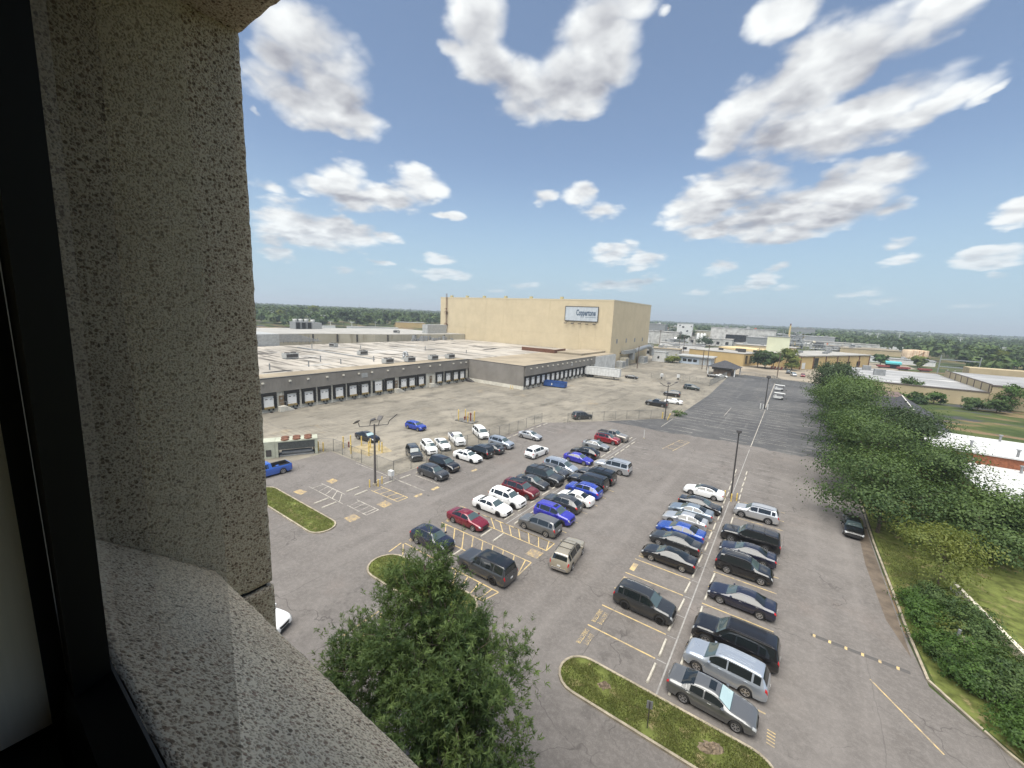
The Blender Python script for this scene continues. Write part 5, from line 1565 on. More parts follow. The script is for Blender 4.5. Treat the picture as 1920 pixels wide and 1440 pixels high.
# middle row, east bank
prow('MR', 'mid grey crossover', 'suv', 'grey', -20.05, 35.1, 180, 'mid grey crossover with red tail lamps at the end of the hatched bay', 'SUV', 'rbump')
prow('MR', 'royal blue SUV', 'suv', 'indigo', -20.0, 38.15, 0, 'royal blue SUV facing the lane between two grey crossovers', 'SUV', 'sun chrome brim')
prow('MR', 'charcoal crossover', 'csuv', 'dkgrey', -20.6, 41.2, 180, 'charcoal crossover between the royal blue SUV and the white sedan', 'SUV', 'chrome clad')
prow('MR', 'white compact sedan', 'oldsed', 'white', -20.1, 43.65, 180, 'white compact sedan between the charcoal crossover and a blue crossover', 'car', '')
prow('MR', 'blue crossover', 'csuv', 'blue', -20.25, 46.3, 180, 'blue crossover with roof rails between the white compact sedan and black SUV', 'SUV', 'rails')
prow('MR', 'boxy black SUV', 'big', 'black', -20.9, 48.95, 180, 'boxy black SUV with chrome side strip beside the blue crossover', 'SUV', 'rails chrome')
prow('MR', 'large black SUV with crossbars', 'big', 'black', -20.9, 51.75, 180, 'large black SUV with tall red tail lamps between the boxy black SUV and silver one', 'SUV', 'bars')
prow('MR', 'big silver SUV', 'big', 'silver', -20.4, 56.7, 181, 'big silver full-size SUV with sunroof at the far end of its bank', 'SUV', 'rails srails sun rbump')
# cars in the nearest bay and moving in the lane
car('csuv', 'navy', -26.75, 26.0, 0, 'dark navy crossover with chrome window hoop, partly behind the big tree top', 'SUV', 'chrome')
car('big', 'dkgrey', -19.85, 25.85, 180, 'dark grey luxury SUV with black glass roof beside the near grass island', 'SUV', 'pano brim broof')
car('suv', 'white', -32.6, 54.8, 86, 'white SUV seen from behind, driving up the lane', 'SUV', 'rbump', 'cars in the lanes')
car('msuv', 'gold', -15.15, 32.2, 97, 'gold SUV with ribbed roof rack seen from behind in the lane', 'SUV', 'rails bars rbump chrome ribs', 'cars in the lanes')
# row along the fence
prow('LL', 'dark grey coupe-like SUV', 'csuv', 'dkgrey', -38.9, 37.85, 0, 'dark grey SUV with silver window edge, first at the fence corner', 'SUV', 'chrome')
prow('LL', 'black luxury crossover', 'msuv', 'black', -39.8, 40.9, 0, 'black luxury crossover with big spindle grille between the dark grey SUV and the fence', 'SUV', 'cgrille')
prow('LL', 'white sedan with a sunroof', 'sedan', 'white', -39.7, 45.9, 0, 'white sedan with sunroof in the row along the chain-link fence', 'car', 'sun brim')
prow('LL', 'black SUV', 'msuv', 'black', -39.7, 48.7, 180, 'black SUV with silver roof rails seen from behind in the fence row', 'SUV', 'rails srails')
prow('LL', 'grey saloon with red tail lamps', 'fast', 'dkgrey', -39.4, 51.4, 180, 'dark grey saloon seen from behind between black and pale blue-grey SUVs', 'car', '')
prow('LL', 'pale blue-grey SUV', 'suv', 'sblue', -39.7, 54.6, 0, 'pale blue-grey small SUV with black wheel arches, last of the fence group', 'SUV', 'clad rails')
prow('LL', 'old silver sedan', 'oldsed', 'silver', -38.5, 61.95, 0, 'old silver sedan parked alone by the fence', 'car', '')
# behind the fence
YG = 'cars inside the fenced yard'
car('big', 'charcoal', -46.6, 41.2, -28, 'dark grey old SUV with paper on its dashboard, behind the fence', 'SUV', 'rails', YG).scale = (.87, .9, .9)
car('suv', 'white', -46.9, 44.6, -27, 'white crossover with black grille and sunroof behind the fence', 'SUV', 'sun clad', YG)
car('oldsed', 'white', -46.7, 47.5, -28, 'old white sedan between the white crossover and white pickup behind the fence', 'car', 'chrome', YG)
car('pick', 'white', -46.8, 51.1, -31, 'white pickup truck with open bed behind the fence', 'pickup truck', 'wbed', YG).scale = (.93, .95, .95)
car('van', 'white', -46.2, 56.9, -32, 'white minivan parked behind the fence', 'minivan', '', YG)
car('hatch', 'blue', -58.1, 51.8, 3, 'small blue hatchback alone in the concrete yard', 'car', '', YG)
car('sedan', 'black', -59.0, 41.7, 3, 'black sedan with white sunshade by the yellow posts in the yard', 'car', 'shade', YG)
car('lpick', 'cobalt', -55.6, 23.7, -92, 'bright blue pickup truck partly hidden by the concrete pillar', 'pickup truck', 'rbump', LOTG)
car('suv', 'charcoal', -37.9, 82.6, 55, 'dark grey SUV behind the rolling gate', 'SUV', 'rails srails', YG)
car('oldsed', 'white', -28.8, 11.05, 24, 'white sedan poking out from behind the concrete pillar', 'car', '', LOTG)
car('sedan', 'black', -51.5, 154.8, 6, 'black sedan near the nose of the white trailer', 'car', '', YG, True)
car('pick', 'black', -29.2, 110.2, 180, 'black pickup truck by the yard light pole', 'pickup truck', 'cover', YG, True)
car('sedan', 'white', -26.6, 117.0, 180, 'white sedan half hidden behind the black pickup', 'car', '', YG, True)
car('msuv', 'black', -29.8, 128.4, 180, 'black SUV with silver rails, second of the cars along the yard edge', 'SUV', 'rails srails', YG, True)
car('van', 'green', -28.0, 146.7, 0, 'dark green minivan, third of the cars along the yard edge', 'minivan', '', YG, True)
car('sedan', 'black', -27.9, 187.8, 0, 'black sedan in front of the guard shelter', 'car', '', YG, True)
car('sedan', 'white', -25.3, 190.8, 0, 'white sedan behind the black one at the guard shelter', 'car', '', YG, True)
car('msuv', 'black', -2.8, 237.8, -90, 'black SUV farthest of three in the plant yard', 'SUV', '', 'cars in the plant yard', True)
car('suv', 'silver', -0.6, 228.5, -75, 'silver SUV between the black SUV and the red car in the plant yard', 'SUV', '', 'cars in the plant yard', True)
car('hatch', 'red', 3.0, 229, -90, 'small red car in the plant yard by the dark tree top', 'car', '', 'cars in the plant yard', True)
car('sedan', 'black', 7.55, 57.6, -91, 'black sedan under the trees at the right-hand kerb', 'car', 'chrome', LOTG)

# ------------------------------------------------------------------ wheel stops, one per stall
me_stop = MB().prism([(-.09, -.9), (.09, -.9), (.09, .9), (-.09, .9)], 0, .02).add([(-.09, -.9, .02), (.09, -.9, .02), (.09, .9, .02), (-.09, .9, .02), (-.055, -.87, .12), (.055, -.87, .12), (.055, .87, .12), (-.055, .87, .12)], [(4, 5, 6, 7), (0, 1, 5, 4), (1, 2, 6, 5), (2, 3, 7, 6), (3, 0, 4, 7)]).mesh('wheel_stop')
me_stop.materials.append(STOPM)
ORD = ['', 'first ', 'second ', 'third ', 'fourth ', 'fifth ', 'sixth ', 'seventh ', 'eighth ', 'ninth ', 'tenth ', 'eleventh ']
def stops(key, x, ks, off, bank):
    occ = sorted(ROWS[key])
    for k in ks:
        y = yk(k) + off + .9
        mid = yk(k) + PITCHY / 2
        near = [c for c in occ if abs(c[0] - mid) < 1.45]
        if near: lab = 'wheel stop at the ' + min(near, key=lambda c: abs(c[0] - mid))[1]
        else:
            below = [c for c in occ if c[0] < mid]
            if below:
                c = below[-1]
                n = max(1, int(round((mid - c[0]) / PITCHY)))
                lab = 'wheel stop, ' + ORD[min(n, 11)] + 'empty stall beyond the ' + c[1]
            else:
                c = occ[0]
                n = max(1, int(round((c[0] - mid) / PITCHY)))
                lab = 'wheel stop, ' + ORD[min(n, 11)] + 'empty stall before the ' + c[1]
        o = tag(link('wheel_stop', me_stop, None, None, (x + rnd.uniform(-.07, .07) - .012 * max(0, k - 8) * (key[0] == 'R') * 4, y + rnd.uniform(-.12, .12), 0.01), rnd.uniform(-.035, .035)),
                lab + ', ' + bank, 'wheel stop', 'concrete wheel stops')
stops('RL', -5.1, range(-1, 17), .40, 'right-row west')
stops('RR', -3.66, range(-1, 17), .45, 'right-row east')
stops('ML', -24.15, range(3, 19), .55, 'middle-row')
stops('MR', -22.75, range(3, 18), .55, 'middle-row lane side')
stops('LL', -41.6, range(3, 18), .65, 'fence-row')
for (px, py, s) in ((562, 822, 'near the grass island and yellow marks, upper of two'), (628, 858, 'near the grass island and yellow marks, lower of two'), (830, 722, 'beside the light pole marks, upper of two'), (902, 753, 'beside the light pole marks, lower of two'),
                    (1140, 662, 'under the white cabinet by the fence corner'), (1065, 640, 'along the posts of the light pole')):
    g_ = hp((px, py))[0]
    tag(link('wheel_stop', me_stop, None, None, (g_.x, g_.y, .01), R(2)), 'weathered wheel stop ' + s, 'wheel stop', 'concrete wheel stops')
for (x, y, s) in ((-24.0, 31.0, 'in front of the burgundy sedan'), (-22.5, 31.1, 'opposite the burgundy sedan'), (-23.9, 26.2, 'in front of the navy crossover near the tree'), (-22.4, 26.0, 'in front of the dark luxury SUV')):
    tag(link('wheel_stop', me_stop, None, None, (x, y, .01), R(1)), 'white wheel stop ' + s, 'wheel stop', 'concrete wheel stops')

# ================================================================== things in the truck yard
tr = thing('box_trailer', 'long white box trailer backed up to the wing docks', 'trailer', (-59.3, 145.9, 0), R(7))
tr.scale = (.9, 1, 1)
part('box', lambda b: b.box(-7.6, 6.9, -1.3, 1.3, 1.15, 4.05), WHITE, tr)
part('top_rail', lambda b: b.box(-7.62, 6.92, -1.33, 1.33, 3.98, 4.10), LTGREY, tr)
part('box_post', lambda b: [b.box(-7.3 + i * 1.2, -7.24 + i * 1.2, -1.325, -1.301, 1.2, 3.95) for i in range(12)], LTGREY, tr)
part('chassis', lambda b: b.box(-7.5, 6.5, -.5, .5, .85, 1.14).box(-7.6, -7.5, -1.2, 1.2, .5, .62), DKMETAL, tr)
for x in (-6.4, -5.1):
    for s in (-1, 1): part('wheel', lambda b: b.lathe([(0, .28), (.30, .28), (.50, .24), (.50, -.24), (0, -.24)], 16, (x, s * 1.0, .5), 'Y'), TYRE, tr)
for s in (-1, 1): part('landing_leg', lambda b: b.box(4.3, 4.5, s * .8 - .08, s * .8 + .08, 0.02, 1.14), DKMETAL, tr)
db = thing('roll_off_dumpster', 'open blue roll-off dumpster standing at the wing docks', 'dumpster', (-62.9, 114.9, 0), R(9))
BLUED = pbr('dumpster blue', (0.025, 0.075, 0.24), 0.6, var=0.25, vscale=1.0)
part('tub', lambda b: b.box(-3.6, 3.6, -1.2, -1.1, .25, 1.75).box(-3.6, 3.6, 1.1, 1.2, .25, 1.75).box(-3.6, -3.5, -1.1, 1.1, .25, 1.75).box(3.5, 3.6, -1.1, 1.1, .25, 1.75).box(-3.5, 3.5, -1.1, 1.1, .2, .3), BLUED, db)
part('rib', lambda b: [b.box(-3.4 + i * .85, -3.28 + i * .85, -1.32, -1.201, .25, 1.7) for i in range(9)], BLUED, db)
part('rim', lambda b: b.box(-3.7, 3.7, -1.3, -1.08, 1.751, 1.86).box(-3.7, 3.7, 1.08, 1.3, 1.751, 1.86), BLUED, db)
part('number_plate', lambda b: b.box(-.9, -.55, -1.345, -1.325, .7, 1.3), WHITE, db)
part('skid', lambda b: b.box(-3.6, 3.6, -.6, -.4, 0, .2).box(-3.6, 3.6, .4, .6, 0, .2), DKMETAL, db)

def bollard(x, y, h=1.1, r=.085, label='', lean=0.0, m=None, group='yellow bollards'):
    t = thing('bollard', label, 'bollard', (x, y, 0), 0, group)
    part('post', lambda b: b.tube((0, 0, 0), (lean, 0, h), r, n=8), m or YELPOST, t)
    part('cap', lambda b: b.lathe([(r * 1.02, h), (r * .7, h + r * .5), (0.001, h + r * .7)], 8, (lean, 0, 0)), m or YELPOST, t)
    return t
# two capped utility islands with their posts
is1 = thing('valve_island', 'low concrete island with red valves ringed by tall yellow posts', 'utility island', (-55.0, 62.9, 0), R(4))
part('slab', lambda b: b.box(-2.2, 2.2, -1.1, 1.1, 0, .18), pbr('grimy slab', (0.13, 0.125, 0.115), .9, var=.4, vscale=1.5), is1)
REDV = pbr('oxide red valve', (0.16, 0.03, 0.02), .7)
for (x, h) in ((-.6, .9), (.15, 1.1), (.9, 1.9)):
    part('valve', lambda b: b.tube((x, .2, .18), (x, .2, h), .13, n=8).box(x - .22, x + .22, .1, .3, h - .35, h - .12), REDV, is1)
for i, (x, y) in enumerate(((-1.9, -.3), (-1.4, -.9), (-1.0, .9), (1.05, -.9), (1.4, .9), (1.75, .3))):
    p = Matrix.Rotation(R(4), 3, 'Z') @ Vector((x, y, 0)) + Vector((-55.0, 62.9, .17))
    bollard(p.x, p.y, 2.2, .10, 'tall yellow post of the valve island, ' + ('western end back one', 'western end front one', 'near the first valve, behind', 'in front of the tallest valve', 'behind the tallest valve', 'at the eastern end')[i])
is2 = tag(sheet('dirt_island', [(-57.3, 36.6), (-52.0, 36.9), (-51.2, 40.8), (-54.2, 41.6), (-57.6, 40.0)], 0.006, pbr('bare yellowish dirt', (0.30, 0.245, 0.145), .95, var=.3, vscale=.8)), kind='structure')
for i, (x, y, h, s) in enumerate(((-57.7, 37.6, 2.0, 'with a red fire valve at its foot'), (-57.1, 39.2, 1.6, 'near the tail of the black sunshade sedan'), (-55.0, 39.4, 1.6, 'by the front wheel of the black sunshade sedan'), (-53.9, 38.3, 1.6, 'behind the light pole'), (-52.9, 39.5, 1.6, 'second from the dirt island\'s pointed corner'), (-51.9, 39.3, 1.7, 'at the dirt island\'s pointed corner'), (-52.2, 37.1, 1.6, 'in the middle of the fenced edge'), (-54.9, 35.8, 1.5, 'with white foot by the fence gate'),
                              (-60.2, 32.8, 1.5, 'first of three beside the chiller'), (-59.8, 33.3, 1.5, 'second of three beside the chiller'), (-59.1, 33.7, 1.4, 'third of three beside the chiller'), (-58.2, 36.6, 1.9, 'at the fence corner'))):
    q0 = bollard(x, y, h, .10, 'yellow post ' + s)
    if i == 0: fv = q0
part('fire_valve', lambda b: b.tube((-.25, -.2, 0), (-.25, -.2, .9), .12, n=8), REDV, fv)
for (x, y, s) in ((-42.45, 30.2, 'left front of the three at the forked light pole'), (-41.8, 31.0, 'right front of the three at the forked light pole'), (-42.2, 31.9, 'behind the forked light pole')):
    bollard(x, y, .95, .08, 'short yellow post ' + s)
for (x, y, s) in ((-5.45, 57.6, 'by the white sedan nose'), (-4.6, 57.0, 'in front of the lot light pole'), (-4.05, 57.7, 'by the silver SUV nose')):
    bollard(x, y, 1.0, .085, 'yellow post ' + s)
bollard(-24.0, 96.6, 1.5, .12, 'pale yellow post at the rolling gate, upright one beside the pole')
bollard(-22.7, 96.2, 1.5, .12, 'pale yellow post at the rolling gate, leaning one', .45)
for (x, y, s) in ((-6.6, 129.0, 'western one'), (-5.9, 128.2, 'middle one'), (-4.9, 128.8, 'eastern one')):
    bollard(x, y, 1.3, .12, 'pale post round the far lot light pole, ' + s, 0, WHITE)
for (x, y, s) in ((-70.6, 100.8, 'western one'), (-69.9, 100.9, 'eastern one')):
    bollard(x, y, 1.1, .1, 'yellow post at the wing wall corner, ' + s)

# light poles
def floodhead(b, c, yaw, tilt):
    m = Matrix.Rotation(yaw, 3, 'Z') @ Matrix.Rotation(tilt, 3, 'Y')
    v = [m @ Vector(p) for p in ((-.1, -.28, -.06), (.55, -.34, -.06), (.55, .34, -.06), (-.1, .28, -.06), (-.1, -.28, .06), (.55, -.34, .05), (.55, .34, .05), (-.1, .28, .06))]
    b.add([(p.x + c[0], p.y + c[1], p.z + c[2]) for p in v], [(0, 3, 2, 1), (4, 5, 6, 7), (0, 1, 5, 4), (1, 2, 6, 5), (2, 3, 7, 6), (3, 0, 4, 7)])
lp = thing('light_pole', 'tall grey light pole with forked arms and tilted flood heads by the fence', 'light pole', (-42.4, 31.0, 0))
part('post', lambda b: b.tube((0, 0, .3), (0, 0, 8.15), .16, .10, n=10), pbr('pole grey', (0.11, 0.10, 0.095), .5, metal=.3, var=.2), lp)
part('base', lambda b: b.lathe([(.30, 0), (.30, .28), (.0, .3)], 12), KERB, lp)
a = Vector((math.cos(YAW), math.sin(YAW), 0))
def arms(b):
    b.tube(a * -1.9 + Vector((0, 0, 7.75)), a * 1.7 + Vector((0, 0, 8.2)), .05, n=6)
    b.tube(a * -1.9 + Vector((0, 0, 7.75)), a * -2.0 + Vector((0, 0, 8.25)), .05, n=6)
    b.tube(a * 1.7 + Vector((0, 0, 8.2)), a * 1.9 + Vector((0, 0, 8.7)), .05, n=6).tube(a * 1.9 + Vector((0, 0, 8.7)), a * 2.9 + Vector((0, 0, 9.6)), .055, n=6)
    for f in (-.6, .5): b.tube(a * f + Vector((0, 0, 7.95 + f * .1)), a * f + Vector((0, .2, 8.6)), .05, n=6)
part('arm', arms, DKMETAL, lp)
for (q_, yw, tl) in ((a * -2.1 + Vector((0, 0, 8.45)), R(190), R(38)), (a * -.55 + Vector((0, .2, 8.6)), R(60), R(-18)), (a * .45 + Vector((0, .2, 8.75)), R(110), R(-42))):
    part('flood_head', lambda b: floodhead(b, q_, yw, tl), DKMETAL, lp)
lp2 = thing('light_pole', 'slim dark light pole with single head between the yellow posts of the right row', 'light pole', (-4.75, 58.0, 0))
part('post', lambda b: b.tube((0, 0, 0), (-.1, 0, 8.9), .11, .08, n=8), DKMETAL, lp2)
part('lamp_head', lambda b: b.lathe([(.0, 9.25), (.28, 9.2), (.33, 8.95), (.20, 8.85), (0, 8.85)], 10, (-.1, 0, 0)), DKMETAL, lp2)
lp3 = thing('light_pole', 'dark far lot light pole with round head among pale posts', 'light pole', (-5.6, 129.3, 0))
part('post', lambda b: b.tube((0, 0, 0), (-.1, 0, 8.5), .15, .11, n=8), DKMETAL, lp3)
part('lamp_head', lambda b: b.lathe([(.0, 9.2), (.45, 9.1), (.55, 8.6), (.30, 8.4), (0, 8.4)], 10, (-.1, 0, 0)), DKMETAL, lp3)
lp4 = thing('light_pole', 'three-armed yard light pole beside the black pickup', 'light pole', (-23.3, 96.0, 0))
part('post', lambda b: b.tube((0, 0, 0), (0, 0, 8.1), .13, .09, n=8), DKMETAL, lp4)
part('arm', lambda b: b.tube((0, 0, 7.7), a * -1.3 + Vector((0, 0, 8.1)), .07, n=5).tube((0, 0, 7.7), a * 1.4 + Vector((0, 0, 8.5)), .07, n=5), DKMETAL, lp4)
for (q_, yw) in ((a * -1.4 + Vector((0, 0, 8.3)), R(200)), (Vector((0, 0, 8.4)), R(80)), (a * 1.5 + Vector((0, 0, 8.7)), R(30))):
    part('flood_head', lambda b: floodhead(b, q_, yw, R(-25)), DKMETAL, lp4)
tp = thing('marker_post', 'thin white marker post beside the taupe pickup', 'post', (-22.2, 77.2, 0))
part('post', lambda b: b.tube((0, 0, 0), (0, 0, 1.7), .05, n=6), WHITE, tp)
part('foot', lambda b: b.lathe([(.2, 0), (.2, .1), (.05, .12)], 8), KERB, tp)

# chain link fences
def chainlink(label, pts, h=2.05, posts=None, group='chain-link fences', step=.16, rail=True, r=.005):
    t = thing('chain_link_fence', label, 'fence', (pts[0][0], pts[0][1], 0), 0, group)
    o = Vector((pts[0][0], pts[0][1], 0))
    P = [Vector((p[0], p[1], 0)) - o for p in pts]
    V, Fc = [], []
    for a_, b_ in zip(P, P[1:]):
        d = b_ - a_
        L = d.length
        d.normalize()
        n = max(1, int(round(L / 3.0)))
        for i in range(n + 1):
            p = a_ + d * (L * i / n)
            pm = MB().tube((0, 0, 0), (0, 0, h + .05), .035, n=6)
            pm.build('post', FENCEM, t, tuple(p))
        if rail: MB().tube(tuple(a_ + Vector((0, 0, h))), tuple(b_ + Vector((0, 0, h))), .022, n=5).build('top_rail', FENCEM, t)
        nn = Vector((-d.y, d.x, 0))
        k = -h
        while k < L:
            for (s0, s1, z0, z1) in ((k, k + h, .05, h), (k, k + h, h, .05)):
                t0 = max(0, -s0 / h)
                t1 = min(1, (L - s0) / h)
                if t1 <= t0: continue
                A = a_ + d * (s0 + h * t0) + Vector((0, 0, z0 + (z1 - z0) * t0))
                B = a_ + d * (s0 + h * t1) + Vector((0, 0, z0 + (z1 - z0) * t1))
                u = Vector((0, 0, r * 1.4))
                w = nn * r
                i0 = len(V)
                V += [A - u, B - u, B + u, A + u, A - w, B - w, B + w, A + w]
                Fc += [(i0, i0 + 1, i0 + 2, i0 + 3), (i0 + 4, i0 + 5, i0 + 6, i0 + 7)]
            k += step
    link('wire_mesh', mesh_np('wire_mesh', [tuple(v) for v in V], Fc), FENCEM, t)
    return t
chainlink('chain-link fence from the chiller round its corner post', [(-63.5, 28.0), (-60.0, 33.2), (-57.9, 34.7)])
chainlink('chain-link fence past the dirt island to the lot corner', [(-57.9, 34.7), (-50.3, 34.5), (-43.1, 34.5)])
chainlink('chain-link fence behind the wheel stops of the fence row', [(-43.1, 34.5), (-43.4, 40.9), (-44.3, 48.0), (-43.1, 58.6), (-42.9, 73.4)])
chainlink('rolling chain-link gate in front of the dark grey SUV, with its long run', [(-38.8, 77.4), (-33.6, 84.8), (-30.1, 89.6), (-22.0, 99.2)])
chainlink('far chain-link fence from the yard edge to the guard shelter', [(-37.8, 168.2), (-24.6, 159.8), (-23.6, 193.0)], 2.4, step=.3, r=.012)
chainlink('far chain-link fence across the end of the sealed lot', [(-19.5, 199), (-7.4, 197.2), (-4.2, 186.6), (2.2, 184), (8.5, 182)], 2.6, step=.3, r=.012)
chainlink('short chain-link fence beside the black sedan by the trailer', [(-46.5, 163), (-40.4, 160.5)], 2.0, step=.3, r=.012)
cab = thing('gate_cabinet', 'small white control cabinet on legs at the fence corner', 'cabinet', (-42.0, 33.2, 0))
part('box', lambda b: b.box(-.35, .35, -.25, .25, .75, 1.45), WHITE, cab)
part('leg', lambda b: b.tube((-.25, 0, 0), (-.25, 0, .75), .05, n=6), GALV, cab)
part('leg', lambda b: b.tube((.25, 0, 0), (.25, 0, .75), .05, n=6), GALV, cab)
for (x, y, s) in ((-37.2, 167.3, 'end of the far fence by the yard'), (-42.8, 164.6, 'short fence beyond the trailer')):
    gb = thing('gate_operator', 'small white gate box at the ' + s, 'gate box', (x, y, 0))
    part('box', lambda b: b.box(-.5, .5, -.4, .4, .8, 2.0), WHITE, gb)
    part('leg', lambda b: b.box(-.2, .2, -.2, .2, 0, .8), DKMETAL, gb)

# chiller bank at the left
ch = thing('chiller', 'pair of pale green chillers with rows of round rusty fans, by the blue pickup', 'chiller', (-61.2, 30.2, 0), R(61.5))
PGREEN = pbr('pale green cabinet', (0.36, 0.37, 0.29), .6, var=.15, vscale=1.0)
COIL = pbr('dark coil fins', (0.055, 0.06, 0.058), .7, var=.4, vscale=8.0)
for (x0, x1) in ((-12.5, -4.3), (-2.4, 3.3)):
    part('top_panel', lambda b: b.box(x0, x1, -1.1, 1.1, 2.3, 2.5), PGREEN, ch)
    part('coil', lambda b: b.box(x0 + .4, x1 - .4, -1.05, 1.05, 1.15, 2.295), COIL, ch)
    part('post', lambda b: b.box(x0, x0 + .39, -1.08, 1.08, 0, 2.29).box(x1 - .39, x1, -1.08, 1.08, 0, 2.29), PGREEN, ch)
    part('compressor', lambda b: b.tube((x0 + .8, -.3, .5), (x1 - .8, -.3, .5), .35, n=8).box(x0 + .5, x1 - .5, -.8, .8, 0, .15), GREYM, ch)
    n = int((x1 - x0 - .8) / 1.5)
    for i in range(n):
        for y in (-.52, .52):
            part('fan', lambda b: b.lathe([(.0, 2.56), (.2, 2.66), (.52, 2.68), (.58, 2.501)], 14, (x0 + 1.3 + i * 1.55, y * 1.06, 0)), RUST, ch)
part('end_cabinet', lambda b: b.box(-4.28, -2.42, -1.1, 1.1, 0, 2.3).box(-4.28, -2.42, -1.1, 1.1, 2.303, 2.5), PGREEN, ch)
part('cabinet_door', lambda b: b.box(-3.6, -2.9, -1.14, -1.101, .3, 1.3), DKMETAL, ch)

# ================================================================== grass islands
BLADE_G = None
def leafmat(name, c0, c1, trans=.35):
    m = bpy.data.materials.new(name)
    m.use_nodes = True
    t = NT(m.node_tree)
    t.n.clear()
    at = t.new('ShaderNodeAttribute', attribute_name='tint')
    col = t.mix(at.outputs['Fac'], c0, c1)
    df = t.new('ShaderNodeBsdfDiffuse')
    tl = t.new('ShaderNodeBsdfTranslucent')
    gl = t.new('ShaderNodeBsdfGlossy')
    gl.inputs['Roughness'].default_value = .6
    gl.inputs['Color'].default_value = (.8, .85, .8, 1)
    t.put(df.inputs['Color'], col)
    t.put(tl.inputs['Color'], t.mix(.5, col, (c1[0] * 1.5, c1[1] * 1.5, c1[2] * .6)))
    m1 = t.new('ShaderNodeMixShader')
    m1.inputs[0].default_value = trans
    t.l.new(df.outputs[0], m1.inputs[1])
    t.l.new(tl.outputs[0], m1.inputs[2])
    m2 = t.new('ShaderNodeMixShader')
    m2.inputs[0].default_value = .018
    t.l.new(m1.outputs[0], m2.inputs[1])
    t.l.new(gl.outputs[0], m2.inputs[2])
    out = t.new('ShaderNodeOutputMaterial')
    t.l.new(m2.outputs[0], out.inputs['Surface'])
    return m
GRASSM = leafmat('grass blades', (0.075, 0.105, 0.024), (0.205, 0.205, 0.075), .3)

def inside(poly, x, y):
    c = np.zeros(len(x), bool)
    n = len(poly)
    for i in range(n):
        x0, y0 = poly[i]
        x1, y1 = poly[(i + 1) % n]
        cond = ((y0 > y) != (y1 > y)) & (x < (x1 - x0) * (y - y0) / ((y1 - y0) or 1e-9) + x0)
        c ^= cond
    return c
def grass_blades(name, poly, n, h, seed, z=.0, bare=()):
    rs = np.random.RandomState(seed)
    xs, ys = [p[0] for p in poly], [p[1] for p in poly]
    x = rs.uniform(min(xs), max(xs), n)
    y = rs.uniform(min(ys), max(ys), n)
    k = inside(poly, x, y)
    for (bx, by, br) in bare: k &= (np.hypot(x - bx, y - by) > br * rs.uniform(.5, 1.2, n))
    x, y = x[k], y[k]
    n = len(x)
    patch = np.sin(x * 1.7 + 2 * np.sin(y * 1.3)) * .5 + np.sin(y * 2.9 + x * .6) * .5
    keep = rs.uniform(-1.6, 1, n) < patch + .7
    x, y, patch = x[keep], y[keep], patch[keep]
    n = len(x)
    hh = h * rs.uniform(.5, 1.3, n)
    a = rs.uniform(0, 2 * PI, n)
    w = .016 * rs.uniform(.8, 1.8, n)
    lx, ly = rs.normal(0, .5, n) * hh, rs.normal(0, .5, n) * hh
    b0 = np.stack([x - np.cos(a) * w, y - np.sin(a) * w, np.full(n, z)], -1)
    b1 = np.stack([x + np.cos(a) * w, y + np.sin(a) * w, np.full(n, z)], -1)
    tp_ = np.stack([x + lx, y + ly, z + hh], -1)
    V = np.stack([b0, b1, tp_], 1).reshape(-1, 3)
    Fc = np.arange(3 * n).reshape(n, 3)
    t_ = np.repeat(np.clip(.45 + .3 * patch + rs.normal(0, .22, n), 0, 1), 3)
    o = link(name, mesh_np(name, V, Fc, attr=t_), GRASSM)
    o['kind'] = 'stuff'
    return o
def capsule(x0, x1, y0, y1, n=10, skew=0.0):
    r = (y1 - y0) / 2
    yc = (y0 + y1) / 2
    P = []
    for i in range(n + 1):
        t_ = -PI / 2 + PI * i / n
        P.append((x1 - r + r * math.cos(t_), yc + r * math.sin(t_)))
    for i in range(n + 1):
        t_ = PI / 2 + PI * i / n
        P.append((x0 + r + r * math.cos(t_), yc + r * math.sin(t_)))
    return P
def island(label, P, blades, seed, bare=(), hgt=.11):
    t = thing('grass_island', label, 'grass island', (0, 0, 0), 0, 'kerbed grass islands')
    n = len(P)
    cx, cy_ = sum(p[0] for p in P) / n, sum(p[1] for p in P) / n
    inn = []
    for i in range(n):
        a_, b_, c_ = Vector(P[i - 1]), Vector(P[i]), Vector(P[(i + 1) % n])
        d = (c_ - a_).normalized()
        nn = Vector((-d.y, d.x))
        inn.append(tuple(b_ + nn * .15))
    mb = MB()
    v = [(p[0], p[1], -.01) for p in P] + [(p[0], p[1], .13) for p in P] + [(p[0], p[1], .13) for p in inn] + [(p[0], p[1], .03) for p in inn]
    f = []
    for i in range(n):
        j = (i + 1) % n
        for k in range(3): f.append((k * n + i, k * n + j, (k + 1) * n + j, (k + 1) * n + i))
    mb.add(v, f)
    mb.build('kerb_ring', KERB, t)
    mb = MB()
    mb.add([(p[0], p[1], .085) for p in inn], [tuple(range(n))])
    mb.build('turf', GRASS_G, t)
    g_ = grass_blades('grass', inn, blades, hgt, seed, .085, bare)
    g_.name = 'grass'
    return t
island('long kerbed grass island with two stumps and a small sign, nearest the window', capsule(-10.05, 2.2, 19.95, 23.0), 26000, 1, ((-7.1, 21.6, .7), (-1.1, 21.5, .9), (-4.1, 20.5, .6), (-9.0, 22.6, .6), (-7.6, 22.6, .5)))
island('kerbed grass island behind the big tree top, by the dark luxury SUV', capsule(-29.0, -17.4, 19.3, 22.9), 15000, 2)
island('small kerbed grass island beside the concrete pillar', capsule(-52.0, -36.6, 19.7, 22.6), 14000, 3, ((-45, 21.8, .5), (-39.6, 20.8, .5)))
STUMP = pbr('grey rotted stump wood', (0.19, 0.145, 0.10), .95, var=.5, vscale=6.0, bump=.8, bscale=14.0)
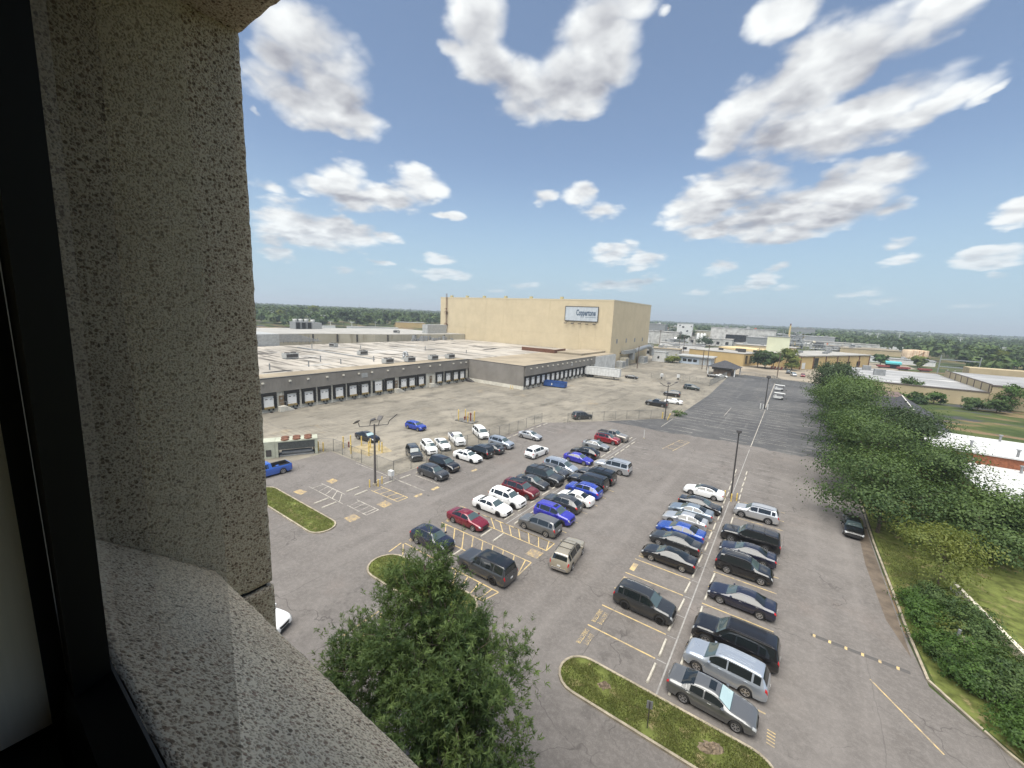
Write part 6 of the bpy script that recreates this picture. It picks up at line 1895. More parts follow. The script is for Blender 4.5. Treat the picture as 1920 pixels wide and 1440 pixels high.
def stump(x, y, r, label, seed):
    t = thing('tree_stump', label, 'tree stump', (x, y, .06), R(20 * seed), 'stumps in the grass island')
    rs = random.Random(seed)
    n, V, Fc = 18, [], []
    for k, (rr, z) in enumerate(((1.35, 0), (1.05, .10), (.92, .24), (.80, .33), (.45, .22), (.15, .16))):
        for i in range(n):
            a_ = 2 * PI * i / n
            q_ = r * rr * (1 + .22 * math.sin(2 * a_ + seed) + rs.uniform(-.13, .13))
            V.append((q_ * math.cos(a_) * 1.25, q_ * math.sin(a_) * .85, max(0, z + rs.uniform(-.07, .10) * (k > 0)) * (.5 + r)))
    for k in range(5):
        for i in range(n):
            j = (i + 1) % n
            Fc.append((k * n + i, k * n + j, (k + 1) * n + j, (k + 1) * n + i))
    Fc.append(tuple(5 * n + i for i in range(n)))
    mb = MB().add(V, Fc)
    mb.build('wood', STUMP, t)
    for i in range(5):
        a_ = rs.uniform(0, 2 * PI)
        mb = MB().tube((r * math.cos(a_) * 1.1, r * math.sin(a_) * .8, .08), (r * math.cos(a_) * 2.1, r * math.sin(a_) * 1.5, .0), .09, .03, n=6)
        mb.build('root', STUMP, t)
stump(-7.1, 21.6, .21, 'pale stump in the rounded end of the long grass island', 1)
stump(-1.05, 21.55, .34, 'big brown stump beside the grey saloon in the long grass island', 2)
sg = thing('sign_post', 'small grey sign on a thin post, seen from behind, in the long grass island', 'sign', (-4.15, 20.6, .07), R(18))
part('post', lambda b: b.box(-.025, .025, -.02, .02, 0, 1.75), DKMETAL, sg)
part('sign_plate', lambda b: b.box(-.16, .16, .021, .035, 1.25, 1.75), GREYM, sg)
sb = thing('speed_bump', 'black rubber speed bump with yellow stripes across the kerbside lane', 'speed bump', (3.5, 35.25, 0))
part('bump', lambda b: b.add([(0, -.17, .005), (5.4, -.17, .005), (5.4, .17, .005), (0, .17, .005), (0, -.06, .055), (5.4, -.06, .055), (5.4, .06, .055), (0, .06, .055)], [(4, 5, 6, 7), (0, 1, 5, 4), (1, 2, 6, 5), (2, 3, 7, 6), (3, 0, 4, 7)]), pbr('speed bump asphalt', (0.075, 0.07, 0.066), .85), sb)
for i in range(6):
    x = .1 + i * .92
    part('stripe', lambda b: b.add([(x, -.175, .008), (x + .16, -.175, .008), (x + .16, -.06, .060), (x, -.06, .060), (x + .02, .065, .060), (x + .18, .065, .060), (x + .20, .175, .008), (x + .04, .175, .008)], [(0, 1, 2, 3), (3, 2, 5, 4), (4, 5, 6, 7)]), P_YEL, sb)

# ================================================================== the far side: plant, guard shelter, right hand buildings
def building(name, label, cat, x0, x1, y0, y1, h, wall, roof, overhang=.2, parapet=.25, base=0.0):
    t = thing(name, label, cat, ((x0 + x1) / 2, (y0 + y1) / 2, 0))
    hx, hy = (x1 - x0) / 2, (y1 - y0) / 2
    part('wall', lambda b: b.box(-hx, hx, -hy, hy, base, h), wall, t)
    part('roof', lambda b: b.box(-hx - overhang, hx + overhang, -hy - overhang, hy + overhang, h + .003, h + parapet), roof, t)
    return t
def windows(t, x0, x1, y, z0, z1, n, w, m=DARKGL, name='window'):
    c = t.location
    for i in range(n):
        x = x0 + (x1 - x0) * (i + .5) / n - c.x
        MB().box(x - w / 2, x + w / 2, y - c.y - .08, y - c.y - .001, z0, z1).build(name, m, t)
def windows_x(t, x, y0, y1, z0, z1, n, w, m=DARKGL, name='window'):
    c = t.location
    for i in range(n):
        y = y0 + (y1 - y0) * (i + .5) / n - c.y
        MB().box(x - c.x + .001, x - c.x + .08, y - w / 2, y + w / 2, z0, z1).build(name, m, t)
gh = thing('guard_shelter', 'small guard shelter with dark hipped roof at the end of the sealed lot', 'guard house', (-26.2, 203.5, 0), R(-6))
part('wall', lambda b: b.box(-3.6, 3.6, -3.2, 3.2, 0, 2.3), pbr('brown brick', (0.22, 0.16, 0.11), .9, var=.25, vscale=2), gh)
part('window_band', lambda b: b.box(-4.2, 4.2, -3.8, 3.8, 2.303, 3.4), DARKGL, gh)
part('roof', lambda b: b.add([(-6.2, -5.6, 3.4), (6.2, -5.6, 3.4), (6.2, 5.6, 3.4), (-6.2, 5.6, 3.4), (-.4, 0, 6.3), (.4, 0, 6.3)], [(0, 1, 5, 4), (1, 2, 5), (2, 3, 4, 5), (3, 0, 4), (3, 2, 1, 0)]), SHINGLE, gh)
for (x, y) in ((-5.4, -4.8), (5.4, -4.8), (5.4, 4.8), (-5.4, 4.8)): part('post', lambda b: b.box(x - .2, x + .2, y - .2, y + .2, 0, 3.39), WHITE, gh)
# tan block in the plant
tb = thing('tan_plant_building', 'tan flat-roofed plant building behind the guard shelter, dark window slots on its side', 'plant building', (-23.9, 252.9, 0), math.atan2(253 - 262.5, -23.9 + 53.3))
part('wall', lambda b: b.box(-31.5, 0, 0, 46, 0, 6.6), TANP, tb)
part('roof', lambda b: b.box(-31.7, .2, -.2, 46.2, 6.603, 6.9), ROOFW, tb)
part('roof_deck', lambda b: b.box(-26, -3, 24, 45, 6.903, 8.2), pbr('ochre roof deck', (0.58, 0.45, 0.24), .8, var=.2), tb)
for i in range(8): part('window', lambda b: b.box(.001, .08, 2 + i * 5.2, 4.6 + i * 5.2, 1.2, 5.6), DARKGL, tb)
for (x, y, s) in ((-8, 10, 2.2), (-13, 18, 1.6), (-20, 12, 1.4), (-4, 20, 1.3)): part('roof_fan', lambda b: b.box(x, x + s * 1.6, y, y + s, 6.903, 6.9 + s * .9), DKMETAL, tb)
# blue-white office
of = building('plant_office', 'low pale blue office with wide overhanging flat roof in front of the tan plant building', 'office', -53.5, -37.5, 238, 249, 3.9, pbr('pale blue wall', (0.42, 0.48, 0.54), .7, var=.1), LTGREY, 1.2, .5)
windows(of, -52, -44, 238, 1.2, 2.6, 3, 2.0); windows(of, -43.5, -38, 238, .2, 3.2, 2, 2.3, LTGREY, 'door')
rg = random.Random(21)
PW = [WHITE, LTGREY, GREYM, CREAM, pbr('stained plaster', (0.46, 0.45, 0.42), .85, var=.3, vscale=.25, stain=((0.2, 0.19, 0.17), .3, .52, .7)), TANR]
PR = [ROOFW, ROOFG, ROOFM, ROOFT]
# individually seen plant blocks: (pixel of base centre, width m, depth m, height m, wall, roof, label)
BL = [((1232, 668), 26, 12, 5.0, 1, 3, 'low green-grey building with a dark window strip behind the tan store', (0, 1)),
      ((1236, 645), 34, 22, 12, 4, 0, 'stained pale block close to the big tan store', None), ((1222, 634), 30, 20, 18, 2, 1, 'grey process block rising behind the stained pale block', None),
      ((1262, 655), 22, 10, 5, 0, 0, 'white low shed in the middle of the left plant yard', (0, 2)), ((1252, 660), 14, 8, 4.2, 0, 0, 'small white hut with two dark openings left of the tan plant building', (0, 2)), ((1285, 658), 26, 9, 4.6, 0, 1, 'white hut with two dark openings beside the tan plant building', (0, 3)),
      ((1245, 626), 24, 20, 11, 3, 2, 'cream block with rusty top between pipe racks', None), ((1262, 628), 16, 14, 14, 3, 0, 'cream tank house with white cap beside the white tower', None), ((1232, 622), 26, 18, 15, 2, 1, 'grey block under the far trees next to the tan store', None),
      ((1345, 640), 60, 26, 12, 3, 0, 'long cream building with pale roof behind the tan plant building', None), ((1388, 650), 58, 24, 18, 4, 1, 'big stained grey-white building with one dark doorway', (0, 1)), ((1330, 648), 40, 20, 7, 4, 0, 'low white windowed building behind the silos', (0, 5)),
      ((1422, 656), 22, 18, 11, 2, 1, 'grey frame house beside the pale green block', None), ((1432, 665), 40, 18, 6.5, 5, 0, 'tan low building with white roof behind the plant yard trees', None),
      ((1512, 650), 50, 30, 12, 2, 1, 'grey tangled process building under the yellow stack', None), ((1500, 640), 34, 26, 20, 2, 2, 'grey process tower block with ochre deck', None), ((1570, 655), 70, 20, 7, 4, 0, 'long white shed with a pale roof behind the tan dock building', None),
      ((1605, 662), 46, 14, 5, 4, 3, 'low grey yard building in front of the train', None), ((1655, 668), 60, 16, 5, 5, 3, 'low tan sheds left of the rusty tank', None), ((1545, 642), 60, 30, 7, 2, 1, 'grey gabled shed near the white column by the train', None), ((1688, 683), 34, 12, 3.2, 0, 1, 'white open shed row behind the right warehouse roof', None),
      ((1880, 672), 70, 24, 9, 0, 0, 'white building with red roof part at the right among trees', None), ((1618, 632), 22, 12, 7, 5, 0, 'pinkish house roof among the trees behind the train', None), ((1740, 655), 40, 14, 6, 4, 3, 'pale low shed in front of the dark trees', None)]
for (px, w, dp, h, wm, rm_, lab, win) in BL:
    g_ = G(px[0], px[1])
    yaw = math.atan2(-g_.x, g_.y) * .35
    t = thing('plant_block', lab, 'plant building', (g_.x, g_.y, 0), yaw)
    part('wall', lambda b: b.box(-w / 2, w / 2, 0, dp, 0, h), PW[wm], t)
    part('roof', lambda b: b.box(-w / 2 - .3, w / 2 + .3, -.3, dp + .3, h + .003, h + .35), PR[rm_], t)
    if win:
        for i in range(win[1]): part('window', lambda b: b.box(-w / 2 + w * (i + .25) / win[1], -w / 2 + w * (i + .6) / win[1], -.1, -.001, h * .25, h * .65), DARKGL, t)
    for i in range(3):
        s = rg.uniform(1, 2.4)
        x, y = rg.uniform(-w * .4, w * .35), rg.uniform(.5, max(1, dp * .6))
        part('roof_unit', lambda b: b.box(x, x + s * 1.3, y, y + s, h + .351, h + .35 + s * .8), GREYM if i else LTGREY, t)
gt = G(1281, 641)
tw = thing('white_tower', 'tall white square tower with a few small windows among the trees', 'tower', (gt.x, gt.y, 0), R(8))
s_ = (Vector((gt.x, gt.y)).length) / F
part('wall', lambda b: b.box(-12.5 * s_, 12.5 * s_, 0, 16 * s_, 0, 31 * s_), WHITE, tw)
part('roof', lambda b: b.box(-12.8 * s_, 12.8 * s_, -.3 * s_, 16.3 * s_, 31.003 * s_, 31.5 * s_), LTGREY, tw)
for (x, z, w) in ((-8, 28, 2), (-2.5, 25.5, 3.4), (4.5, 19, 2.8), (-5.5, 16.5, 2.6), (10, 27, 1)): part('window', lambda b: b.box((x - w / 2) * s_, (x + w / 2) * s_, -.25, -.001, (z - 1) * s_, (z + 1) * s_), DARKGL, tw)
gt = G(1453, 683); s_ = gt.xy.length / F
gb = thing('pale_green_block', 'plain pale green windowless block standing over white-roofed sheds', 'plant building', (gt.x, gt.y, 0), R(3))
part('wall', lambda b: b.box(-15 * s_, 15 * s_, 0, 20 * s_, 8 * s_, 43 * s_), pbr('pale green siding', (0.55, 0.56, 0.40), .75, var=.08, vscale=.2), gb)
part('base', lambda b: b.box(-14 * s_, 18 * s_, -6 * s_, 20 * s_, 0, 7.99 * s_), TANP, gb)
part('roof', lambda b: b.box(-15.3 * s_, 15.3 * s_, -.3, 20.3 * s_, 43.003 * s_, 43.6 * s_), GREYM, gb)
gt = G(1476, 652); s_ = gt.xy.length / F
sk = thing('smoke_stack', 'tall yellowish smoke stack with a rusty tip', 'chimney', (gt.x, gt.y, 0))
YSTK = pbr('ochre stack paint', (0.60, 0.46, 0.20), .7, var=.15)
part('shaft', lambda b: b.tube((0, 0, 0), (0, 0, 34 * s_), 1.6 * s_, 1.0 * s_, n=12), YSTK, sk)
part('tip', lambda b: b.tube((0, 0, 34.01 * s_), (0, 0, 37 * s_), 1.02 * s_, .95 * s_, n=12), RUST, sk)
part('flare', lambda b: b.lathe([(3.2 * s_, 14 * s_), (1.7 * s_, 17 * s_), (1.45 * s_, 20 * s_)], 12), YSTK, sk)
def silos(px, xs, r, h, z0, m, label, cat='silo'):
    g_ = G(*px); s_ = g_.xy.length / F
    for i, x in enumerate(xs):
        t = thing('silo', label[i], cat, (g_.x + x * s_ * math.cos(YAW), g_.y + x * s_ * math.sin(YAW), 0), 0, 'silos of the plant')
        part('shell', lambda b: b.lathe([(r * s_, z0 * s_), (r * s_, (h - 1.2) * s_), (r * .6 * s_, h * s_), (0.01, (h + .3) * s_)], 14), m, t, True)
        part('leg', lambda b: b.box(-r * .6 * s_, r * .6 * s_, -r * .6 * s_, r * .6 * s_, 0, z0 * s_), GALV, t)
SILB = pbr('pale blue silo', (0.48, 0.58, 0.66), .5, var=.1)
silos((1308, 647), (-1, 5, 10), 2.3, 20, 2, WHITE, ('white silo, westernmost of three behind the office', 'white silo, middle one of three behind the office', 'white silo, easternmost of three behind the office'))
silos((1420, 642), (-2.4, 2.8), 2.5, 21, 9, SILB, ('pale blue silo on stilts, the western of a pair', 'pale blue silo on stilts, the eastern of a pair'))
silos((1501, 655), (0,), 2.4, 16, 0, WHITE, ('single white column silo left of the train',))
gt = G(1412, 650); s_ = gt.xy.length / F
pf = thing('process_tower', 'ochre and red platform tower beside the pale blue silos', 'process tower', (gt.x, gt.y, 0))
part('column', lambda b: b.box(-1.2 * s_, 1.2 * s_, -1.2 * s_, 1.2 * s_, 0, 27 * s_), YSTK, pf)
part('top', lambda b: b.box(-1.4 * s_, 1.4 * s_, -1.4 * s_, 1.4 * s_, 27.01 * s_, 29.5 * s_), pbr('signal red', (.5, .08, .05), .6), pf)
part('platform', lambda b: [b.box(-4 * s_, 4 * s_, -2 * s_, 2 * s_, z * s_, (z + .5) * s_) for z in (10, 14, 18)], GREYM, pf)
def tangle(label, px, w, h, n, seed, mats):
    """Open steel process structure: columns, decks, vessels and pipes."""
    g_ = G(*px); s_ = g_.xy.length / F
    t = thing('process_structure', label, 'process structure', (g_.x, g_.y, 0), YAW * .6, 'open process structures')
    rr = random.Random(seed)
    W_, H_ = w * s_, h * s_
    part('column', lambda b: [b.box(x - .15, x + .15, y - .15, y + .15, 0, H_ * rr.uniform(.6, 1)) for x in np.linspace(-W_ / 2, W_ / 2, 7) for y in (0, 7)], GALV, t)
    for i in range(4): part('deck', lambda b: b.box(-W_ / 2 * rr.uniform(.4, 1), W_ / 2 * rr.uniform(.4, 1), 0, 7, H_ * (i + 1) / 5, H_ * (i + 1) / 5 + .3), GREYM, t)
    for i in range(n):
        x, z = rr.uniform(-W_ / 2, W_ / 2), rr.uniform(0, H_ * .75)
        r, hh = rr.uniform(.5, 1.5), rr.uniform(1.5, 5)
        part('vessel', lambda b: b.tube((x, 2 + rr.uniform(0, 4), z), (x, 2, z + hh), r, n=8) if rr.random() < .6 else b.tube((x, 1, z + 1), (x + hh, 1.2, z + 1), r * .6, n=8), mats[i % len(mats)], t)
    part('pipe', lambda b: [b.tube((-W_ / 2, -.5 + i * .4, z), (W_ / 2, -.5 + i * .4, z), .18, n=5) for i, z in enumerate((H_ * .3, H_ * .33, H_ * .5, H_ * .7))], GALV, t)
tangle('rusty grey process structure left of the white tower', (1256, 632), 16, 18, 12, 1, [RUST, GREYM, CREAM])
tangle('grey process structure under the pale blue silos', (1418, 652), 26, 20, 16, 2, [GREYM, WHITE, RUST])
tangle('ochre topped process structure left of the yellow stack', (1458, 645), 16, 24, 12, 3, [YSTK, GREYM, WHITE])
tangle('big tangled process structure right of the yellow stack', (1492, 655), 26, 30, 24, 4, [GREYM, LTGREY, YSTK, WHITE])
tangle('pipe bridge structure in front of the train', (1560, 660), 60, 12, 14, 5, [GREYM, CREAM, WHITE])
tangle('dark pipe rack in the left plant yard', (1268, 650), 44, 14, 14, 6, [DKMETAL, GREYM, WHITE])
# tan dock building of the plant
gl, gr_ = G(1500, 693), G(1628, 688)
td = thing('plant_dock_building', 'tan plant building with white roof and dark dock bays above the right warehouse', 'plant building', (gl.x, gl.y, 0), math.atan2(gr_.y - gl.y, gr_.x - gl.x))
ln = (gr_ - gl).length
part('wall', lambda b: b.box(0, ln, 0, 26, 0, 7.0), TANP, td)
part('roof', lambda b: b.box(-.3, ln + .3, -.6, 26.3, 7.003, 7.5), ROOFW, td)
for i in range(6): part('dock_bay', lambda b: b.box(1 + i * ln / 6.4, 1 + i * ln / 6.4 + (4 if i else 3), -.1, -.001, .3, 3.6 if i != 1 else 6.0), DARKGL if i else WHITE, td)
part('pilaster', lambda b: [b.box(-1.0 + i * ln / 6, -.4 + i * ln / 6, -.3, -.002, 0, 6.99) for i in range(7)], RUST, td)
for i in range(6): part('roof_unit', lambda b: b.box(4 + i * ln / 7, 6.2 + i * ln / 7, 6 + (i % 3) * 4, 8 + (i % 3) * 4, 7.503, 8.7), GREYM, td)
# freight train
g0, g1 = G(1507, 651), G(1690, 662)
dirv = (g1 - g0).normalized()
CARS_T = [('charcoal', 18, 'dark flat freight car behind the white column'), ('orange', 20, 'orange and white container car, the first orange one'), ('white', 22, 'white container car between the two orange ones'), ('orange', 22, 'orange and white container car, the second orange one'), ('red', 22, 'white over red container car of the train'), ('white', 22, 'white container car at the tail of the train')]
OR = pbr('container orange', (0.55, 0.13, 0.03), .6, var=.1)
x = 6.0
Lt = (g1 - g0).length
for i, (c_, l, lab) in enumerate(CARS_T):
    l = Lt / 7.0
    p = g0 + dirv * x
    t = thing('freight_car', lab, 'freight car', (p.x, p.y, 0), math.atan2(dirv.y, dirv.x), 'freight train cars')
    part('flatbed', lambda b: b.box(0, l, -1.5, 1.5, .8, 1.4), DKMETAL, t)
    cm = {'charcoal': DKMETAL, 'orange': OR, 'white': WHITE, 'red': WHITE}[c_]
    part('container', lambda b: b.box(.6, l - .6, -1.3, 1.3, 3.2, 6.2), cm, t)
    part('container', lambda b: b.box(.6, l - .6, -1.28, 1.28, 1.41, 3.19), {'charcoal': DKMETAL, 'orange': WHITE, 'white': CREAM, 'red': pbr('container red', (.4, .03, .03), .6)}[c_], t)
    for k in (.12, .88): part('bogie', lambda b: b.box(l * k - 1.2, l * k + 1.2, -1.1, 1.1, 0, .79), DKMETAL, t)
    x += l + Lt / 60
gt = G(1712, 681); s_ = gt.xy.length / F
tk = thing('rusty_tank', 'wide rust-stained storage tank behind the right warehouse', 'storage tank', (gt.x, gt.y, 0))
part('shell', lambda b: b.lathe([(13 * s_, 0), (13 * s_, 17 * s_), (12.8 * s_, 17.3 * s_), (0.01, 18.2 * s_)], 28), pbr('rust stained tank', (0.52, 0.40, 0.27), .8, var=.3, vscale=.3, streak=((.30, .15, .07), (1, 1, .06), .5, .7)), tk, True)
part('stair', lambda b: [b.box(13.05 * s_ * math.cos(a_) - .3, 13.05 * s_ * math.cos(a_) + .3, 13.05 * s_ * math.sin(a_) - .5, 13.05 * s_ * math.sin(a_), z, z + .2) for a_, z in zip(np.linspace(-2.6, -1.0, 14), np.linspace(0, 16 * s_, 14))], RUST, tk)
gt = G(1672, 691)
ts = thing('teal_shed', 'little open shed with a teal roof among red trailers', 'shed', (gt.x, gt.y, 0))
ts.scale = (.55, .55, .8)
part('roof', lambda b: b.add([(-6, -3, 4.6), (7, -3, 4.6), (7, 4, 5.4), (-6, 4, 5.4), (-6, -3, 3.4), (7, -3, 3.4), (7, 4, 3.6), (-6, 4, 3.6)], [(0, 1, 2, 3), (0, 4, 5, 1), (1, 5, 6, 2), (3, 2, 6, 7), (0, 3, 7, 4)]), pbr('teal roof', (.08, .38, .40), .6), ts)
part('wall', lambda b: b.box(-5.5, 6.5, 2, 3.5, 0, 3.39), DKMETAL, ts)
for i, (px, lab) in enumerate((((1655, 690), 'dull red flat trailer left of the teal shed'), ((1693, 694), 'dull red flat trailer right of the teal shed'), ((1733, 697), 'dull red machine at the end of the warehouse roof'))):
    g_ = G(*px)
    t = thing('red_trailer', lab, 'trailer', (g_.x, g_.y, 0), R(20))
    t.scale = (.5, .7, .7)
    part('bed', lambda b: b.box(-6, 6, -1.4, 1.4, 1.2, 2.6), pbr('faded red', (.22, .05, .045), .7, var=.3), t)
    part('wheels', lambda b: b.box(-4, 4, -1.1, 1.1, 0, 1.19), DKMETAL, t)
# right warehouse
rw_ = thing('right_warehouse', 'low tan warehouse with streaked white-grey roof behind the field', 'warehouse', (0, 0, 0))
part('wall', lambda b: b.box(12.6, 50.4, 189, 252, 0, 4.6), TANR, rw_)
part('wall', lambda b: b.box(50.5, 130, 189, 240, 0, 6.85), TANR, rw_)
part('roof', lambda b: b.box(12.5, 50.45, 188.9, 252.1, 4.603, 4.75), ROOFG, rw_)
part('roof', lambda b: b.box(50.7, 130.2, 189.2, 240.2, 6.853, 6.95), ROOFG, rw_)
BROWNT = pbr('brown roof trim', (0.10, 0.075, 0.06), .7)
part('parapet', lambda b: b.box(50.42, 50.69, 189, 240, 4.76, 7.2), TANR, rw_)
part('trim', lambda b: b.box(12.4, 50.40, 188.85, 189.05, 4.55, 4.95).box(50.40, 130, 188.85, 189.05, 6.8, 7.25).box(12.35, 12.6, 189.06, 252, 4.55, 4.95).box(50.38, 50.72, 189.06, 240, 7.203, 7.4), BROWNT, rw_)
part('pilaster', lambda b: [b.box(50.30, 50.419, 190 + i * 7, 190.5 + i * 7, 4.76, 7.19) for i in range(7)], BROWNT, rw_)
for (px, py, s) in ((1649, 704, 1.7), (1625, 694, 1.4)):
    g_ = G(px, py, 4.75)
    part('roof_unit', lambda b: b.box(g_.x - s, g_.x + s, g_.y, g_.y + 2 * s, 4.753, 4.75 + 1.4 * s), GREYM, rw_)
part('roof_house', lambda b: b.box(58, 76, 244, 252, 0, 9.0), TANR, rw_)
# red brick building with white roofs
bk = thing('brick_building', 'red brick building with two bright white flat roofs', 'brick building', (0, 0, 0))
part('wall', lambda b: b.box(19.9, 44, 66.6, 83.4, 0, 4.3), BRICKM, bk)
part('wall', lambda b: b.box(18.0, 44, 83.5, 96.2, 0, 5.9), BRICKM, bk)
part('roof', lambda b: b.box(19.7, 44.2, 66.4, 83.48, 4.303, 4.5), pbr('bright white roof', (.50, .50, .49), .7, var=.08, vscale=.3, stain=((.5, .49, .46), .5, .62, .75)), bk)
part('roof', lambda b: b.box(17.8, 44.2, 83.3, 96.4, 5.903, 6.1), MATS['bright white roof'], bk)
for (x, y, z) in ((22.5, 86.5, 6.1), (26.5, 84.5, 6.1), (27.6, 95, 6.1), (21.8, 81.5, 4.5), (26.3, 81.8, 4.5)): part('vent', lambda b: b.tube((x, y, z), (x, y, z + .9), .14, n=6).box(x - .2, x + .2, y - .2, y + .2, z + .9, z + 1.05), GREYM, bk)
for y in (70, 76): part('window', lambda b: b.box(19.82, 19.899, y, y + 1.6, 1.2, 2.9), DARKGL, bk)
part('footing', lambda b: b.box(19.2, 44, 65.3, 66.59, 0, .25), pbr('sandy strip', (.46, .37, .23), .9, var=.2), bk)
# dark shingle houses behind the trees
dh = thing('dark_roof_house', 'house with long dark hipped shingle roof and pale gable trim among the trees', 'house', (21.0, 122, 0), R(-4))
part('wall', lambda b: b.box(-5.2, 5.2, -14, 14, 0, 3.4), BRICKM, dh)
part('roof', lambda b: b.add([(-6, -15, 3.4), (6, -15, 3.4), (6, 15, 3.4), (-6, 15, 3.4), (0, -10.5, 7.0), (0, 13, 7.0)], [(0, 1, 4), (1, 2, 5, 4), (2, 3, 5), (3, 0, 4, 5), (3, 2, 1, 0)]), SHINGLE, dh)
part('gable', lambda b: b.add([(-6.2, 9, 3.41), (-6.2, 16, 3.41), (-6.2, 12.5, 6.6), (-.5, 9, 3.41), (-.5, 16, 3.41), (-.5, 12.5, 6.6)], [(0, 2, 1), (0, 3, 5, 2), (2, 5, 4, 1)]), SHINGLE, dh)
part('trim', lambda b: b.tube((-6.25, 8.8, 3.4), (-6.25, 12.5, 6.75), .14, n=4).tube((-6.25, 12.5, 6.75), (-6.25, 16.2, 3.4), .14, n=4).tube((0, -10.5, 7.08), (0, 13, 7.08), .12, n=4), pbr('pale trim', (.6, .58, .52), .6), dh)
bh = thing('brown_roof_house', 'smaller house with brown ribbed roof behind the dark roofed one', 'house', (20.6, 150, 0), R(4))
part('wall', lambda b: b.box(-5, 5, -8, 8, 0, 3.2), BRICKM, bh)
part('roof', lambda b: b.add([(-6, -9.5, 3.2), (6, -9.5, 3.2), (6, 9.5, 3.2), (-6, 9.5, 3.2), (-3, 0, 6.2), (3, 0, 6.2)], [(0, 1, 5, 4), (1, 2, 5), (2, 3, 4, 5), (3, 0, 4), (3, 2, 1, 0)]), SHINGLEB, bh)
part('porch', lambda b: [b.box(x - .15, x + .15, -10.5, -10.2, 0, 2.9) for x in (-4, 0, 4)] + [b.box(-5, 5, -10.8, -9.6, 2.95, 3.15)], GREYM, bh)
# white low wall right
lw = thing('low_wall', 'low cream retaining wall running behind the hedge', 'wall', (14.4, 44, 0))
part('wall', lambda b: b.add([(-.6, 6, 0), (-.3, 6, 0), (-.6, 6, .75), (-.3, 6, .75), (3.4, -14, 0), (3.7, -14, 0), (3.4, -14, .75), (3.7, -14, .75)], [(2, 3, 7, 6), (0, 4, 6, 2), (1, 3, 7, 5), (4, 5, 7, 6), (0, 2, 3, 1)]), pbr('cream wall paint', (.60, .55, .44), .8, var=.1), lw)
# pylons and poles
def pylon(px, top, label, w=.7, arms=True):
    g_ = G(*px)
    d = ray(*top)
    z = EYE + d.z * (g_.y / d.y)
    t = thing('utility_pole', label, 'utility pole', (g_.x, g_.y, 0), YAW, 'tall power poles')
    part('post', lambda b: b.tube((0, 0, 0), (0, 0, z), w, w * .5, n=6), pbr('pale steel pole', (.42, .44, .40), .6), t)
    if arms: part('crossarm', lambda b: b.box(-w * 5, w * 5, -w * .3, w * .3, z * .93, z * .93 + w * .8).box(-w * 3.4, w * 3.4, -w * .3, w * .3, z * .84, z * .84 + w * .7), pbr('pale steel pole', (.42, .44, .40), .6), t)
for (px, top, lab) in ((K((1480, 600), 4.3636, (880, 235), (912, 98)) + ['pale power pole, tallest one above the train\'s tail'],) + tuple(tuple(K((1480, 600), 4.3636, a_, b_)) + (l,) for a_, b_, l in (
    ((1380, 250), (1408, 140), 'pale power pole above the pale low shed'), ((615, 190), (630, 98), 'pale power pole, first of the three left of the tank'), ((645, 200), (658, 105), 'pale power pole, second of the three left of the tank'), ((708, 215), (728, 105), 'pale power pole, third of the three left of the tank'),
    ((1050, 210), (1064, 130), 'pale power pole between two taller ones above the trees'), ((1125, 190), (1130, 125), 'faint power pole, western of a close pair'), ((1132, 200), (1143, 115), 'faint power pole, eastern of a close pair'), ((1745, 210), (1757, 145), 'far power pole near the right, western of two'), ((1810, 210), (1822, 150), 'far power pole near the right, eastern of two'), ((475, 150), (480, 92), 'short far power pole above the train')))):
    pylon(px, top, lab, .9)
def woodpole(px, h, label, arms=1, r=.16):
    g_ = G(*px)
    t = thing('wooden_pole', label, 'utility pole', (g_.x, g_.y, 0), YAW, 'wooden utility poles')
    part('post', lambda b: b.tube((0, 0, 0), (0, 0, h), r * 1.2, r, n=6), pbr('brown pole wood', (.10, .07, .05), .9), t)
    for k in range(arms): part('crossarm', lambda b: b.box(-1.2, 1.2, -.08, .08, h - .6 - k, h - .45 - k), MATS['brown pole wood'], t)
for (px, h, lab, n) in ((K(*((1200, 580), 5.3333), (665, 610))[0], 12.2, 'brown pole in front of the tan plant building, tallest', 1), (K(*((1200, 580), 5.3333), (618, 600))[0], 9.5, 'brown pole left of the tallest one by the guard shelter', 0), (K(*((1200, 580), 5.3333), (738, 610))[0], 6.2, 'slim pole close behind the guard shelter roof', 0),
                        (K(*((1200, 580), 5.3333), (1368, 690))[0], 11, 'dark pole at the lot gate with tilted flood lamp', 1), (K(*((1200, 580), 5.3333), (430, 450))[0], 13, 'leaning pole left of the pale blue office', 1), (K(*((1200, 580), 5.3333), (185, 430))[0], 16, 'dark pole beside the big tan store', 1), (K(*((1200, 580), 5.3333), (385, 430))[0], 14, 'grey pole in front of the white tower', 1), (K(*((1200, 580), 5.3333), (505, 400))[0], 16, 'thin pole right of the white tower', 0),
                        (K(*((820, 540), 4.5714), (1712, 690))[0], 10.5, 'dark leaning pole at the foot of the tan store', 0), ((1858, 698), 9.5, 'pale pole with crossarm in the scrub at the right', 1), ((1850, 690), 11, 'grey pole behind the pale pole at the right', 1)):
    woodpole(px, h, lab, n)
def power_line(label, pts, n=3):
    t = thing('power_line', label, 'power line', tuple(pts[0]), 0, 'overhead power lines')
    o = Vector(pts[0])
    for k in range(n):
        mb = MB()
        for a_, b_ in zip(pts, pts[1:]):
            a_, b_ = Vector(a_) - o, Vector(b_) - o
            off = Vector((math.cos(YAW), math.sin(YAW), 0)) * (k - (n - 1) / 2) * .9
            prev = None
            for i in range(9):
                f = i / 8
                p = a_.lerp(b_, f) + off - Vector((0, 0, 4 * f * (1 - f) * (b_ - a_).length * .022))
                if prev is not None: mb.tube(prev, p, .035, n=3, cap=False)
                prev = p
        mb.build('wire', DKMETAL, t)
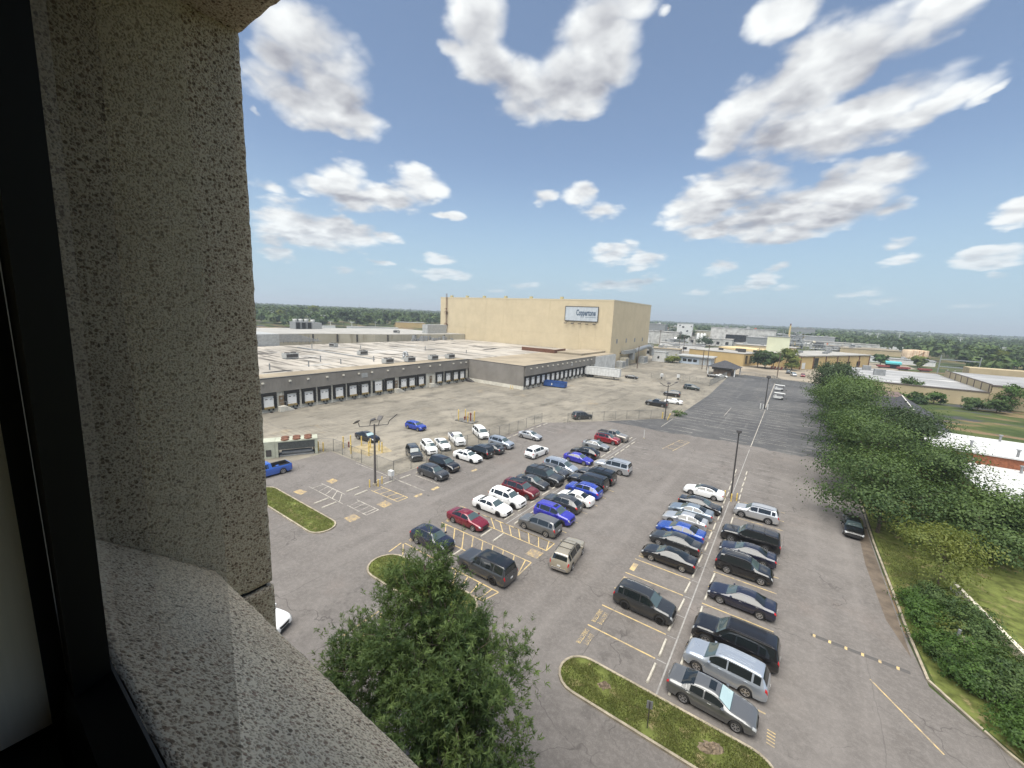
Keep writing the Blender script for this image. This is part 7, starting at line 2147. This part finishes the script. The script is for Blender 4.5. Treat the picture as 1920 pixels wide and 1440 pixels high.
def topz(px, h, s=((1200, 580), 5.3333)):
    g_ = G(*K(*s, px)[0])
    return (g_.x, g_.y, h)
power_line('overhead lines from the tan store past the office to the guard shelter', [topz((185, 430), 15.5), topz((430, 450), 12.5), topz((665, 610), 11.7), topz((1368, 690), 10.5)])
power_line('overhead lines in front of the white tower', [topz((100, 410), 16), topz((385, 430), 13.5), topz((505, 400), 15.5)], 2)
for (px, top, lab) in (((510, 608), (511, 582), 'pale pole at the left edge of the woods'), ((582, 607), (582.5, 584), 'pale pole above the cooling tower'), ((606.5, 616), (606, 590), 'pole with crossarms right of the cooling tower'), ((674, 592), (674, 569), 'slim tall mast above the woods'), ((620, 617), (620, 601), 'short pole right of the cooling tower'), ((660, 618), (660, 603), 'first short pole before the dark pines'), ((704, 616), (704, 603), 'second short pole before the dark pines')):
    pylon(px, top, lab, .55, 'mast' not in lab)
gt = G(1228, 612)
mt = thing('radio_mast', 'faint lattice radio mast rising behind the tan store', 'radio mast', (-620, 1500, 0))
part('mast', lambda b: b.tube((0, 0, 0), (0, 0, 88), 2.2, .4, n=4), GREYM, mt)
for z in (60, 66, 72): part('antenna', lambda b: b.lathe([(3, z), (3.4, z + 2.2), (2.6, z + 2.2)], 8), GREYM, mt)
# substation gantry
gt = G(1757, 700)
gn = thing('substation_gantry', 'grey substation frame with transformers behind the right warehouse', 'substation', (gt.x, gt.y, 0), R(-12))
gn.scale = (.55, .55, .55)
for x in (0, 27): part('column', lambda b: b.tube((x, 0, 0), (x + .4, 0, 19), .55, .35, n=5), GALV, gn)
for z in (14.2, 7.0): part('beam', lambda b: b.box(0, 27, -.4, .4, z, z + .8), GALV, gn)
for x in (7, 12, 17, 22): part('transformer', lambda b: b.box(x - 1.5, x + 1.5, -6, -3, 0, 3.2).tube((x, -4.5, 3.2), (x, -4.5, 5), .3, n=6), LTGREY, gn)
# small white carts on the sealed lot
for (x, y, lab) in ((-3.0, 149.8, 'white cart with flat canopy on the sealed lot, the nearer of two'), (-3.7, 170.2, 'white cart with flat canopy on the sealed lot, the farther of two')):
    t = thing('canopy_cart', lab, 'cart', (x, y, 0), R(8), 'white carts on the sealed lot')
    part('body', lambda b: b.box(-1.6, .8, -.75, .75, .45, 1.0).box(-1.5, -.9, -.7, .7, 1.001, 1.5), WHITE, t)
    part('canopy', lambda b: b.obox((-.1, 0, 2.0), 2.9, 1.5, .10, 0, .05), WHITE, t)
    for (px_, py_) in ((-1.4, -.7), (-1.4, .7), (.9, -.6), (.9, .6)): part('post', lambda b: b.tube((px_, py_, .9), (px_ * 1.0, py_, 1.95), .05, n=5), DKMETAL, t)
    for s in (-1, 1): part('wheel', lambda b: b.lathe([(0, .1), (.28, .1), (.34, .07), (.34, -.07), (0, -.1)], 12, (.6, s * .72, .34), 'Y'), TYRE, t)
    part('tow_bar', lambda b: b.box(.8, 2.0, -.1, .1, .45, .55).box(1.9, 2.0, -.05, .05, 0, .5), DKMETAL, t)
mk = thing('red_equipment', 'small cluster of dark red pumps in the plant yard', 'pumps', tuple(G(1445, 692)), R(10))
for i in range(4): part('pump', lambda b: b.tube((i * 1.5, 0, 0), (i * 1.5 + .4, 0, 1.6), .4, n=6), REDV, mk)
part('skid', lambda b: b.box(-.8, 5.5, -.6, .6, 0, .2), DKMETAL, mk)
# pale buildings and trailers beyond the dock warehouse
for (px, w, dp, h, m, lab) in (((700, 622), 48, 10, 4.2, WHITE, 'row of white trailers beyond the hall roof'), ((770, 618), 34, 16, 8.0, TANP, 'ochre long building beyond the hall roof beside the tan store'), ((614, 619), 14, 8, 4.4, WHITE, 'white truck box beyond the cooling tower'), ((508, 606), 12, 8, 4.4, WHITE, 'small white truck box at the edge of the woods')):
    g_ = G(*px)
    t = thing('distant_building', lab, 'building', (g_.x, g_.y, 0), R(58))
    part('wall', lambda b: b.box(-w / 2, w / 2, 0, dp, 0, h), m, t)
    part('roof', lambda b: b.box(-w / 2 - .2, w / 2 + .2, -.2, dp + .2, h + .003, h + .3), ROOFW, t)

# ================================================================== vegetation
LEAF_NEAR = leafmat('narrow green leaves', (0.034, 0.064, 0.021), (0.135, 0.190, 0.055), .35)
LEAF_ROW = leafmat('street tree leaves', (0.024, 0.050, 0.017), (0.100, 0.148, 0.044), .3)
LEAF_DARK = leafmat('dark tree leaves', (0.018, 0.034, 0.014), (0.052, 0.080, 0.028), .25)
LEAF_YEL = leafmat('yellow green leaves', (0.070, 0.100, 0.020), (0.170, 0.190, 0.045), .4)
LEAF_HEDGE = leafmat('hedge leaves', (0.026, 0.058, 0.012), (0.085, 0.150, 0.028), .3)
LEAF_WOOD = leafmat('woodland leaves', (0.022, 0.042, 0.014), (0.092, 0.130, 0.038), .15)
BARK = pbr('tree bark', (0.13, 0.10, 0.075), .95, var=.4, vscale=6.0)

def rand_unit(rs, n):
    v = rs.normal(0, 1, (n, 3))
    return v / np.linalg.norm(v, axis=1, keepdims=True)

def leaf_quads(C, N, sx, sy, rs, tint, droop=0.0):
    """Leaf-sized rhombs at C facing N, sx long and sy wide."""
    n = len(C)
    a = np.cross(N, rand_unit(rs, n))
    a /= np.linalg.norm(a, axis=1, keepdims=True) + 1e-9
    a[:, 2] -= droop
    b = np.cross(N, a)
    b /= np.linalg.norm(b, axis=1, keepdims=True) + 1e-9
    L = (sx * rs.uniform(.6, 1.25, n))[:, None]
    Wd = (sy * rs.uniform(.6, 1.25, n))[:, None]
    V = np.stack([C - a * L * .5, C + b * Wd * .5 - a * L * .06, C + a * L * .5, C - b * Wd * .5 - a * L * .06], 1).reshape(-1, 3)
    Fq = np.arange(4 * n).reshape(n, 4)
    return V, Fq, np.repeat(tint, 4)

def crown_points(rs, lobes, n_clump, per, spread):
    """Clumps of leaves through the outer parts of the lobes; returns centres, normals, tint."""
    vol = np.array([l[3] * l[4] * l[5] for l in lobes]) ** .67
    pick = rs.choice(len(lobes), n_clump, p=vol / vol.sum())
    Lb = np.array(lobes)[pick]
    u = rand_unit(rs, n_clump)
    u[:, 2] = np.where(u[:, 2] < -.35, -u[:, 2] * .5, u[:, 2])
    rad = rs.uniform(.55, 1.0, n_clump) ** .6
    P = Lb[:, :3] + u * Lb[:, 3:6] * rad[:, None]
    # gather the clumps on boughs, so that gaps and shade stay between them
    nb = max(8, n_clump // 13)
    B, ub = P[:nb], u[:nb]
    own = rs.randint(0, nb, n_clump)
    sc_ = np.array(lobes)[:, 3].mean() * .36
    P = np.where((rs.uniform(0, 1, n_clump) < .8)[:, None], B[own] + rs.normal(0, 1, (n_clump, 3)) * sc_ * np.array([1, 1, .55]), P)
    d_ = P - B[own]
    u = d_ / (np.linalg.norm(d_, axis=1, keepdims=True) + 1e-6) * .7 + ub[own] * .6
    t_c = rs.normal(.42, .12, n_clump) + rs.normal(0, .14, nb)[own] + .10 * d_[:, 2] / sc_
    C = np.repeat(P, per, 0)
    out = np.repeat(u, per, 0)
    off = rs.normal(0, 1, (len(C), 3)) * spread * np.array([1, 1, .6])
    C = C + off
    N = out * 1.0 + rand_unit(rs, len(C)) * .55 + np.array([0, 0, .35])
    N /= np.linalg.norm(N, axis=1, keepdims=True)
    T_ = np.clip(np.repeat(t_c, per) + rs.normal(0, .15, len(C)), 0, 1)
    return C, N, T_

def limb_mesh(name, base, lobes, r0, rs, h0=.35):
    mb = MB()
    top = max(l[2] for l in lobes)
    bx, by, bz = base
    prev = Vector(base)
    k = 5
    trunk = []
    for i in range(1, k + 1):
        f = i / k
        p = Vector((bx + rs.uniform(-.12, .12) * f * 3, by + rs.uniform(-.12, .12) * f * 3, bz + (top - bz) * f))
        mb.tube(prev, p, r0 * (1 - .85 * (f - 1 / k)), r0 * (1 - .85 * f), n=7, cap=False)
        trunk.append(p)
        prev = p
    for l in lobes:
        tgt = Vector(l[:3])
        st = min(trunk, key=lambda q_: abs(q_.z - (tgt.z * .62 + bz * .38)))
        mid = st.lerp(tgt, .55) + Vector((0, 0, .12 * (tgt - st).length))
        mb.tube(st, mid, r0 * .36, r0 * .20, n=5, cap=False).tube(mid, tgt, r0 * .20, r0 * .06, n=5, cap=False)
        for _ in range(3):
            e = tgt + Vector((rs.uniform(-1, 1) * l[3], rs.uniform(-1, 1) * l[4], rs.uniform(-.2, .9) * l[5])) * .7
            mb.tube(mid.lerp(tgt, .6), e, r0 * .10, r0 * .03, n=4, cap=False)
    return mb.mesh(name)

def tree(name, label, x, y, h, r, seed, leaf=None, lobes=None, n_clump=330, per=13, size=(.42, .26), trunk=.2, base_f=.28, group=None, cat='tree', zs=1.0, z0=0.0):
    rs = np.random.RandomState(seed)
    if name == 'street_tree':
        r *= 1.16
        x = max(9.9, x - 1.6) if x < 13 else x
        base_f = .10
        n_clump = int(n_clump * 1.9)
        size = (size[0] * .78, size[1] * .78)
    t = thing(name, label, cat, (x, y, z0), 0, group)
    if lobes is None:
        lobes = []
        n = 9
        for i in range(n):
            a_ = 2 * PI * i / n + rs.uniform(-.4, .4)
            f = rs.uniform(0, 1)
            rr = r * rs.uniform(.38, .68) * (1 - .35 * f)
            lobes.append((rr * math.cos(a_), rr * math.sin(a_), h * (base_f + .12 + (.88 - base_f) * f * .9), r * rs.uniform(.36, .52), r * rs.uniform(.36, .52), r * rs.uniform(.28, .42) * zs))
        lobes.append((0, 0, h * .80, r * .48, r * .48, h * .18))
        lobes.append((0, 0, h * .55, r * .6, r * .6, h * .2))
    me = limb_mesh('trunk', (0, 0, -.1), lobes, trunk, rs)
    link('trunk', me, BARK, t)
    C, N, T_ = crown_points(rs, lobes, n_clump, per, r * .085 + .05)
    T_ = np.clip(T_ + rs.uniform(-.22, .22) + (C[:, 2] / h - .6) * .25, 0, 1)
    V, Fq, A = leaf_quads(C, N, size[0], size[1], rs, T_)
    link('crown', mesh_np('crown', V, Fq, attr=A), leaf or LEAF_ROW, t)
    return t

# the big tree below the window: narrow leaves in tufts on upswept shoots
def near_tree():
    rs = np.random.RandomState(5)
    t = thing('willow_oak', 'big narrow-leaved green tree right below the window sill', 'tree', (-12.2, 11.75, .25))
    lobes = [(0, 0, 11.1, .75, .75, 1.3), (.1, -.1, 9.6, 1.5, 1.4, 1.2), (-1.7, .3, 9.3, 1.0, .9, .9), (1.2, .5, 8.7, 1.5, 1.4, 1.2), (-.8, -1.4, 8.2, 1.6, 1.5, 1.3), (2.6, -.4, 7.9, 1.5, 1.3, 1.5), (3.3, -1.5, 6.6, 1.7, 1.6, 1.9), (-2.6, -.3, 7.0, 1.6, 1.5, 1.3), (-1.5, -2.6, 6.6, 1.8, 1.6, 1.5),
             (1.5, -1.6, 7.2, 1.8, 1.7, 1.5), (1.5, -3.0, 5.8, 1.9, 1.6, 1.6), (3.9, -.6, 5.2, 1.6, 1.6, 1.6), (-3.6, -1.6, 5.6, 1.5, 1.5, 1.3), (0, 2.2, 6.6, 1.7, 1.6, 1.5), (2.6, 2.0, 6.0, 1.8, 1.6, 1.5), (-2.4, 2.0, 5.4, 1.6, 1.6, 1.4), (0, 0, 6.6, 2.4, 2.4, 2.2), (1, -1.4, 4.4, 3.0, 2.8, 1.6), (-1.4, -4.0, 5.2, 1.5, 1.5, 1.3), (3.6, -3.4, 4.6, 1.8, 1.8, 1.6), (4.9, -2.0, 4.2, 1.4, 1.4, 1.4)]
    link('trunk', limb_mesh('trunk', (0, 0, -.1), lobes, .24, rs), BARK, t)
    n_t = 9500
    vol = np.array([l[3] * l[4] * l[5] for l in lobes]) ** .6
    pick = rs.choice(len(lobes), n_t, p=vol / vol.sum())
    Lb = np.array(lobes)[pick]
    u = rand_unit(rs, n_t)
    rad = rs.uniform(.3, 1.0, n_t) ** .5
    out_ = rs.uniform(0, 1, n_t) < .06
    rad = np.where(out_, rs.uniform(1.0, 1.38, n_t), rad)
    P = Lb[:, :3] + u * Lb[:, 3:6] * rad[:, None]
    P[:, 2] += np.where(out_, .25, 0)
    nb = 210
    B, own = P[:nb], rs.randint(0, nb, n_t)
    k_ = (rs.uniform(0, 1, n_t) < .82) & ~out_
    P = np.where(k_[:, None], B[own] + rs.normal(0, 1, (n_t, 3)) * np.array([.30, .30, .42]), P)
    ub = (P - B[own]) / (np.linalg.norm(P - B[own], axis=1, keepdims=True) + 1e-6)
    u = np.where(k_[:, None], u[:nb][own] * .6 + ub * .7, u)
    pick = np.where(k_, pick[:nb][own], pick)
    ax = u * .6 + np.array([0, 0, .75]) + rs.normal(0, .25, (n_t, 3))
    ax /= np.linalg.norm(ax, axis=1, keepdims=True)
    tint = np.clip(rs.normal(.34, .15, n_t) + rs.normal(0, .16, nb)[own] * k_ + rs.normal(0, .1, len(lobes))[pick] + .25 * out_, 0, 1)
    per = 13
    A = np.repeat(ax, per, 0)
    C0 = np.repeat(P, per, 0)
    side = np.cross(A, rand_unit(rs, len(A)))
    side /= np.linalg.norm(side, axis=1, keepdims=True)
    d = A * rs.uniform(.1, .9, (len(A), 1)) + side * rs.uniform(.35, 1.0, (len(A), 1))
    d /= np.linalg.norm(d, axis=1, keepdims=True)
    base = C0 + A * (rs.uniform(-.14, .16, len(A)))[:, None]
    L = rs.uniform(.15, .29, len(A))[:, None]
    wdir = np.cross(d, A)
    wdir /= np.linalg.norm(wdir, axis=1, keepdims=True) + 1e-9
    w = .022 * rs.uniform(.7, 1.3, (len(A), 1))
    tip = base + d * L - np.array([0, 0, 1]) * L * .12
    mid = base + d * L * .45
    V = np.stack([base, mid + wdir * w, tip, mid - wdir * w], 1).reshape(-1, 3)
    Fq = np.arange(4 * len(A)).reshape(-1, 4)
    T_ = np.repeat(np.clip(np.repeat(tint, per) + rs.normal(0, .12, len(A)), 0, 1), 4)
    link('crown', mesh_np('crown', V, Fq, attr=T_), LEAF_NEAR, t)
    # upright shoots that carry the tufts
    mb = MB()
    for i in list(range(0, n_t, 11)) + list(np.where(out_)[0][::2]):
        p = Vector(P[i]); a_ = Vector(ax[i])
        mb.tube(p - a_ * .55, p + a_ * .1, .012, .005, n=3, cap=False)
    link('twigs', mb.mesh('twigs'), BARK, t)
near_tree()

# row of street trees along the kerb
TG = 'street trees beyond the kerb'
tree('street_tree', 'mid green spreading tree above the black sedan at the kerb', 11.4, 59.2, 8.6, 5.6, 11, group=TG, n_clump=520, size=(.36, .24))
tree('street_tree', 'broad green tree standing before the brick building\'s left corner', 15.6, 66.5, 9.0, 4.8, 12, group=TG, n_clump=430, size=(.36, .24))
tree('street_tree', 'low wide tree in front of the red brick wall, nearest the lawn', 16.8, 58.5, 6.6, 4.6, 13, group=TG, n_clump=420, size=(.36, .24))
tree('street_tree', 'bright green tree reaching out over the lane with a bare branch tip', 11.2, 73.5, 9.8, 5.4, 14, group=TG, n_clump=500, size=(.38, .26))
tree('street_tree', 'dark green tree against the first white roof edge', 15.8, 79.5, 10.2, 5.0, 15, LEAF_DARK, group=TG, n_clump=430, size=(.40, .28))
tree('street_tree', 'leafy green tree in the middle of the kerb row', 11.0, 86.0, 10.2, 5.6, 16, group=TG, n_clump=460, size=(.42, .3))
tree('street_tree', 'thin dark tree in front of the dark roofed house', 16.5, 93.0, 9.8, 4.6, 17, LEAF_DARK, group=TG, n_clump=330, size=(.42, .3))
tree('street_tree', 'tall bright green tree halfway down the kerb row', 10.4, 101.0, 11.2, 6.0, 18, group=TG, n_clump=460, size=(.46, .32))
tree('street_tree', 'bushy green tree beside the dark shingle roof', 12.6, 114.0, 11.0, 6.0, 19, group=TG, n_clump=430, size=(.5, .34))
tree('street_tree', 'green tree on the lane side near the end of the row', 7.8, 126.0, 10.8, 5.8, 20, group=TG, n_clump=400, size=(.5, .36))
tree('street_tree', 'low green tree near the brown roofed house', 12.2, 136.0, 10.0, 5.2, 21, LEAF_DARK, group=TG, n_clump=360, size=(.5, .36))
tree('street_tree', 'very dark tree, last of the row by the lot gate', 4.6, 150.0, 12.6, 6.0, 22, LEAF_DARK, group=TG, n_clump=420, size=(.55, .4))
tree('street_tree', 'dark conical tree just behind the last of the row', 9.2, 152.0, 12.2, 3.6, 23, LEAF_DARK, group=TG, n_clump=260, size=(.5, .36))
tree('street_tree', 'low spreading tree reaching over the lower white roof', 20.6, 62.6, 6.4, 4.8, 26, group=TG, n_clump=420, size=(.36, .24))
tree('young_tree', 'small yellow-green tree at the end of the hedge', 12.9, 49.6, 5.2, 3.7, 24, LEAF_YEL, n_clump=480, size=(.22, .13), trunk=.09, base_f=.15)
# hedge of shrubs between the kerb and the low wall
HG = 'shrubs of the kerbside hedge'
HS = [(11.2, 45.0, 1.5, 1.3, LEAF_HEDGE, 'clipped bright green shrub at the far end of the hedge'), (12.9, 43.9, 1.6, 2.1, LEAF_ROW, 'loose dark shrub behind the clipped end of the hedge'), (11.0, 42.2, 1.4, 1.3, LEAF_HEDGE, 'bright green shrub, second along the kerb from the far end'), (13.4, 41.2, 1.7, 2.3, LEAF_ROW, 'tall dark shrub by the low cream wall'),
      (11.3, 39.4, 1.5, 1.3, LEAF_HEDGE, 'bright green shrub beside the little grey stone'), (14.0, 38.2, 1.8, 2.1, LEAF_ROW, 'dark bushy shrub against the middle of the low wall'), (12.2, 36.6, 1.6, 1.5, LEAF_HEDGE, 'green shrub opposite the end of the speed bump'), (14.6, 35.4, 1.8, 1.9, LEAF_ROW, 'dark shrub towards the near end of the low wall'), (13.5, 33.4, 1.7, 1.5, LEAF_HEDGE, 'green shrub where the kerb starts to curve'), (16.0, 32.6, 2.0, 1.8, LEAF_YEL, 'yellowish shrub near the frame edge behind the hedge'), (15.4, 30.4, 1.9, 1.5, LEAF_HEDGE, 'green shrub nearest the window at the kerb'), (18.2, 29.4, 2.2, 1.6, LEAF_ROW, 'dark shrub nearest the window behind the hedge')]
HS += [(12.2, 46.2, 1.4, 1.5, LEAF_ROW, 'dark shrub under the small yellow-green tree'), (12.3, 41.0, 1.4, 1.6, LEAF_YEL, 'yellowish shrub in the hedge behind the little stone'), (12.7, 39.0, 1.5, 1.8, LEAF_HEDGE, 'taller green shrub between stone and low wall'), (11.6, 37.6, 1.3, 1.2, LEAF_ROW, 'low dark shrub beside the kerb before the speed bump'),
       (13.2, 36.0, 1.5, 1.8, LEAF_ROW, 'dark shrub behind the kerb at the speed bump end'), (14.3, 33.6, 1.6, 1.9, LEAF_HEDGE, 'bright shrub between the kerb bend and the wall'), (14.6, 31.8, 1.5, 1.5, LEAF_ROW, 'dark shrub beside the kerb after its bend'), (16.6, 30.6, 1.8, 1.7, LEAF_HEDGE, 'bright shrub second from the nearest at the kerb'), (17.2, 28.2, 1.8, 1.5, LEAF_HEDGE, 'bright green shrub at the lower frame corner'), (16.2, 34.4, 1.7, 1.9, LEAF_ROW, 'dark shrub right behind the low wall end')]
for i, (x, y, r, h, lf, lab) in enumerate(HS):
    rs = np.random.RandomState(60 + i)
    t = thing('hedge_shrub', lab, 'shrub', (x, y, 0), 0, HG)
    lob = [(rs.uniform(-.4, .4) * r, rs.uniform(-.4, .4) * r, h * .42, r * .8, r * .8, h * .5) for _ in range(5)] + [(0, 0, h * .4, r, r, h * .55)]
    link('stems', limb_mesh('stems', (0, 0, -.05), lob, .05, rs), BARK, t)
    C, N, T_ = crown_points(rs, lob, 420, 11, .13)
    V, Fq, A = leaf_quads(C, N, .17, .10, rs, T_)
    link('foliage', mesh_np('foliage', V, Fq, attr=A), lf, t)
st = thing('standpipe', 'little grey standpipe among the hedge shrubs', 'pipe', (11.9, 40.0, 0))
part('pipe', lambda b: b.tube((0, 0, 0), (.1, 0, 1.7), .09, n=6), GREYM, st)
part('stone', lambda b: b.lathe([(.0, .5), (.3, .45), (.4, .2), (.42, 0)], 7, (.5, -.3, .9)), KERB, st)
grass_blades('verge_grass_blades', [(9.7, 57), (9.75, 44), (11.5, 44), (12.5, 57)], 9000, .13, 9, -.01)['kind'] = 'stuff'
# shrubs by the right warehouse
SG = 'shrubs along the right warehouse wall'
for i, (px, h, r, lab) in enumerate((((1703, 745), 6.5, 4.2, 'big round shrub in the middle of the warehouse wall'), ((1688, 752), 2.4, 2.6, 'low shrub left of the big round one'), ((1722, 756), 2.8, 3.0, 'low shrub right of the big round one'), ((1750, 757), 3.0, 2.8, 'shrub near the middle of the tan wall'), ((1832, 770), 3.4, 3.6, 'shrub left of the tall one at the right'), ((1895, 772), 7.2, 5.2, 'tall dark shrub at the frame edge before the warehouse'), ((1868, 774), 3.0, 3.0, 'low shrub beside the tall dark one'), ((1668, 742), 2.6, 3.0, 'low shrub at the brown roofed house'))):
    g_ = G(*px)
    tree('wall_shrub', lab, g_.x, g_.y, h, r, 80 + i, LEAF_HEDGE if i % 2 else LEAF_ROW, n_clump=170, per=10, size=(.6, .42), trunk=.12, base_f=.05, group=SG, cat='shrub')
# trees in the plant yard and by the yard pole
for i, (px, h, r, lf, lab) in enumerate((((1420, 689), 8.5, 6.0, LEAF_DARK, 'dark round tree beside the tan plant building'), ((1434, 690), 8.5, 5.5, LEAF_ROW, 'green tree with light trunk, second from the tan plant building'), ((1449, 692), 8.5, 5.5, LEAF_ROW, 'green tree in front of the pale green block'), ((1472, 692), 11, 5.8, LEAF_YEL, 'taller yellowish tree right of the pale green block'), ((1484, 694), 6.5, 4.8, LEAF_YEL, 'low yellowish tree near the plant dock'),
                                        ((1270, 640), 12, 9, LEAF_DARK, 'dark tree mass in the left plant yard'), ((1276, 648), 9, 8, LEAF_DARK, 'dark tree under the pipe rack'), ((1298, 640), 12, 8, LEAF_DARK, 'dark tree at the foot of the white tower'), ((1322, 650), 11, 9, LEAF_DARK, 'dark tree in front of the three white silos'), ((1262, 680), 2.4, 4, LEAF_YEL, 'yellowish shrub by the equipment shed'))):
    g_ = G(*px)
    tree('yard_tree', lab, g_.x, g_.y, h, r, 100 + i, lf, n_clump=150, per=9, size=(1.0, .75), trunk=.25, base_f=.2, group='trees of the plant yard')
tree('yard_shrub', 'small green weed bush at the foot of the yard light pole', -21.6, 102.0, 1.2, 1.6, 120, LEAF_HEDGE, n_clump=60, per=8, size=(.3, .2), trunk=.04, base_f=.02, cat='shrub')
# nearest trees of the woods, told apart
WG = 'nearest trees of the woods'
NEARW = [((560, 616), 14, 16, LEAF_DARK, 'dark bushy tree left of the cooling tower'), ((602, 618), 10, 13, LEAF_DARK, 'dark bush right of the cooling tower'), ((645, 617), 19, 12, LEAF_DARK, 'dark pine, tallest left of the slim mast'), ((668, 616), 16, 13, LEAF_DARK, 'dark pine below the slim mast'), ((690, 616), 14, 12, LEAF_WOOD, 'paler tree right of the slim mast'),
         ((720, 615), 15, 13, LEAF_DARK, 'dark tree behind the white trailer row'), ((748, 613), 14, 13, LEAF_WOOD, 'green tree above the ochre building'), ((775, 612), 14, 13, LEAF_DARK, 'dark tree left of the tan store'), ((805, 612), 13, 13, LEAF_WOOD, 'green tree touching the tan store\'s left corner'), ((520, 612), 12, 14, LEAF_YEL, 'yellow-green tree at the left edge of the woods'), ((592, 606), 16, 14, LEAF_YEL, 'yellow-green tree above the cooling tower'),
         ((1840, 690), 15, 13, LEAF_ROW, 'big rounded tree at the right with light crown'), ((1865, 692), 13, 10, LEAF_YEL, 'light green tree right of the big rounded one'), ((1815, 690), 13, 12, LEAF_WOOD, 'green tree left of the big rounded one'), ((1775, 672), 15, 12, LEAF_WOOD, 'tree behind the substation frame'), ((1735, 664), 11, 12, LEAF_WOOD, 'low green tree beside the rusty tank'), ((1900, 696), 11, 12, LEAF_DARK, 'dark tree at the right frame edge'), ((1720, 688), 6, 8, LEAF_YEL, 'yellow scrub in front of the rusty tank'), ((1650, 684), 7, 6, LEAF_HEDGE, 'green bush cluster left of the teal shed'), ((1880, 700), 7, 10, LEAF_HEDGE, 'low bright scrub under the right-hand trees')]
for i, (px, h, r, lf, lab) in enumerate(NEARW):
    g_ = G(*px)
    z = float(terrain(np.array(g_.x), np.array(g_.y)))
    tree('wood_tree', lab, g_.x, g_.y, h, r * .62, 140 + i, lf, n_clump=170, per=9, size=(1.5, 1.1), trunk=.3, base_f=.1, group=WG, z0=z)

# the woods: thousands of trees nobody would count
def woods(name, seed, n, r0f, r1, azr, tree_h, quads, qs, leaf):
    rs = np.random.RandomState(seed)
    az = np.radians(rs.uniform(azr[0], azr[1], n))
    s = rs.uniform(0, 1, n)
    ra = np.array([r0f(a_) for a_ in np.degrees(az)])
    r = np.sqrt(ra ** 2 + s * (r1 ** 2 - ra ** 2)) if r1 < 2500 else ra * (r1 / ra) ** s
    x, y = r * np.sin(az), r * np.cos(az)
    z = terrain(x, y)
    h = tree_h * rs.uniform(.65, 1.2, n)
    w = h * rs.uniform(.30, .5, n)
    C = np.repeat(np.stack([x, y, z + h * .46], -1), quads, 0)
    u = rand_unit(rs, n * quads)
    u[:, 2] = np.abs(u[:, 2]) * .9 - .25
    S = np.repeat(np.stack([w, w, h * .54], -1), quads, 0)
    C = C + u * S * rs.uniform(.6, 1, (n * quads, 1))
    N = u + rand_unit(rs, n * quads) * .6 + np.array([0, 0, .4])
    N /= np.linalg.norm(N, axis=1, keepdims=True)
    tc = np.clip(rs.normal(.38, .24, n), 0, 1)
    T_ = np.clip(np.repeat(tc, quads) + rs.normal(0, .1, n * quads), 0, 1)
    V, Fq, A = leaf_quads(C, N, qs, qs * .8, rs, T_)
    o = link(name, mesh_np(name, V, Fq, attr=A), leaf)
    o['kind'] = 'stuff'
    return o
def start(az):
    return float(np.interp(az, [-75, -66, -60, -52, -46, -40, -30, -18, -4, 4, 8, 11, 14, 17, 22, 30], [430, 440, 450, 480, 560, 640, 640, 640, 660, 600, 540, 440, 350, 330, 330, 360]))
woods('woods', 1, 5200, start, 1150, (-74, 30), 15.5, 30, 4.2, LEAF_WOOD)
woods('far_woods', 2, 7000, lambda a_: 1080.0, 2600, (-72, 28), 17, 12, 8, LEAF_WOOD)
woods('horizon_woods', 3, 5200, lambda a_: 2500.0, 7500, (-70, 26), 21, 8, 17, LEAF_WOOD)

# ================================================================== summer haze
HAZE = True
if HAZE:
    hz = MB().box(-8000, 8000, -700, 8600, -6, 112).build('haze', pbr('haze air', (1, 1, 1)))
    m = bpy.data.materials.new('haze air volume')
    m.use_nodes = True
    t = NT(m.node_tree)
    t.n.clear()
    vol = t.new('ShaderNodeVolumePrincipled')
    vol.inputs['Color'].default_value = (0.80, 0.88, 0.95, 1)
    vol.inputs['Density'].default_value = 0.00032
    vol.inputs['Anisotropy'].default_value = 0.3
    out = t.new('ShaderNodeOutputMaterial')
    t.l.new(vol.outputs[0], out.inputs['Volume'])
    hz.data.materials[0] = m
    hz['kind'] = 'stuff'
